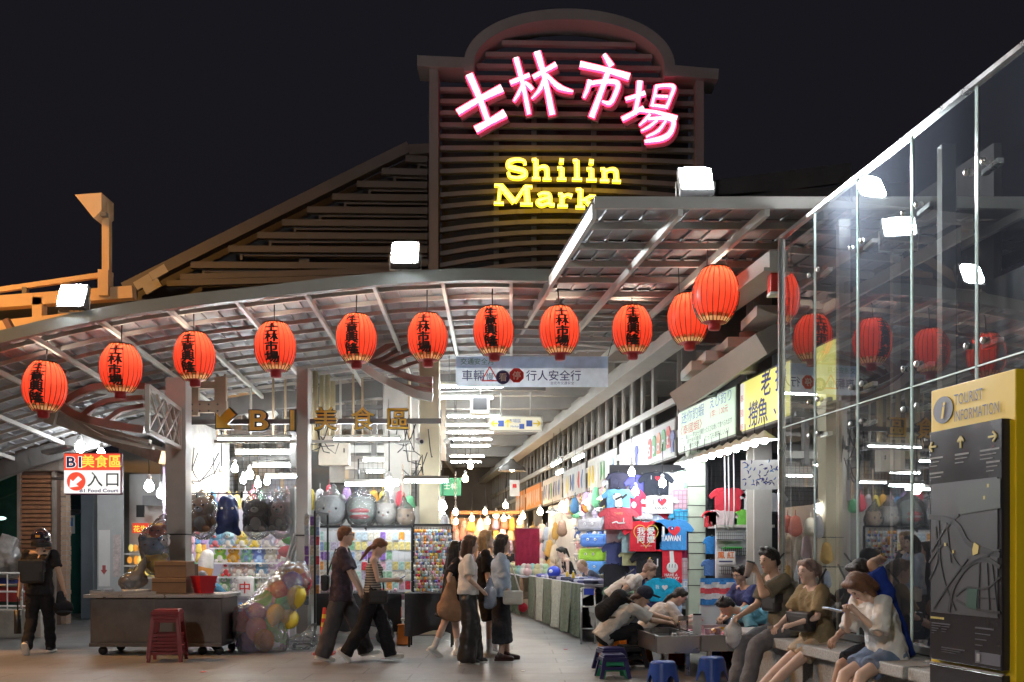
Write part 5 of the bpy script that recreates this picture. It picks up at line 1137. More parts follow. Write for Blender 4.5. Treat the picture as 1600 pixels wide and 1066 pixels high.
pref = [[0, 0, 0, 11, 9, 9, 0], [0, 10, 2, 1, 10, 9, 1], [2, 11, 4, 2, 2, 2, 0], [7, 8, 6, 6, 9, 3, 1], [9, 5, 10, 5, 5, 8, 9], [1, 3, 3, 0, 1, 7, 3], [3, 3, 1, 9, 7, 0, 3]]
for r_ in range(7):
    for k in range(15):
        c = pref[r_][min(6, k // 2)] if random.random() < .65 else random.randrange(12)
        phone_case((xa + .055 + k * (xb - xa - .02) / 15, YR - .02 - rnd(0, .03), zt - .15 - r_ * (zt - zb) / 7.2 + rnd(-.006, .006)), 0, c, '%s phone case, %s from left in the %s row of the wide rack' % (CCOL[c][0], ON12[k], ['top', 'second', 'third', 'fourth', 'fifth', 'sixth', 'bottom'][r_]), 'phone cases on the wide rack')
# side rack
sr = thing('side_rack', 'tall narrow black rack edge-on at the left end of the phone case stall', 'rack', (gx(487, 15.3), 15.3, 0)); zs = gz(800, 15.3)
for y in (0, .9): MB().bar((.08 if y else -.05 + .1, y, .08), (.08 if y else .05, y, zs), .03, .03).build('upright', BKM, sr)
MB().bar((.05, 0, zs), (.08, .9, zs), .03, .03, up=(0, 0, 1)).build('top_bar', BKM, sr); MB().bar((.05, -.25, .06), (.08, 1.0, .06), .03, .03, up=(0, 0, 1)).build('foot', BKM, sr); MB().bar((-.28, 0, .06), (.2, 0, .06), .03, .03, up=(0, 0, 1)).build('foot', BKM, sr)
for x in (-.27, .19): ball('castor', BLACK, sr, (x, 0, .03), .03, None, 8, 6)
for r_ in range(9):
    for k in range(3): 
        c = random.randrange(12); phone_case((gx(487, 15.3) - .02 + .03 * k - .06, 15.35 + .27 * k, zs - .12 - r_ * .155), R(-35), c, '%s phone case, %s from front on the narrow side rack, %s row from top' % (CCOL[c][0], ON12[k], ['first', 'second', 'third', 'fourth', 'fifth', 'sixth', 'seventh', 'eighth', 'ninth'][r_]), 'phone cases on the side rack')
# keychain rack
YK = 15.9; zt2, zb2 = gz(820, YK), gz(932, YK); xa2, xb2 = gx(646, YK), gx(706, YK)
kr = thing('keychain_rack', 'black-framed rack crowded with tiny coloured keychains beside the aisle', 'rack', (0, YK, 0))
for x in (xa2, xb2): MB().bar((x, .03, .2), (x, .03, zt2), .03, .03).build('upright', BKM, kr)
for z in (zt2, zb2 - .03): MB().bar((xa2, .03, z), (xb2, .03, z), .03, .03, up=(0, 0, 1)).build('cross_bar', BKM, kr)
MB().box(((xa2 + xb2) / 2, .08, (zt2 + zb2) / 2), (xb2 - xa2, .02, zt2 - zb2)).build('back_board', M('kboard', (.6, .58, .55), .6), kr)
km = MB(); km.ell((0, 0, -.02), (.022, .018, .022), None, 8, 6, 0); km.ell((0, 0, -.055), (.019, .016, .022), None, 8, 6, 1); km.tube([(0, 0, 0), (.004, 0, .035)], .003, 4, 2); km.ell((.014, 0, -.002), (.008, .006, .01), None, 6, 4, 0); km.ell((-.014, 0, -.002), (.008, .006, .01), None, 6, 4, 0)
key_me = km.mesh('keychain', [WHITE, WHITE, BKM])
def keychain(loc, label, group):
    o = bpy.data.objects.new('keychain', key_me); C.objects.link(o); o.location = loc; o.rotation_euler = (0, 0, rnd(-.6, .6)); o.scale = (1.25,) * 3
    a, b = random.choice([0, 0, 0, 1, 3, 9, 9, 7, 11]), random.choice([0, 0, 1, 2, 3, 4, 5, 6, 6, 7, 9, 10, 11]); recolour(o, PLA('toy_' + CCOL[a][0].replace(' ', '_'), CCOL[a][1]), 0); recolour(o, PLA('toy_' + CCOL[b][0].replace(' ', '_'), CCOL[b][1]), 1); tag(o, label, 'keychain', group)
for r_ in range(12):
    MB().bar((xa2, .0, zt2 - .05 - r_ * (zt2 - zb2) / 12.2), (xb2, .0, zt2 - .05 - r_ * (zt2 - zb2) / 12.2), .008, .008, up=(0, 0, 1)).build('hang_wire', STEEL_P, kr)
    for k in range(12): keychain((xa2 + .035 + k * (xb2 - xa2 - .03) / 12 + rnd(-.016, .016) + (.02 if r_ % 2 else 0), YK - .02 - .03 * (k % 2), zt2 - .08 - r_ * (zt2 - zb2) / 12.2), 'tiny figure keychain, %s in the %s row of the keychain rack' % (ON12[k], ON12[r_]), 'keychains on the rack')
# tables under black cloth
def draped(x0, x1, y0, y1, h, name, label, mat, z0=.12, seed=0):
    t = thing(name, label, 'table', ((x0 + x1) / 2, y0, 0)); w = x1 - x0; d_ = y1 - y0; mb = MB(); n = int(w / .06)
    mb.box((0, d_ / 2, h), (w, d_, .03)); vs = []
    for i in range(n + 1):
        x = -w / 2 + w * i / n; a = .02 * math.sin(i * 1.1 + seed) + .015 * math.sin(i * .37)
        vs += [(x, -.002, h + .014), (x, -.01 + a * .5, h * .55), (x, -.02 + a * 1.8, z0 + .05 * math.sin(i * .5 + seed))]
    mb.add(vs, [(i * 3 + j, i * 3 + 3 + j, i * 3 + 4 + j, i * 3 + 1 + j) for i in range(n) for j in range(2)], 0, True)
    mb.build('cloth', mat, t)
    for a in (-1, 1):
        for b in (.08, d_ - .08): MB().bar((a * (w / 2 - .06), b, 0), (a * (w / 2 - .06), b, h), .03, .03).build('leg', BKM, t)
    return t
BCL = M('black_cloth', (.022, .022, .026), .55, 0, .2, 5, .4, 6)
draped(gx(497, 16), gx(628, 16), 15.85, 16.45, .80, 'table', 'table under black cloth below the phone cases', BCL, .25, 1); draped(gx(634, 15.5), gx(712, 15.5), 15.35, 15.85, .82, 'table', 'smaller table under black plastic below the keychains', BCL, .22, 4)
for k in range(9):
    t = thing('charm_tray', 'small tray of pink trinkets along the table edge, %s from left' % ON12[k], 'tray', (gx(503 + k * 14, 16), 15.98, .816), 0, 'trinket trays'); MB().box((0, .05, .02), (.12, .12, .04)).build('tray', thin_glass('tray_plastic', (.9, .88, .9), 1, .1, .25, (.8, .75, .8)), t)
    for q in range(5): ball('trinket', PLA('toy_' + CCOL[[3, 3, 0, 6, 1][q]][0], CCOL[[3, 3, 0, 6, 1][q]][1]), t, (rnd(-.04, .04), .05 + rnd(-.04, .04), .05), rnd(.018, .03), None, 8, 6)
# bagged cushions above the racks
YB = 16.9
for k, (px, py, c, rr, lab) in enumerate(((517, 797, (.42, .43, .45), (.26, .16, .26), 'grey cat cushion in a clear bag at upper left of the phone stall'), (565, 797, (.30, .34, .30), (.26, .16, .24), 'grey-green monster cushion with red lips in a clear bag'), (603, 803, (.66, .60, .54), (.2, .15, .19), 'cream cushion with small face in a clear bag'), (633, 808, (.62, .42, .26), (.16, .13, .15), 'small tan cushion with small face in a clear bag'))):
    p = at(px, py, YB); t = thing('cushion', lab, 'cushion', p, rnd(-.2, .2), 'bagged cushions above the phone cases'); mb = MB(); mb.ell((0, 0, 0), rr, None, 18, 12)
    if k != 1:
        for s in (-1, 1): mb.ell((s * rr[0] * .72, 0, rr[2] * .75), (rr[0] * .25, .05, rr[2] * .3))
    remesh(mb, 'pad', pf(c), t, .025, 3, .5, .004, 12)
    if k == 1:
        for dz in (.0, -.1): ball('lip', pf((.55, .05, .06)), t, (0, -.15, dz - .02), (.17, .05, .045))
        ball('teeth', WHITE, t, (0, -.165, -.07), (.13, .02, .03))
    else:
        for s in (-1, 1): ball('eye', BLACK, t, (s * rr[0] * .4, -rr[1] * .93, .02), (.02, .012, .022))
        ball('nose', pf((.5, .25, .2)), t, (0, -rr[1] * .99, -.03), (.025, .014, .016))
    bag('plastic_bag', 'clear bag round the ' + lab.split(' in a')[0], [((0, 0, -.04), (0, 0, .06), rr[0] * 1.12, rr[0] * 1.05), ((0, 0, .08), (rnd(-.05, .05), 0, rr[2] + .2), rr[0] * .7, .03)], BAGC, .035, p, 'bag', .012)
# clutter under the tables, cone, chain
cone = thing('traffic_cone', 'slim red traffic cone with yellow bands behind the walking man', 'cone', (gx(507, 14.3), 14.3, 0))
MB().box((0, 0, .02), (.28, .28, .04)).build('base', M('cone_red', (.62, .05, .03), .45), cone, .01)
for z0, z1, m in ((.04, .40, M('cone_red', (.62, .05, .03), .45)), (.40, .46, M('cone_yellow', (.75, .55, .05), .4)), (.46, .52, M('cone_red', (.62, .05, .03), .45)), (.52, .58, M('cone_yellow', (.75, .55, .05), .4)), (.58, .66, M('cone_red', (.62, .05, .03), .45))):
    rr = lambda z: .10 - .115 * z + .0; MB().lathe([(rr(z0), z0), (rr(z1), z1)] + ([(.02, z1 + .012), (.001, z1 + .014)] if z1 > .65 else []), 18).build('band', m, cone)
c2 = thing('storage_box', 'orange storage box under the phone case table', 'box', (gx(630, 15.7), 15.75, .0)); MB().box((0, 0, .16), (.2, .25, .30), None, 0, .8).build('body', PLA('orange_plastic', (.75, .22, .03)), c2, .02); MB().box((0, 0, .32), (.18, .22, .02)).build('lid', PLA('orange_plastic', (.75, .22, .03)), c2)
c3 = thing('storage_box', 'red and white lettered box under the phone case table', 'box', (gx(612, 16.1), 16.15, .42)); MB().box((0, 0, .08), (.3, .22, .16)).build('body', PLA('red_plastic', (.55, .02, .03)), c3, .01); MB().box((0, -.112, .03), (.28, .004, .05)).build('label', WHITE, c3)
lowb = thing('low_shelf', 'pale low shelf under the phone case table', 'shelf', (gx(600, 16.1), 16.2, 0)); MB().box((.0, 0, .38), (.7, .3, .03)).build('board', STEEL_P, lowb); 
for s in (-.33, .33): MB().bar((s, 0, 0), (s, 0, .38), .03, .03).build('leg', BKM, lowb)
bag('plastic_bag', 'smoky bag of goods under the phone case table', [((0, 0, .14), (.03, 0, .3), .15, .12)], GB, .03, (gx(600, 15.7), 15.8, 0))
def chain(loc, n, label):
    t = thing('chain', label, 'chain', loc)
    for k in range(n):
        o = T([(.012 * math.cos(a), 0, .026 * math.sin(a)) for a in np.linspace(0, 2 * PI, 9)], .006, 5, cap=False).build('link', M('beige_plastic', (.62, .48, .36), .5), t); o.location = (0, 0, -k * .04); o.rotation_euler = (0, 0, k % 2 * PI / 2)
chain(at(629, 727, 17), 26, 'beige chain hanging over the bagged cushions'); chain(at(712, 740, 16.4), 40, 'long beige chain hanging at the aisle mouth')
gsn = thing('green_sign', 'small green hanging sign beyond the cream post', 'sign', at(704, 761, 20)); MB().box((0, 0, 0), (.42, .03, .36)).build('board', M('board_green', (.06, .32, .18), .5, 0, .1), gsn, .01); text('lettering', '士林', .14, WHITE, gsn, (0, -.02, -.04))
# stall backing behind phone stall
single(B((0, 0, 1.15), (gx(655, 18) - gx(482, 18), .06, 2.3)), 'stall_partition', M('stall_backing3', (.55, .54, .52), .7, 0, .15), 'grey board at the back of the phone case stall', 'partition', (gx(568, 18), 18.0, 0))
hallb = MB(); hallb.box((gx(432, 25), 25.4, 2.2), (gx(690, 25) - gx(180, 25), .1, 4.4)); struct(hallb, 'wall_hall', M('hall_board', (.3, .3, .29), .7, 0, .15, 1))
# ================================================================== right: shirt stall
YS1 = 15.7
grid = MB(); gx0, gx1 = gx(1100, 15.95), gx(1222, 15.95)
def wire_panel(x0, x1, z0, z1, Y, name, label, step=.075):
    t = thing(name, label, 'rack', ((x0 + x1) / 2, Y, 0)); w = x1 - x0; mb = MB()
    for x in np.arange(-w / 2, w / 2 + .01, step): mb.bar((x, 0, z0), (x, 0, z1), .006, .006)
    for z in np.arange(z0, z1 + .01, step): mb.bar((-w / 2, .005, z), (w / 2, .005, z), .006, .006, up=(0, 0, 1))
    o = mb.build('wire_mesh', BKM, t); o['kind'] = 'stuff'
    for x in (-w / 2, w / 2): MB().bar((x, .01, 0), (x, .01, z1), .03, .03).build('upright', BKM, t)
    return t
wire_panel(gx(952, YS1), gx(1076, YS1), .9, 2.72, YS1 + .12, 'wire_rack', 'black wire rack the printed T-shirts hang on')
wire_panel(gx(1104, 15.5), gx(1222, 15.5), 1.75, 3.0, 15.5, 'wire_rack', 'black wire rack right of the pale green column')
single(B((0, 0, 1.55), (gx(1225, 16.4) - gx(1095, 16.4), .06, 3.1)), 'stall_partition', M('dark_board2', (.06, .065, .075), .8, 0, .1), 'dark backing board behind the right wire rack', 'partition', (gx(1160, 16.4), 16.4, 0))
single(B((0, 0, 1.55), (gx(1080, 16.2) - gx(955, 16.2), .05, 2.7)), 'stall_partition', M('dark_board3', (.12, .12, .14), .8, 0, .1), 'dark backing behind the printed T-shirts', 'partition', (gx(1016, 16.2), 16.3, 0))
PGC = M('pale_green_paint', (.48, .55, .44), .5, 0, .12, 3)
gcx0, gcx1 = gx(1076, 15.55), gx(1104, 15.55)
gc = thing('pillar', 'pale green square column tied with wires between shirts and racks', 'pillar', ((gcx0 + gcx1) / 2, 15.55, 0)); w = gcx1 - gcx0
MB().box((0, .14, 1.53), (w, .28, 3.06)).build('shaft', PGC, gc, .006)
for z in (.95, 1.2, 1.45, 1.62, 1.78, 2.02, 2.2, 2.5): MB().box((0, .14, z), (w + .016, .296, .012), Euler((0, rnd(-.04, .04), 0)).to_matrix()).build('tie_wire', BKM, gc)
def shirt_outline(w, h):
    b = w * .34
    return [(-b, 0), (b, 0), (b * 1.0, h * .62), (w * .44, h * .52), (w * .5, h * .66), (w * .42, h * .82), (b * .9, h * .96), (w * .12, h), (w * .06, h * .955), (-w * .06, h * .955), (-w * .12, h), (-b * .9, h * .96), (-w * .42, h * .82), (-w * .5, h * .66), (-w * .44, h * .52), (-b, h * .62)]
def heart(x, z, s, y0=-.034, y1=-.03):
    return MB().prism([(x + s * .0625 * 16 * math.sin(t) ** 3 * .8, z + s * .05 * (13 * math.cos(t) - 5 * math.cos(2 * t) - 2 * math.cos(3 * t) - math.cos(4 * t))) for t in np.linspace(0, 2 * PI, 26, endpoint=False)], y0, y1)
WPR = M('white_print', (.85, .85, .85), .7, 0, 0); RPR = M('red_print', (.70, .03, .05), .7, 0, 0); NPR = M('navy_print2', (.03, .05, .25), .7, 0, 0); BPR = M('black_print', (.02, .02, .02), .7, 0, 0); YPR2 = M('yellow_print2', (.8, .6, .1), .7, 0, 0)
def shirt(px, py0, py1, wpx, col, label, dy=0., rz=0., kind='shirt', Y=None):
    Y = (Y or YS1) - .05 + dy; h = (py1 - py0) / F * Y; w = wpx / F * Y * (1.3 if kind == 'shirt' else 1.1)
    t = thing('t_shirt' if kind == 'shirt' else kind, label, 'T-shirt' if kind == 'shirt' else kind, (gx(px, Y), Y, gz(py1, Y)), rz, 'printed clothes on the stall')
    m = FAB('cloth_%d_%d_%d' % tuple(int(c * 100) for c in col), col, .12)
    if kind == 'shirt':
        # cloth grid clipped to the outline: rows of strips with soft folds
        o = MB(); o.prism(shirt_outline(w, h), -.025, .0); ob = o.build('cloth', m, t, .01)
        T([(-w * .3, -.012, h * .93), (0, -.012, h * 1.03), (w * .3, -.012, h * .93)], .006, 5).build('hanger', BKM, t); T([(0, -.012, h * 1.03), (.0, -.012, h * 1.08)], .004, 5).build('hook', CHROME, t)
        MB().stroke([(-w * .12, h * .985), (0, h * .925), (w * .12, h * .985)], .014, -.031, -.026).build('collar', m, t)
        for k in range(4):
            x = rnd(-w * .25, w * .25); MB().caps((x, -.02, rnd(.02, .1) * h), (x + rnd(-.03, .03), -.02, rnd(.3, .55) * h), .010, .004, 6).build('fold', m, t)
    else:
        MB().prism(rrect(w, h, .02, 0, h / 2)[::-1], -.025, 0).build('cloth', m, t, .006)
    return t, w, h
RED_ = (.62, .03, .05)
BKC = [(.62, .62, .64), (.10, .12, .3), (.45, .05, .08), (.5, .55, .6), (.04, .04, .05), (.3, .5, .55), (.6, .45, .5), (.2, .3, .2)]
for r_ in range(6):
    for q in range(5):
        c = BKC[(r_ * 3 + q * 5) % 8]; shirt(963 + q * 25 + rnd(-3, 3), 742 + r_ * 34 + rnd(-3, 3), 782 + r_ * 34, 40, c, '%s shirt in the back layer of the rack, %s row, %s from left' % (['pale grey', 'navy', 'dark red', 'grey', 'black', 'teal', 'dusty pink', 'green'][(r_ * 3 + q * 5) % 8], ['top', 'second', 'third', 'fourth', 'fifth', 'lowest'][r_], ON12[q]), .12 + .01 * q)
def flag_heart(t, x, z, s):
    heart(x, z, s).build('heart_print', RPR, t); MB().prism([(x - s * .5, z + s * .1), (x - s * .02, z + s * .1), (x - s * .02, z + s * .52), (x - s * .35, z + s * .58), (x - s * .6, z + s * .4)][::1], -.038, -.0345).build('canton_print', NPR, t); ball('sun_print', WPR, t, (x - s * .27, -.037, z + s * .32), (s * .12, .003, s * .12), None, 10, 5)
# top row
shirt(1003, 742, 782, 44, (.12, .12, .42), 'purple-blue T-shirt in the top row', .06); t, w, h = shirt(1025, 738, 776, 44, (.03, .035, .05), 'black T-shirt with small heart in the top row', .02); heart(.02, h * .75, .05).build('heart_print', RPR, t); text('print', 'I', .09, WPR, t, (-.08, -.034, h * .7))
shirt(1050, 738, 776, 42, (.72, .73, .75), 'plain white T-shirt in the top row', .04); shirt(1070, 736, 766, 30, (.30, .60, .40), 'mint green T-shirt at the top right corner', .05); shirt(966, 738, 766, 30, (.06, .06, .1), 'dark T-shirt at the top left corner', .08)
# second row
t, w, h = shirt(966, 764, 798, 42, (.16, .40, .70), 'sky blue T-shirt with a dabbing panda print', -.06); ball('panda_print', WPR, t, (-.02, -.03, h * .62), (.07, .006, .06)); ball('panda_print', WPR, t, (.0, -.03, h * .32), (.06, .006, .09))
for a, b in (((-.06, h * .72), (-.07, h * .76)), ((.05, h * .55), (.13, h * .75)), ((-.04, h * .16), (-.06, h * .08)), ((.04, h * .16), (.07, h * .06)), ((-.05, h * .5), (.06, h * .66))): MB().stroke([a, b], .035, -.042, -.038).build('panda_patch', BPR, t)
t, w, h = shirt(985, 764, 806, 40, (.60, .05, .10), 'red T-shirt half behind the panda shirt', .0); ball('print', WPR, t, (.05, -.03, h * .4), (.04, .005, .05))
t, w, h = shirt(1005, 779, 812, 34, (.60, .61, .63), 'grey T-shirt with a waving flag print', .02); MB().box((0, -.03, h * .5), (.18, .006, h * .66)).build('print_panel', WPR, t); MB().prism([(-.06, h * .62), (.06, h * .55), (.07, h * .72), (-.05, h * .78)], -.038, -.034).build('flag_print', RPR, t); text('print', 'TAIWAN', .05, NPR, t, (0, -.036, h * .27), bold=.02)
t, w, h = shirt(1030, 774, 803, 48, (.74, .74, .73), 'white T-shirt reading I heart Taiwan', .0); text('print', 'I', .14, BPR, t, (-.09, -.03, h * .5)); flag_heart(t, .04, h * .65, .09); text('print', 'TAIWAN', .07, BPR, t, (0, -.03, h * .22), width=.24)
t, w, h = shirt(1050, 773, 803, 36, (.34, .04, .08), 'maroon T-shirt with cream badge', .05); MB().box((.06, -.03, h * .8), (.1, .006, .05)).build('badge', M('cream_print', (.75, .6, .4), .7, 0, 0), t)
def checks(t, w, h, m, n=5):
    for k in range(n): MB().box((-w * .3 + w * .6 * k / (n - 1), -.03, h * .45), (.012, .004, h * .85)).build('check_stripe', m, t)
    for k in range(n): MB().box((0, -.033, h * (.08 + .8 * k / (n - 1))), (w * .64, .004, .012)).build('check_stripe', m, t)
t, w, h = shirt(1066, 763, 797, 34, (.68, .40, .50), 'pink checked shirt right of the maroon one', .03); checks(t, w, h, M('check_grey', (.35, .25, .3), .7, 0, 0))
t, w, h = shirt(1068, 795, 834, 38, (.06, .38, .62), 'turquoise checked shirt above the maroon trousers', .02); checks(t, w, h, M('check_navy', (.03, .12, .25), .7, 0, 0))
t, w, h = shirt(966, 793, 828, 50, (.66, .10, .13), 'coral red T-shirt with white skyline print', -.1); text('print', 'TAIPEI', .05, M('gold_print', (.7, .45, .2), .7, 0, 0), t, (0, -.03, h * .68)); MB().stroke([(-.1, h * .3), (-.03, h * .36), (.0, h * .3), (.1, h * .31)], .02, -.034, -.03).build('skyline_print', WPR, t); MB().box((.08, -.032, h * .4), (.015, .004, .09)).build('skyline_print', WPR, t)
shirt(988, 802, 826, 26, (.05, .05, .06), 'black shirt with orange figure beside the coral shirt', .04); t, w, h = shirt(1012, 803, 828, 40, (.42, .52, .68), 'pale blue checked shirt under the flag shirt', .06); checks(t, w, h, WPR, 4)
shirt(1040, 800, 826, 44, RED_, 'red cloth behind the blue heart shirt', .07)
# third row
t, w, h = shirt(1009, 814, 862, 58, RED_, 'bright red T-shirt with white characters in a yellow heart', -.08)
for k, ch in enumerate('我愛阿嬤'): text('print', ch, .13, WPR, t, (-.075 + .15 * (k % 2), -.036, h * (.56 if k < 2 else .30)), bold=.03)
hp = [(.0 + .19 * math.sin(q) ** 3, h * .55 + .0125 * (13 * math.cos(q) - 5 * math.cos(2 * q) - 2 * math.cos(3 * q) - math.cos(4 * q))) for q in np.linspace(0, 2 * PI, 20)]; MB().stroke(hp, .010, -.034, -.03, k=2).build('heart_outline', YPR2, t); text('print', 'I love Grandma', .03, WPR, t, (0, -.034, h * .17))
t, w, h = shirt(1048, 811, 860, 56, (.06, .27, .62), 'bright blue T-shirt reading I heart Taiwan in white', -.08); text('print', 'I', .17, WPR, t, (-.12, -.034, h * .50), bold=.05); flag_heart(t, .05, h * .62, .12); text('print', 'TAIWAN', .12, WPR, t, (0, -.034, h * .30), bold=.04, width=.3)
t, w, h = shirt(987, 826, 864, 36, (.45, .66, .72), 'pale blue T-shirt left of the red characters shirt', .0); MB().stroke([(-.03, h * .7), (.02, h * .5), (.08, h * .35)], [.02, .06, .02], -.034, -.03).build('print', WPR, t)
t, w, h = shirt(985, 860, 884, 30, (.62, .62, .35), 'pale yellow-green T-shirt low on the left', .04)
t, w, h = shirt(1017, 858, 905, 52, (.025, .025, .03), 'black T-shirt with moon and skyline print', -.02); MB().prism([(.0 + .04 * math.cos(a), h * .66 + .04 * math.sin(a)) for a in np.linspace(2.2, 5.6, 10)] + [(.015 + .03 * math.cos(a), h * .67 + .03 * math.sin(a)) for a in np.linspace(5.6, 2.2, 10)], -.034, -.03).build('moon_print', YPR2, t); MB().stroke([(-.1, h * .42), (0, h * .46), (.1, h * .43)], .018, -.034, -.03).build('skyline_print', WPR, t); MB().box((.1, -.032, h * .55), (.02, .004, .12)).build('skyline_print', WPR, t)
t, w, h = shirt(1050, 858, 911, 28, RED_, 'red towel with a white cartoon hand print', -.06, kind='towel')
ball('hand_print', WPR, t, (.0, -.028, h * .46), (.09, .006, .085)); MB().stroke([(0, h * .55), (-.015, h * .94)], [.07, .06], -.036, -.03).build('finger_print', WPR, t); text('print', 'HAVE A', .06, WPR, t, (-.02, -.034, h * .2), bold=.03, shear=.1); text('print', 'NICE DAY', .06, WPR, t, (.0, -.034, h * .1), bold=.03, shear=.1, width=.22)
for k in range(3): MB().stroke([(-.05 + .045 * k, h * .45), (-.045 + .045 * k, h * .56)], .008, -.0365, -.0345).build('knuckle_line', BPR, t)
shirt(1069, 832, 872, 20, (.36, .03, .10), 'maroon trousers right of the blue heart shirt', .02, kind='trousers'); t, w, h = shirt(1069, 872, 912, 22, (.70, .58, .62), 'white and pink checked cloth by the column', .01, kind='towel'); checks(t, w, h, M('check_pink', (.55, .3, .35), .7, 0, 0), 4)
t, w, h = shirt(1035, 903, 940, 48, (.02, .42, .68), 'turquoise T-shirt with white heart hanging low', -.1, .1); heart(.03, h * .6, .06).build('heart_print', WPR, t); text('print', '我', .07, WPR, t, (-.09, -.034, h * .55))
shirt(1057, 920, 964, 14, (.36, .50, .72), 'pale blue trousers hanging lowest on the rack', -.05, kind='trousers'); t, w, h = shirt(1066, 905, 935, 22, (.45, .55, .75), 'blue checked cloth beside the pale trousers', 0, kind='towel'); checks(t, w, h, WPR, 4)
# right rack shirts
for px, a, b, wd_, c, l in ((1137, 762, 800, 46, (.55, .04, .06), 'red checked shirt high on the right rack'), (1180, 765, 800, 40, (.66, .64, .66), 'white checked shirt high on the right rack'), (1126, 797, 826, 46, (.72, .58, .58), 'pale pink T-shirt on the right rack'), (1166, 796, 824, 34, (.18, .52, .08), 'lime green T-shirt on the right rack'), (1195, 802, 824, 40, (.03, .03, .035), 'black T-shirt on the right rack'), (1110, 798, 824, 22, (.5, .04, .05), 'red sleeve peeking beside the column'), (1212, 770, 800, 30, (.65, .65, .67), 'white T-shirt half hidden by the glass wall'), (1112, 838, 866, 22, (.04, .22, .55), 'blue T-shirt low beside the column'), (1110, 874, 900, 24, (.08, .16, .36), 'navy checked shirt low beside the column')):
    shirt(px, a, b, wd_, c, l, .1, 0, 'shirt', 15.35)
# white panel with wire baskets
wp = thing('pegboard', 'white panel with wire baskets below the right rack', 'panel', (gx(1164, 14.9), 14.95, 0)); w = gx(1208, 14.9) - gx(1120, 14.9)
MB().box((0, .05, 1.05), (w, .06, 1.6)).build('board', M('panel_white', (.66, .68, .7), .5, 0, .06), wp, .01); MB().box((0, .0, 1.86), (w + .04, .14, .04)).build('top_shelf', STEEL_P, wp)
def basket(px, py, lab, lid=None):
    Y = 14.8; t = thing('wire_basket', lab, 'basket', (gx(px, Y), Y, gz(py, Y)), 0, 'wire baskets on the white panel'); bw, bd, bh = .36, .16, .11; mb = MB()
    for z in (0, bh / 2, bh):
        for a, b in (((-bw / 2, 0), (bw / 2, 0)), ((bw / 2, 0), (bw / 2, bd)), ((-bw / 2, bd), (-bw / 2, 0))): mb.bar((*a, z), (*b, z), .006, .006, up=(0, 0, 1))
    for k in range(13): mb.bar((-bw / 2 + bw * k / 12, 0, 0), (-bw / 2 + bw * k / 12, 0, bh), .005, .005)
    o = mb.build('wires', BKM, t); o['kind'] = 'stuff'; MB().box((0, bd / 2, -.004), (bw, bd, .006)).build('floor', STEEL_D, t)
    if lid:
        b = thing('food_box', '%s lidded plastic box in the %s' % (lid[0], lab.split(' basket')[0] + ' basket'), 'box', (gx(px, Y), Y + .08, gz(py, Y))); MB().box((0, 0, .05), (.26, .12, .1)).build('tub', thin_glass('tub_plastic', (.8, .85, .85), 1, .1, .3, (.7, .75, .75)), b); MB().box((0, 0, .11), (.28, .14, .03)).build('lid', PLA('lid_' + lid[0], lid[1]), b, .008)
basket(1142, 843, 'upper left wire basket'); basket(1184, 843, 'upper right wire basket'); basket(1146, 868, 'middle left wire basket', ('green', (.05, .5, .08))); basket(1186, 868, 'middle right wire basket', ('blue', (.05, .12, .55))); basket(1146, 897, 'lower left wire basket'); basket(1186, 897, 'lower right wire basket', ('navy blue', (.04, .08, .4)))
ns = thing('price_sign', 'white card with two orange characters hanging by the baskets', 'sign', at(1134, 872, 14.6)); MB().box((0, 0, 0), (.28, .012, .19)).build('card', WHITE, ns, .004); text('lettering', '鳳', .11, M('orange_print', (.75, .2, .05), .6, 0, 0), ns, (-.07, -.01, 0), bold=.03); text('lettering', '紅', .11, M('orange_print', (.75, .2, .05), .6, 0, 0), ns, (.07, -.01, 0), bold=.03)
MB().box((0, -.01, -.05), (.2, .004, .02)).build('small_print', PR, ns); T([(0, 0, .095), (0, .05, .2)], .006, 5).build('clip', BLACK, ns)
tp_ = thing('tarpaulin', 'blue, white and red striped tarpaulin behind the seated men', 'tarpaulin', (gx(1130, 14.4), 14.5, gz(927, 14.4)))
for k, (c, z) in enumerate((((.05, .22, .55), .17), ((.7, .72, .75), .11), ((.6, .08, .1), .03), ((.7, .72, .75), -.05), ((.05, .22, .55), -.13))): 
    o = cloth(.62, .09, 14, 2, .015, 0, z); o.build('stripe', FAB('tarp_%d' % (k % 3 if k < 3 else 4 - k), c), tp_)
MB().box((0, .05, -.36), (.62, .05, .4)).build('white_base', M('panel_white', (.66, .68, .7), .5), tp_)
for k, px in enumerate((1132, 1138, 1146)):
    single(T([(0, 0, 0), (.01, 0, -.8), (0, 0, -1.15)], .010, 5), 'pull_cord', WHITE, ['left', 'middle', 'right'][k] + ' white cord dangling in front of the red checked shirt', 'cord', at(px, 705, 14.6), group='white cords')

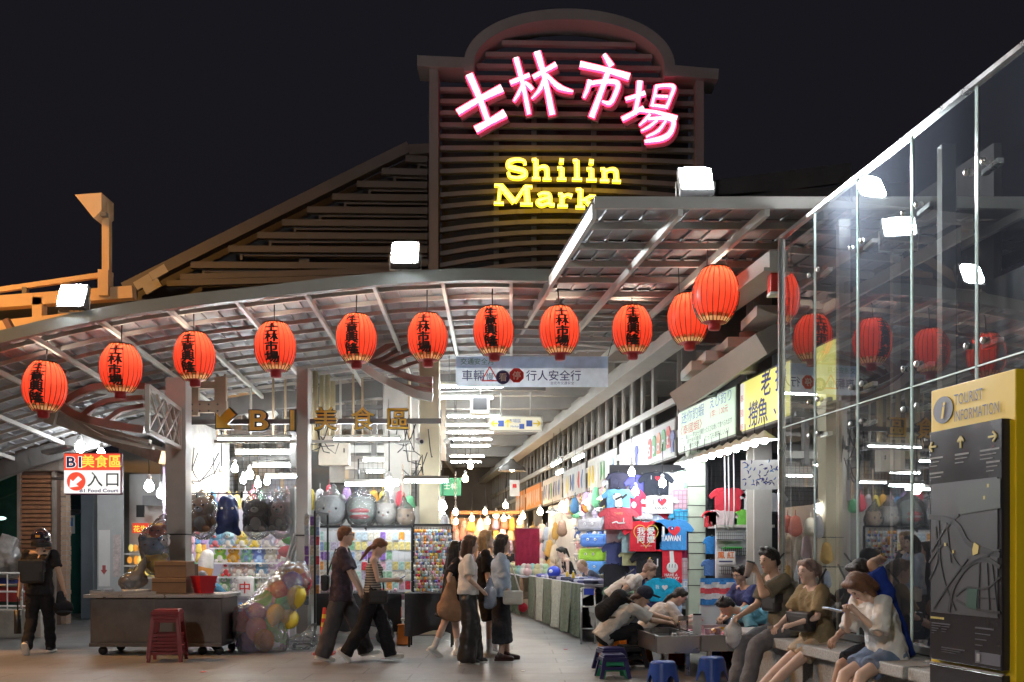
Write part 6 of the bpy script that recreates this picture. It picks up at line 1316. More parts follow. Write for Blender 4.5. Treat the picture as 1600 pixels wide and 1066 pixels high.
wire_panel(gx(300, 21.5), gx(470, 21.5), 2.3, 4.0, 21.5, 'mesh_screen', 'fine grey wire screen above the back of the plush stall', .09); wire_panel(gx(560, 20.5), gx(650, 20.5), 2.2, 3.4, 20.5, 'mesh_screen', 'wire screen above the phone case stall', .1)
for k, (px, py, Y, w_, h_, c) in enumerate(((320, 745, 22.5, 1.2, .7, (.3, .3, .3)), (405, 740, 23.5, .9, .9, (.35, .33, .3)), (445, 760, 23, .6, .5, (.2, .2, .22)), (545, 735, 22.5, .8, .6, (.25, .24, .22)), (600, 745, 23.5, .9, .8, (.3, .28, .25)))):
    t = thing('storage_carton', ['wide', 'tall', 'dark', 'low', 'large'][k] + ' storage carton stacked high behind the ' + ['plush stall, at left', 'plush stall, in the middle', 'plush stall, at right', 'phone case stall, at left', 'phone case stall, at right'][k], 'box', at(px, py, Y)); MB().box((0, 0, 0), (w_, .5, h_)).build('box', M('carton_%d' % k, c, .8, 0, .2, 4), t, .01); MB().box((0, -.252, 0), (.08, .004, h_)).build('tape', M('tape', (.35, .25, .13), .3), t)
# ------------------------------------------------------------------ prawn fishing basins
def basin(x0, x1, y0, y1, zt, dpt, label, water, yaw=0.):
    t = thing('basin_table', label, 'basin', ((x0 + x1) / 2, y0, 0), yaw); w, d_ = x1 - x0, y1 - y0; th = .015
    for c, s in (((0, 0, zt - dpt / 2), (w, th, dpt)), ((0, d_, zt - dpt / 2), (w, th, dpt)), ((-w / 2, d_ / 2, zt - dpt / 2), (th, d_ - .02, dpt)), ((w / 2, d_ / 2, zt - dpt / 2), (th, d_ - .02, dpt))): MB().box(c, s).build('side', CHROME, t, .003)
    MB().box((0, d_ / 2, zt - dpt + .01), (w - .02, d_ - .02, .012)).build('bottom', CHROME, t); MB().box((0, d_ / 2, zt - .06), (w - .03, d_ - .03, .01)).build('water', water, t)
    for c, s in (((0, -.005, zt + .004), (w + .03, .035, .008)), ((0, d_ + .005, zt + .004), (w + .03, .035, .008)), ((-w / 2, d_ / 2, zt + .004), (.035, d_ - .04, .008)), ((w / 2, d_ / 2, zt + .004), (.035, d_ - .04, .008))): MB().box(c, s).build('rim', CHROME, t)
    for a in (-1, 1):
        for b in (.1, d_ - .1): MB().bar((a * (w / 2 - .12), b, 0), (a * (w / 2 - .12), b, zt - dpt), .05, .05).build('leg', CHROME, t)
    return t
WAT = M('dark_water', (.05, .055, .05), .06, 0, .3, 4, .3, 14); PWAT = M('pink_water', (.45, .22, .28), .12, 0, .4, 14, .4, 18)
basin(1.72, 2.22, 11.75, 13.1, .47, .2, 'left stainless fishing basin on legs', WAT, R(6)); basin(2.26, 3.0, 11.9, 13.6, .47, .19, 'right stainless fishing basin with pink prawns', PWAT, R(3))
for k, (x, y, c, l) in enumerate(((2.42, 12.3, None, 'left'), (2.58, 12.5, None, 'second'), (2.78, 12.25, None, 'right'))):
    t = thing('cup', l + ' steel cup at the rim of the fishing basin', 'cup', (x, y, .42), 0, 'steel cups'); MB().lathe([(.001, 0), (.035, 0), (.042, .10), (.045, .102), (.038, .095), (.032, .01), (.001, .01)], 14).build('body', CHROME, t); T([(.04, 0, .08), (.075, 0, .06), (.04, 0, .03)], .006, 5).build('handle', CHROME, t)
sc = thing('scoop', 'orange-yellow plastic scoop lying across the pink basin', 'scoop', (2.62, 12.55, .47), .5); MB().stroke([(-.15, 0), (.0, .03), (.16, 0)], [.03, .05, .07], -.03, .03).build('handle', PLA('scoop_yellow', (.8, .45, .03)), sc); ball('bowl', PLA('scoop_orange', (.75, .25, .03)), sc, (.2, 0, .0), (.07, .05, .03))
for k in range(13):
    o = ball('prawn', M('prawn_pink', (.7, .3, .35), .3, 0, .2, 9), None, (rnd(2.35, 2.9), rnd(12.7, 13.4), .425), (.04, .014, .014), (0, 0, rnd(0, 6)), 8, 5); tag(o, 'small pink prawn number %s lying in the right basin' % ['one', 'two', 'three', 'four', 'five', 'six', 'seven', 'eight', 'nine', 'ten', 'eleven', 'twelve', 'thirteen'][k], 'prawn', 'prawns in the basin')
gl_ = thing('beaker', 'tall clear plastic jar standing between the basins', 'jar', (2.16, 12.55, .41)); MB().lathe([(.001, 0), (.06, 0), (.065, .24), (.06, .24)], 16).build('wall', thin_glass('jar_plastic', (.85, .85, .85), 1, .05, .2, (.6, .55, .5)), gl_); MB().lathe([(.067, .2), (.07, .24), (.067, .25)], 16).build('rim', STEEL_D, gl_)
cb = thing('divider_card', 'white card standing on the edge of the left basin', 'card', (2.24, 12.05, .478)); MB().box((0, 0, .12), (.1, .015, .24)).build('card', WHITE, cb); MB().box((0, -.01, .235), (.1, .02, .02)).build('edge', BKM, cb)
for k in range(7): 
    o = ball('fishing_weight', STEEL_D, None, (rnd(1.95, 2.15), rnd(11.95, 12.5), .44), (.05, .04, .035), (0, 0, rnd(0, 3)), 10, 6); tag(o, 'dark lump of fishing gear in the left basin, %s' % ON12[k], 'gear', 'gear in the left basin')
# stools round the basins
def round_stool(loc, label, mat, h=.27, r0=.135, r1=.18):
    t = thing('stool', label, 'stool', loc, rnd(0, 1), 'plastic stools'); mb = MB(); n = 32; prof = []
    MB().lathe([(.001, h + .002), (r0 * .92, h), (r0, h - .012), (r0 * 1.01, h - .03)], n).build('seat', mat, t)
    vs = []; fs = []
    for i in range(n):
        a = 2 * PI * i / n; cut = .13 * max(0, math.cos(a * 4)) ** .6 if math.cos(a * 4) > 0 else 0
        for z in (h - .03, h * .55, min(cut, h * .5)):
            q = r0 + (r1 - r0) * (1 - z / h); q *= 1 + (.03 if math.cos(a * 4) < 0 else -.01); vs.append((q * math.cos(a), q * math.sin(a), z))
    for i in range(n):
        j = (i + 1) % n
        for k in (0, 1): fs.append((i * 3 + k, i * 3 + k + 1, j * 3 + k + 1, j * 3 + k))
    MB().add(vs, fs, 0, True).build('leg_skirt', mat, t); MB().lathe([(r0 * .5, h + .004), (r0 * .3, h + .002)], 16).build('seat_dimple', mat, t); return t
BLS = PLA('blue_stool', (.02, .07, .34)); NVS = M('navy_stool', (.022, .018, .10), .35, 0, .1); ORS = PLA('orange_stool', (.75, .26, .03))
round_stool((gx(1036, 10.9), 10.9, 0), 'round blue stool in front of the left basin, cut by the frame', BLS); round_stool((gx(1114, 11.3), 11.35, 0), 'round blue stool in front of the right basin', BLS)
round_stool((gx(951, 13.4), 13.3, 0), 'orange stool under the crouching backpack wearer', ORS, .3); round_stool((gx(998, 13.2), 13.1, 0), 'orange stool beside the left basin leg', ORS, .3); round_stool((gx(972, 13.5), 13.55, 0), 'orange stool half hidden behind the backpack wearer', ORS, .3)
stack_stool((gx(955, 12.4), 12.45, 0), 'navy square stool behind the front navy stool', NVS, .28, rz=.2, w=.32); stack_stool((gx(958, 11.6), 11.65, 0), 'navy square stool nearest the camera with a green stool inside', NVS, .27, rz=.1, w=.30); stack_stool((gx(958, 11.6), 11.65, -.02), 'green stool nested inside the front navy stool', PLA('green_stool', (.02, .25, .12)), .24, rz=.1, w=.27)
stack_stool((gx(985, 12.7), 12.75, 0), 'dark stool in the shade under the left basin', BLACK, .28, rz=.3, w=.3)
for k, (px, Y, c, l) in enumerate(((1122, 13.5, (.02, .06, .5), 'blue tub under the right basin'), (1145, 13.2, (.45, .02, .05), 'red tub under the right basin'), (1058, 12.9, (.55, .05, .05), 'red cloth-covered tub under the left basin'))):
    t = thing('tub', l, 'tub', (gx(px, Y), Y, .02)); MB().lathe([(.001, 0), (.14, 0), (.17, .2), (.185, .205), (.16, .19), (.13, .02), (.001, .02)], 18).build('body', PLA('tub_%d' % k, c), t); MB().lathe([(.172, .19), (.188, .2), (.186, .215)], 18).build('rim', PLA('tub_%d' % k, c), t)

# ------------------------------------------------------------------ plush counter and wall along the right row
SK = [M('skirt_green', (.16, .17, .12), .85, 0, .35, 18, .4, 30), M('skirt_cream', (.48, .46, .38), .85, 0, .3, 22, .4, 30), M('skirt_leaf', (.10, .12, .08), .8, 0, .6, 26, .4, 30)]
def counter(Ya, Yb, off, h, label, mats):
    L = (Yb - Ya) / .9918; t = thing('counter', label, 'counter', (rx(off, Yb), Yb, 0), RZ)
    MB().box((L / 2, .45, h), (L, .9, .04)).build('top', M('counter_top', (.42, .40, .44), .6, 0, .2, 9), t)
    n = len(mats)
    for k, m in enumerate(mats):
        a, b = L * k / n, L * (k + 1) / n; q = int((b - a) / .08); vs = []
        for i in range(q + 1):
            x = a + (b - a) * i / q; y = .02 * math.sin(i * 1.3) + .015 * math.sin(i * .5 + k); vs += [(x, -.01, h + .02), (x, -.02 + y, h * .5), (x, -.03 + 1.7 * y, .06 + .02 * math.sin(i))]
        MB().add(vs, [(i * 3 + j, i * 3 + 1 + j, i * 3 + 4 + j, i * 3 + 3 + j) for i in range(q) for j in (0, 1)], 0, True).build('skirt', m, t)
    return t, L
counter(16.3, 22.5, 3.28, .92, 'long counter with patterned green skirt along the right of the aisle', [SK[0], SK[1], SK[0], SK[1], SK[0], SK[2]])
counter(22.7, 30, 3.1, .92, 'far counter deeper along the right of the aisle', [SK[1], SK[0], SK[2]])
single(MB().bar((rx(5.15, 16.2), 16.2, 1.45), (rx(5.15, 31), 31, 1.45), .06, 2.9, up=(0, 0, 1)), 'stall_partition', M('stall_wall_white', (.62, .62, .64), .7, 0, .1), 'white wall behind the plush counter', 'partition')
PCOLS = [((.72, .70, .74), 'bunny'), ((.62, .56, .72), 'bear'), ((.70, .66, .40), 'chick'), ((.50, .72, .12), 'round'), ((.14, .24, .60), 'dog'), ((.76, .74, .72), 'cat'), ((.66, .58, .74), 'bunny'), ((.20, .20, .24), 'bear'), ((.72, .42, .48), 'cat'), ((.40, .42, .48), 'round'), ((.75, .72, .68), 'dog'), ((.16, .18, .48), 'bear')]
WH = {'lowest': .98}; k = 0
rnm = ['lowest', 'second', 'third', 'fourth', 'fifth']
for r_ in range(5):
    z = 1.02 + r_ * .36
    MB_ = single(MB().bar((rx(4.85, 16.6), 16.6, z - .02), (rx(4.85, 25), 25, z - .02), .34, .02, up=(0, 0, 1)), 'shelf', WHITE, '%s shelf of the plush wall on the right' % rnm[r_], 'shelf')
    for i in range(13):
        Y = 16.8 + i * .62; c, kd = PCOLS[(k * 5 + r_ * 3 + i) % 12]; k += 1
        plush((rx(4.78, Y), Y, z), '%s plush %s, %s from the near end on the %s shelf of the right wall' % (cn(c), KN[kd], ON12[i], rnm[r_]), c, .34, kd, RZ + rnd(-.2, .5), (.8, .78, .76), 'plush toys on the right wall')
for k, (Y, c, nm) in enumerate(((20.6, (.10, .22, .60), 'blue'), (20.8, (.42, .72, .08), 'lime green'), (20.7, (.12, .3, .62), 'sky blue'), (20.9, (.36, .34, .36), 'grey'))):
    z = (1.72, 1.42, 1.16, 2.05)[k]; t = thing('pillow', nm + ' rectangular pillow piled in the plush stall', 'pillow', (rx(4.35, Y), Y, z), R(-35)); MB().box((0, 0, 0), (.62, .18, .27)).build('pad', pf(c), t, .07)
    for s in (-.1, .08): ball('eye', WHITE, t, (s, -.095, .02), (.03, .01, .03)); ball('pupil', BLACK, t, (s, -.105, .02), (.012, .006, .012))
for k in range(44):
    Y = 16.6 + k * .125; c = random.choice([(.10, .10, .25), (.45, .42, .55), (.06, .06, .10), (.6, .6, .68), (.3, .3, .45)])
    o = MB().box((0, 0, .03), (rnd(.18, .3), rnd(.12, .2), rnd(.04, .08))).build('folded_garment', FAB('fold_%d' % int(c[0] * 100), c), None, .02); o.location = (rx(3.45 + .22 * (k % 3), Y), Y, .942); o.rotation_euler = (rnd(-.05, .05), rnd(-.05, .05), rnd(0, 3)); tag(o, 'folded dark garment, pile place %s along the counter%s' % (ON12[k % 15], [' front', ' middle', ' rear'][k // 15]), 'garment', 'folded garments on the counter')
for k in range(24):
    Y = 22.9 + k * .2; c = random.choice([(.7, .66, .4), (.5, .68, .45), (.72, .5, .5), (.74, .72, .68), (.35, .6, .6)]); t = thing('plush_toy', 'small %s plush heaped on the far counter, %s%s' % (cn(c), ON12[k % 15], ' back' if k > 14 else ''), 'plush', (rx(3.3 + .25 * (k % 3), Y), Y, .94), rnd(0, 6), 'plush heaped on the far counter'); ball('body', pf(c), t, (0, 0, .09), (.11, .1, .1), None, 10, 7); ball('head', pf(c), t, (0, -.02, .2), .08, None, 10, 7)
for s_, (px, Y) in enumerate(((871, 19), (890, 18.4))):
    t = thing('drink_bottle', ['left', 'right'][s_] + ' small yellow drink bottle on the plush counter', 'bottle', (rx(3.5, Y), Y, .945)); MB().lathe([(.001, 0), (.035, 0), (.036, .12), (.015, .15), (.014, .17), (.001, .172)], 12).build('body', PLA('juice', (.8, .55, .05)), t); MB().lathe([(.016, .165), (.016, .185), (.001, .187)], 10).build('cap', WHITE, t)
hb2 = thing('plush_toy', 'glossy royal blue ball toy on the plush counter', 'plush', (rx(3.45, 20.2), 20.2, .94)); ball('body', PLA('royal_blue', (.03, .06, .5)), hb2, (0, 0, .13), (.14, .13, .13)); ball('face', WHITE, hb2, (-.06, -.09, .15), (.05, .04, .04))
# folding metal stand at the near end of the counter
fs2 = thing('folding_stand', 'folding steel stand with small blue sign at the near end of the counter', 'stand', (gx(918, 15.9), 15.9, 0))
for x in (-.1, .12): T([(x, 0, 0), (x, 0, .9)], .016, 8).build('leg', CHROME, fs2)
for z in (.25, .6, .9): T([(-.1, 0, z), (.12, 0, z)], .012, 8).build('rung', CHROME, fs2)
MB().box((.02, -.03, .84), (.16, .01, .1)).build('sign', M('sign_blue', (.02, .05, .4), .4, 0, 0), fs2)
rc = thing('curtain', 'dark red cloth curtain hanging in the aisle behind the women', 'curtain', (gx(824, 24), 24, gz(855, 24))); cloth(38 / F * 24, 58 / F * 24, 20, 6, .05).build('cloth', FAB('red_curtain', (.26, .02, .05)), rc); T([(-.32, 0, .46), (.32, 0, .46)], .012, 6).build('rod', STEEL_D, rc)

def NUM(n):
    a = ['zero', 'one', 'two', 'three', 'four', 'five', 'six', 'seven', 'eight', 'nine', 'ten', 'eleven', 'twelve', 'thirteen', 'fourteen', 'fifteen', 'sixteen', 'seventeen', 'eighteen', 'nineteen']
    return a[n] if n < 20 else ['', '', 'twenty', 'thirty', 'forty'][n // 10] + (' ' + a[n % 10] if n % 10 else '')
# hanging goods deeper in the aisle, both sides
HG = [(.7, .45, .3), (.72, .66, .55), (.6, .2, .15), (.65, .4, .12), (.4, .45, .55), (.7, .55, .6), (.3, .2, .15), (.66, .66, .7)]
gmesh = MB(); gmesh.caps((0, 0, -.2), (0, 0, 0), .13, .09, 10).tube([(0, 0, .08), (0, 0, .2)], .008, 5); gme = gmesh.mesh('hanging_good', WHITE)
for side, off, n in ((0, 4.45, 26), (1, 1.05, 40)):
    for i in range(n):
        Y = (25.5 if side == 0 else 17.6) + i * .55
        for j in range(3):
            c = random.choice(HG); o = bpy.data.objects.new('hanging_pouch', gme); C.objects.link(o); o.location = (rx(off + rnd(-.12, .12), Y), Y + rnd(-.2, .2), 1.15 + j * .5 + rnd(-.1, .1)); o.scale = (rnd(.7, 1.3), rnd(.6, 1), rnd(.8, 1.3))
            recolour(o, pf(c)); tag(o, '%s pouch, %s tier, place %s along the %s of the aisle' % (cn(c), ['lower', 'middle', 'upper'][j], NUM(i + 1), ['right', 'left'][side]), 'pouch', 'pouches hanging deep in the aisle')
single(MB().bar((rx(.85, 17.8), 17.8, 1.2), (rx(.85, 45), 45, 1.2), .06, 2.4, up=(0, 0, 1)), 'stall_partition', M('aisle_left', (.4, .32, .26), .8, 0, .2), 'brownish stall wall along the left of the aisle', 'partition')
single(MB().bar((rx(1.05, 18.4), 18.4, .45), (rx(1.05, 45), 45, .45), .5, .9, up=(0, 0, 1)), 'counter', M('aisle_counter', (.3, .25, .2), .8, 0, .4, 6), 'low counter along the left of the aisle', 'counter')
for k, (px, py, Y) in enumerate(((800, 730, 24), (804, 763, 26))):
    t = thing('hanging_notice', ['enamel lamp shade over the aisle beyond the direction sign', 'small framed notice hanging over the aisle'][k], ['lamp', 'notice'][k], at(px, py, Y))
    if k: MB().box((0, 0, 0), (.26, .02, .42)).build('board', WHITE, t); MB().box((0, -.012, .06), (.1, .006, .1)).build('emblem', REDP, t)
    else: MB().lathe([(.34, -.1), (.3, .0), (.1, .12), (.04, .2)], 20).build('shade', M('shade_dark', (.1, .09, .08), .4), t); ball('lamp', BULBW, t, (0, 0, -.04), .07)
BRC = [(.7, .12, .15), (.15, .35, .65), (.75, .6, .15), (.2, .55, .3), (.72, .45, .55), (.72, .72, .74), (.5, .35, .65), (.75, .4, .1)]
for i in range(22):
    Y = 16.9 + i * .36; c = BRC[i % 8]; o = bpy.data.objects.new('hanging_pouch', gme); C.objects.link(o); o.location = (rx(4.5 + rnd(-.1, .1), Y), Y, 2.72 + rnd(-.12, .08)); o.scale = (rnd(.6, 1), rnd(.6, .9), rnd(.7, 1.1)); recolour(o, pf(c)); tag(o, '%s bagged toy hanging above the plush wall, place %s from the near end' % (cn(c), NUM(i + 1)), 'pouch', 'bagged toys above the plush wall')
for i in range(26):
    c = BRC[(i * 3) % 8]; left = i < 14; px = (292 + i * 13) if left else (486 + (i - 14) * 14); Y = 18.6 if left else 17.5; o = bpy.data.objects.new('hanging_pouch', gme); C.objects.link(o); o.location = at(px, (775 if left else 772) + rnd(-8, 8), Y); o.scale = (rnd(.5, .9), rnd(.5, .9), rnd(.6, 1.)); recolour(o, pf(c)); tag(o, '%s pouch, %s in the row hanging above the %s stall' % (cn(c), ON12[i if left else i - 14], 'plush' if left else 'phone case'), 'pouch', 'pouches above the left stalls')
for i in range(30):
    c = BRC[(i * 5 + i // 8) % 8]; o = bpy.data.objects.new('hanging_pouch', gme); C.objects.link(o); r_, q = i // 3, i % 3; o.location = (gx(293, 18) + .06 + rnd(-.02, .02), 18.0 + q * .4, .75 + r_ * .17); o.scale = (.5, .5, .5); recolour(o, pf(c)); tag(o, '%s small toy on the lilac side wall, %s row up, %s in' % (cn(c), ON12[r_], ON12[q]), 'toy', 'small toys on the lilac side wall')
# a far stall that closes the view down the aisle, its goods under warm bulbs
fst = thing('far_stall', 'far warm-lit stall with timber frame closing the aisle', 'stall', (gx(762, 32), 32, 0)); fw_ = 110 / F * 32
MB().box((0, .3, 1.3), (fw_, .08, 2.6)).build('back_board', M('far_board', (.35, .24, .16), .8, 0, .3, 3), fst); MB().box((0, -.1, .45), (fw_, .6, .9)).build('counter', M('far_counter', (.3, .2, .14), .8, 0, .3, 5), fst); MB().box((0, -.3, 2.75), (fw_, .9, .08)).build('awning', M('far_awning', (.5, .18, .06), .7), fst)
for s in (-1, 1): MB().bar((s * fw_ / 2, -.3, 0), (s * fw_ / 2, -.3, 2.7), .07, .07).build('post', M('far_counter', (.3, .2, .14), .8), fst)
for i in range(45):
    r_, q = i // 9, i % 9; c = random.choice([(.72, .5, .3), (.75, .68, .6), (.65, .2, .15), (.75, .45, .12), (.6, .4, .35), (.72, .6, .62), (.35, .3, .45)]); o = bpy.data.objects.new('hanging_pouch', gme); C.objects.link(o); o.location = (gx(762, 32) - fw_ * .45 + fw_ * .9 * q / 8 + rnd(-.05, .05), 31.9 + rnd(-.15, .1), 1.15 + r_ * .33 + rnd(-.06, .06)); o.scale = (rnd(.8, 1.3), .8, rnd(.8, 1.2)); recolour(o, pf(c)); tag(o, '%s pouch on the far warm-lit stall, %s row up, %s from left' % (cn(c), ON12[r_], ON12[q]), 'pouch', 'pouches on the far stall')
for i in range(5): bulb((gx(762, 31) - 1 + i * .5, 31.2, 2.45 + .1 * (i % 2)), '%s warm bulb from left in front of the far stall' % ON12[i], True, .3, .075, 'warm bulbs of the far stall')
# steelwork of the hall above the left stalls
for i, (px, Y) in enumerate(((300, 21), (335, 23), (372, 22), (410, 24), (438, 21.5), (528, 22), (552, 24), (585, 21), (615, 23.5), (648, 20.5), (672, 22.5), (690, 24.5))):
    single(MB().bar(at(px, 720, Y), at(px, 560, Y), rnd(.1, .24), .14), 'hall_stanchion', [STEEL, STEEL_D, TAN][i % 3], '%s steel stanchion from left in the hall above the left stalls' % ON12[i], 'stanchion', group='hall stanchions')
for i, (xa, xb, py, Y) in enumerate(((285, 690, 598, 21.2), (285, 560, 622, 22.2), (470, 690, 612, 20.8), (285, 690, 646, 23.2), (330, 640, 668, 22.6), (500, 690, 702, 21), (285, 470, 676, 21.4), (540, 690, 728, 22))):
    single(MB().bar(at(xa, py, Y), at(xb, py, Y), rnd(.08, .18), .1, up=(0, 1, 0)), 'hall_rail', [STEEL_D, STEEL, STEEL_P][i % 3], '%s horizontal rail down in the hall above the left stalls' % ON12[i], 'rail', group='hall rails')
# small clutter overhead
for k, (px, py, Y, l) in enumerate(((635, 680, 17.5, 'tangle of black cables left of the grey duct post'), (648, 715, 17.3, 'looped cable bundle beside the cream post'), (500, 690, 17.4, 'drooping cables at the phone stall corner'), (322, 725, 17.2, 'coiled black cable on the white wall panel'))):
    t = thing('cable_bundle', l, 'cables', at(px, py, Y))
    for q in range(5):
        a = Vector((rnd(-.3, .3), 0, rnd(0, .5))); b = Vector((rnd(-.35, .35), rnd(-.1, .1), rnd(-.4, .1))); m = (a + b) / 2 + Vector((rnd(-.1, .1), 0, -.25)); T([a, a.lerp(m, .5) + Vector((0, 0, -.06)), m, b], .010, 5).build('cable', BLACK, t)
for k, (px, py, Y, rz, l) in enumerate(((1107, 606, 14.6, R(-30), 'black loudspeaker above the green prawn sign'), (655, 690, 17.5, R(20), 'small grey security camera at the cream post'), (700, 690, 19, R(30), 'second grey security camera over the aisle'))):
    t = thing('loudspeaker' if k == 0 else 'security_camera', l, 'loudspeaker' if k == 0 else 'camera', at(px, py, Y), rz)
    if k == 0: MB().box((0, 0, 0), (.2, .22, .26)).build('cabinet', BLACK, t, .02); ball('cone', STEEL_D, t, (0, -.11, 0), (.08, .02, .08))
    else: T([(0, -.16, -.02), (0, .1, .02)], .05, 12).build('barrel', STEEL, t); ball('lens', BLACK, t, (0, -.165, -.02), (.035, .01, .035)); MB().box((0, .05, .08), (.04, .04, .12)).build('mount', STEEL, t)
for k, (x0, x1, py, Y, hh, l) in enumerate(((498, 545, 704, 18.4, .55, 'beige switch cabinet under the yellow lettering'), (453, 466, 700, 17.6, .8, 'narrow dark box on the slim post'))):
    w = (x1 - x0) / F * Y; t = thing('switch_box', l, 'cabinet', at((x0 + x1) / 2, py, Y)); MB().box((0, .1, 0), (w, .2, hh)).build('case', [M('beige_metal', (.45, .40, .33), .5), STEEL_D][k], t, .01); MB().box((0, -.006, 0), (w * .9, .01, hh * .9)).build('door', [M('beige_metal', (.45, .40, .33), .5), STEEL_D][k], t); MB().box((w * .35, -.02, 0), (.02, .02, .08)).build('latch', BLACK, t)
for k in range(16):
    o = B((0, 0, .002), (rnd(.03, .1), rnd(.02, .06), .003)).build('paper_scrap', WHITE if k % 3 else REDP, None); o.location = (rnd(-4.5, 1.2), rnd(11.4, 17), .003); o.rotation_euler = (0, 0, rnd(0, 3)); tag(o, 'scrap of paper on the paving, %s of the sixteen' % NUM(k + 1), 'litter', 'litter on the paving')
# sodium street lamp outside the frame at the left: its orange light falls on the girder and gable
sl = thing('street_lamp', 'tall sodium street lamp at the left, its orange light on the girder', 'street lamp', (-13.5, 11.5, 0))
T([(0, 0, 0), (0, 0, 9.2), (.3, .3, 9.6), (1.2, .9, 9.7)], [.1, .07, .05, .05], 10).build('pole', STEEL_D, sl); MB().box((1.35, 1.0, 9.7), (.6, .35, .14), Matrix.Rotation(R(36), 3, 'Z')).build('head', STEEL_D, sl, .02); MB().box((1.35, 1.0, 9.615), (.5, .25, .02), Matrix.Rotation(R(36), 3, 'Z')).build('lens', EM('sodium', (1., .45, .10), 1700), sl)
# white street lamp behind the viewer, the street side's own light
sl2 = thing('street_lamp', 'white street lamp across the street behind the viewer', 'street lamp', (-6.5, -7.5, 0))
T([(0, 0, 0), (0, 0, 8.6), (.2, .3, 9.0), (.6, 1.1, 9.1)], [.1, .07, .05, .05], 10).build('pole', STEEL_D, sl2); MB().box((.68, 1.3, 9.1), (.35, .7, .12)).build('head', STEEL_D, sl2, .02); MB().box((.68, 1.36, 8.99), (.3, .6, .02), Matrix.Rotation(R(28), 3, 'X')).build('lens', EM('street_white', (1., .96, .92), 1000), sl2)
# ================================================================== people
SKIN = [M('skin_light', (.62, .43, .34), .5, 0, .06, 9), M('skin_mid', (.54, .35, .25), .5, 0, .06, 9), M('skin_tan', (.42, .25, .17), .5, 0, .06, 9)]
def HM(name, col):
    m = M(name, col, .38, 0, .3, 30); nt = m.node_tree; N, L = nt.nodes, nt.links
    tc = N.new('ShaderNodeTexCoord'); mp_ = N.new('ShaderNodeMapping'); mp_.inputs['Scale'].default_value = (150, 150, 14); n = N.new('ShaderNodeTexNoise'); n.inputs['Scale'].default_value = 1; n.inputs['Detail'].default_value = 3
    bp = N.new('ShaderNodeBump'); bp.inputs['Strength'].default_value = .9; bp.inputs['Distance'].default_value = .01
    L.new(tc.outputs['Object'], mp_.inputs[0]); L.new(mp_.outputs[0], n.inputs['Vector']); L.new(n.outputs['Fac'], bp.inputs['Height']); L.new(bp.outputs[0], N['Principled BSDF'].inputs['Normal']); return m
HAIR = {'black': HM('hair_black', (.015, .012, .012)), 'brown': HM('hair_brown', (.07, .035, .022)), 'blond': HM('hair_blond', (.40, .27, .14)), 'grey': HM('hair_grey', (.45, .44, .43)), 'auburn': HM('hair_auburn', (.16, .07, .035)), 'ash': HM('hair_ash', (.24, .16, .13))}
LIPS = M('lips', (.35, .10, .09), .5, 0, 0)
def merge_extra(o, mb):
    bm = bmesh.new(); bm.from_mesh(o.data); vs = [bm.verts.new(v) for v in mb.v]
    for f in mb.f:
        try: bm.faces.new([vs[i] for i in f]).smooth = True
        except ValueError: pass
    bm.to_mesh(o.data); bm.free()
def ik(a, b, l1, l2, pole):
    d = b - a; L = min(d.length, (l1 + l2) * .999); L = max(L, abs(l1 - l2) + .01); u = d.normalized(); b2 = a + u * L
    q = (l1 * l1 - l2 * l2 + L * L) / (2 * L); hgt = math.sqrt(max(0, l1 * l1 - q * q)); p = Vector(pole); p = p - u * p.dot(u)
    if p.length < 1e-3: p = Vector((1, 0, 0)) - u * u.x
    return a + u * q + p.normalized() * hgt, b2
def V(*a): return Vector(a)
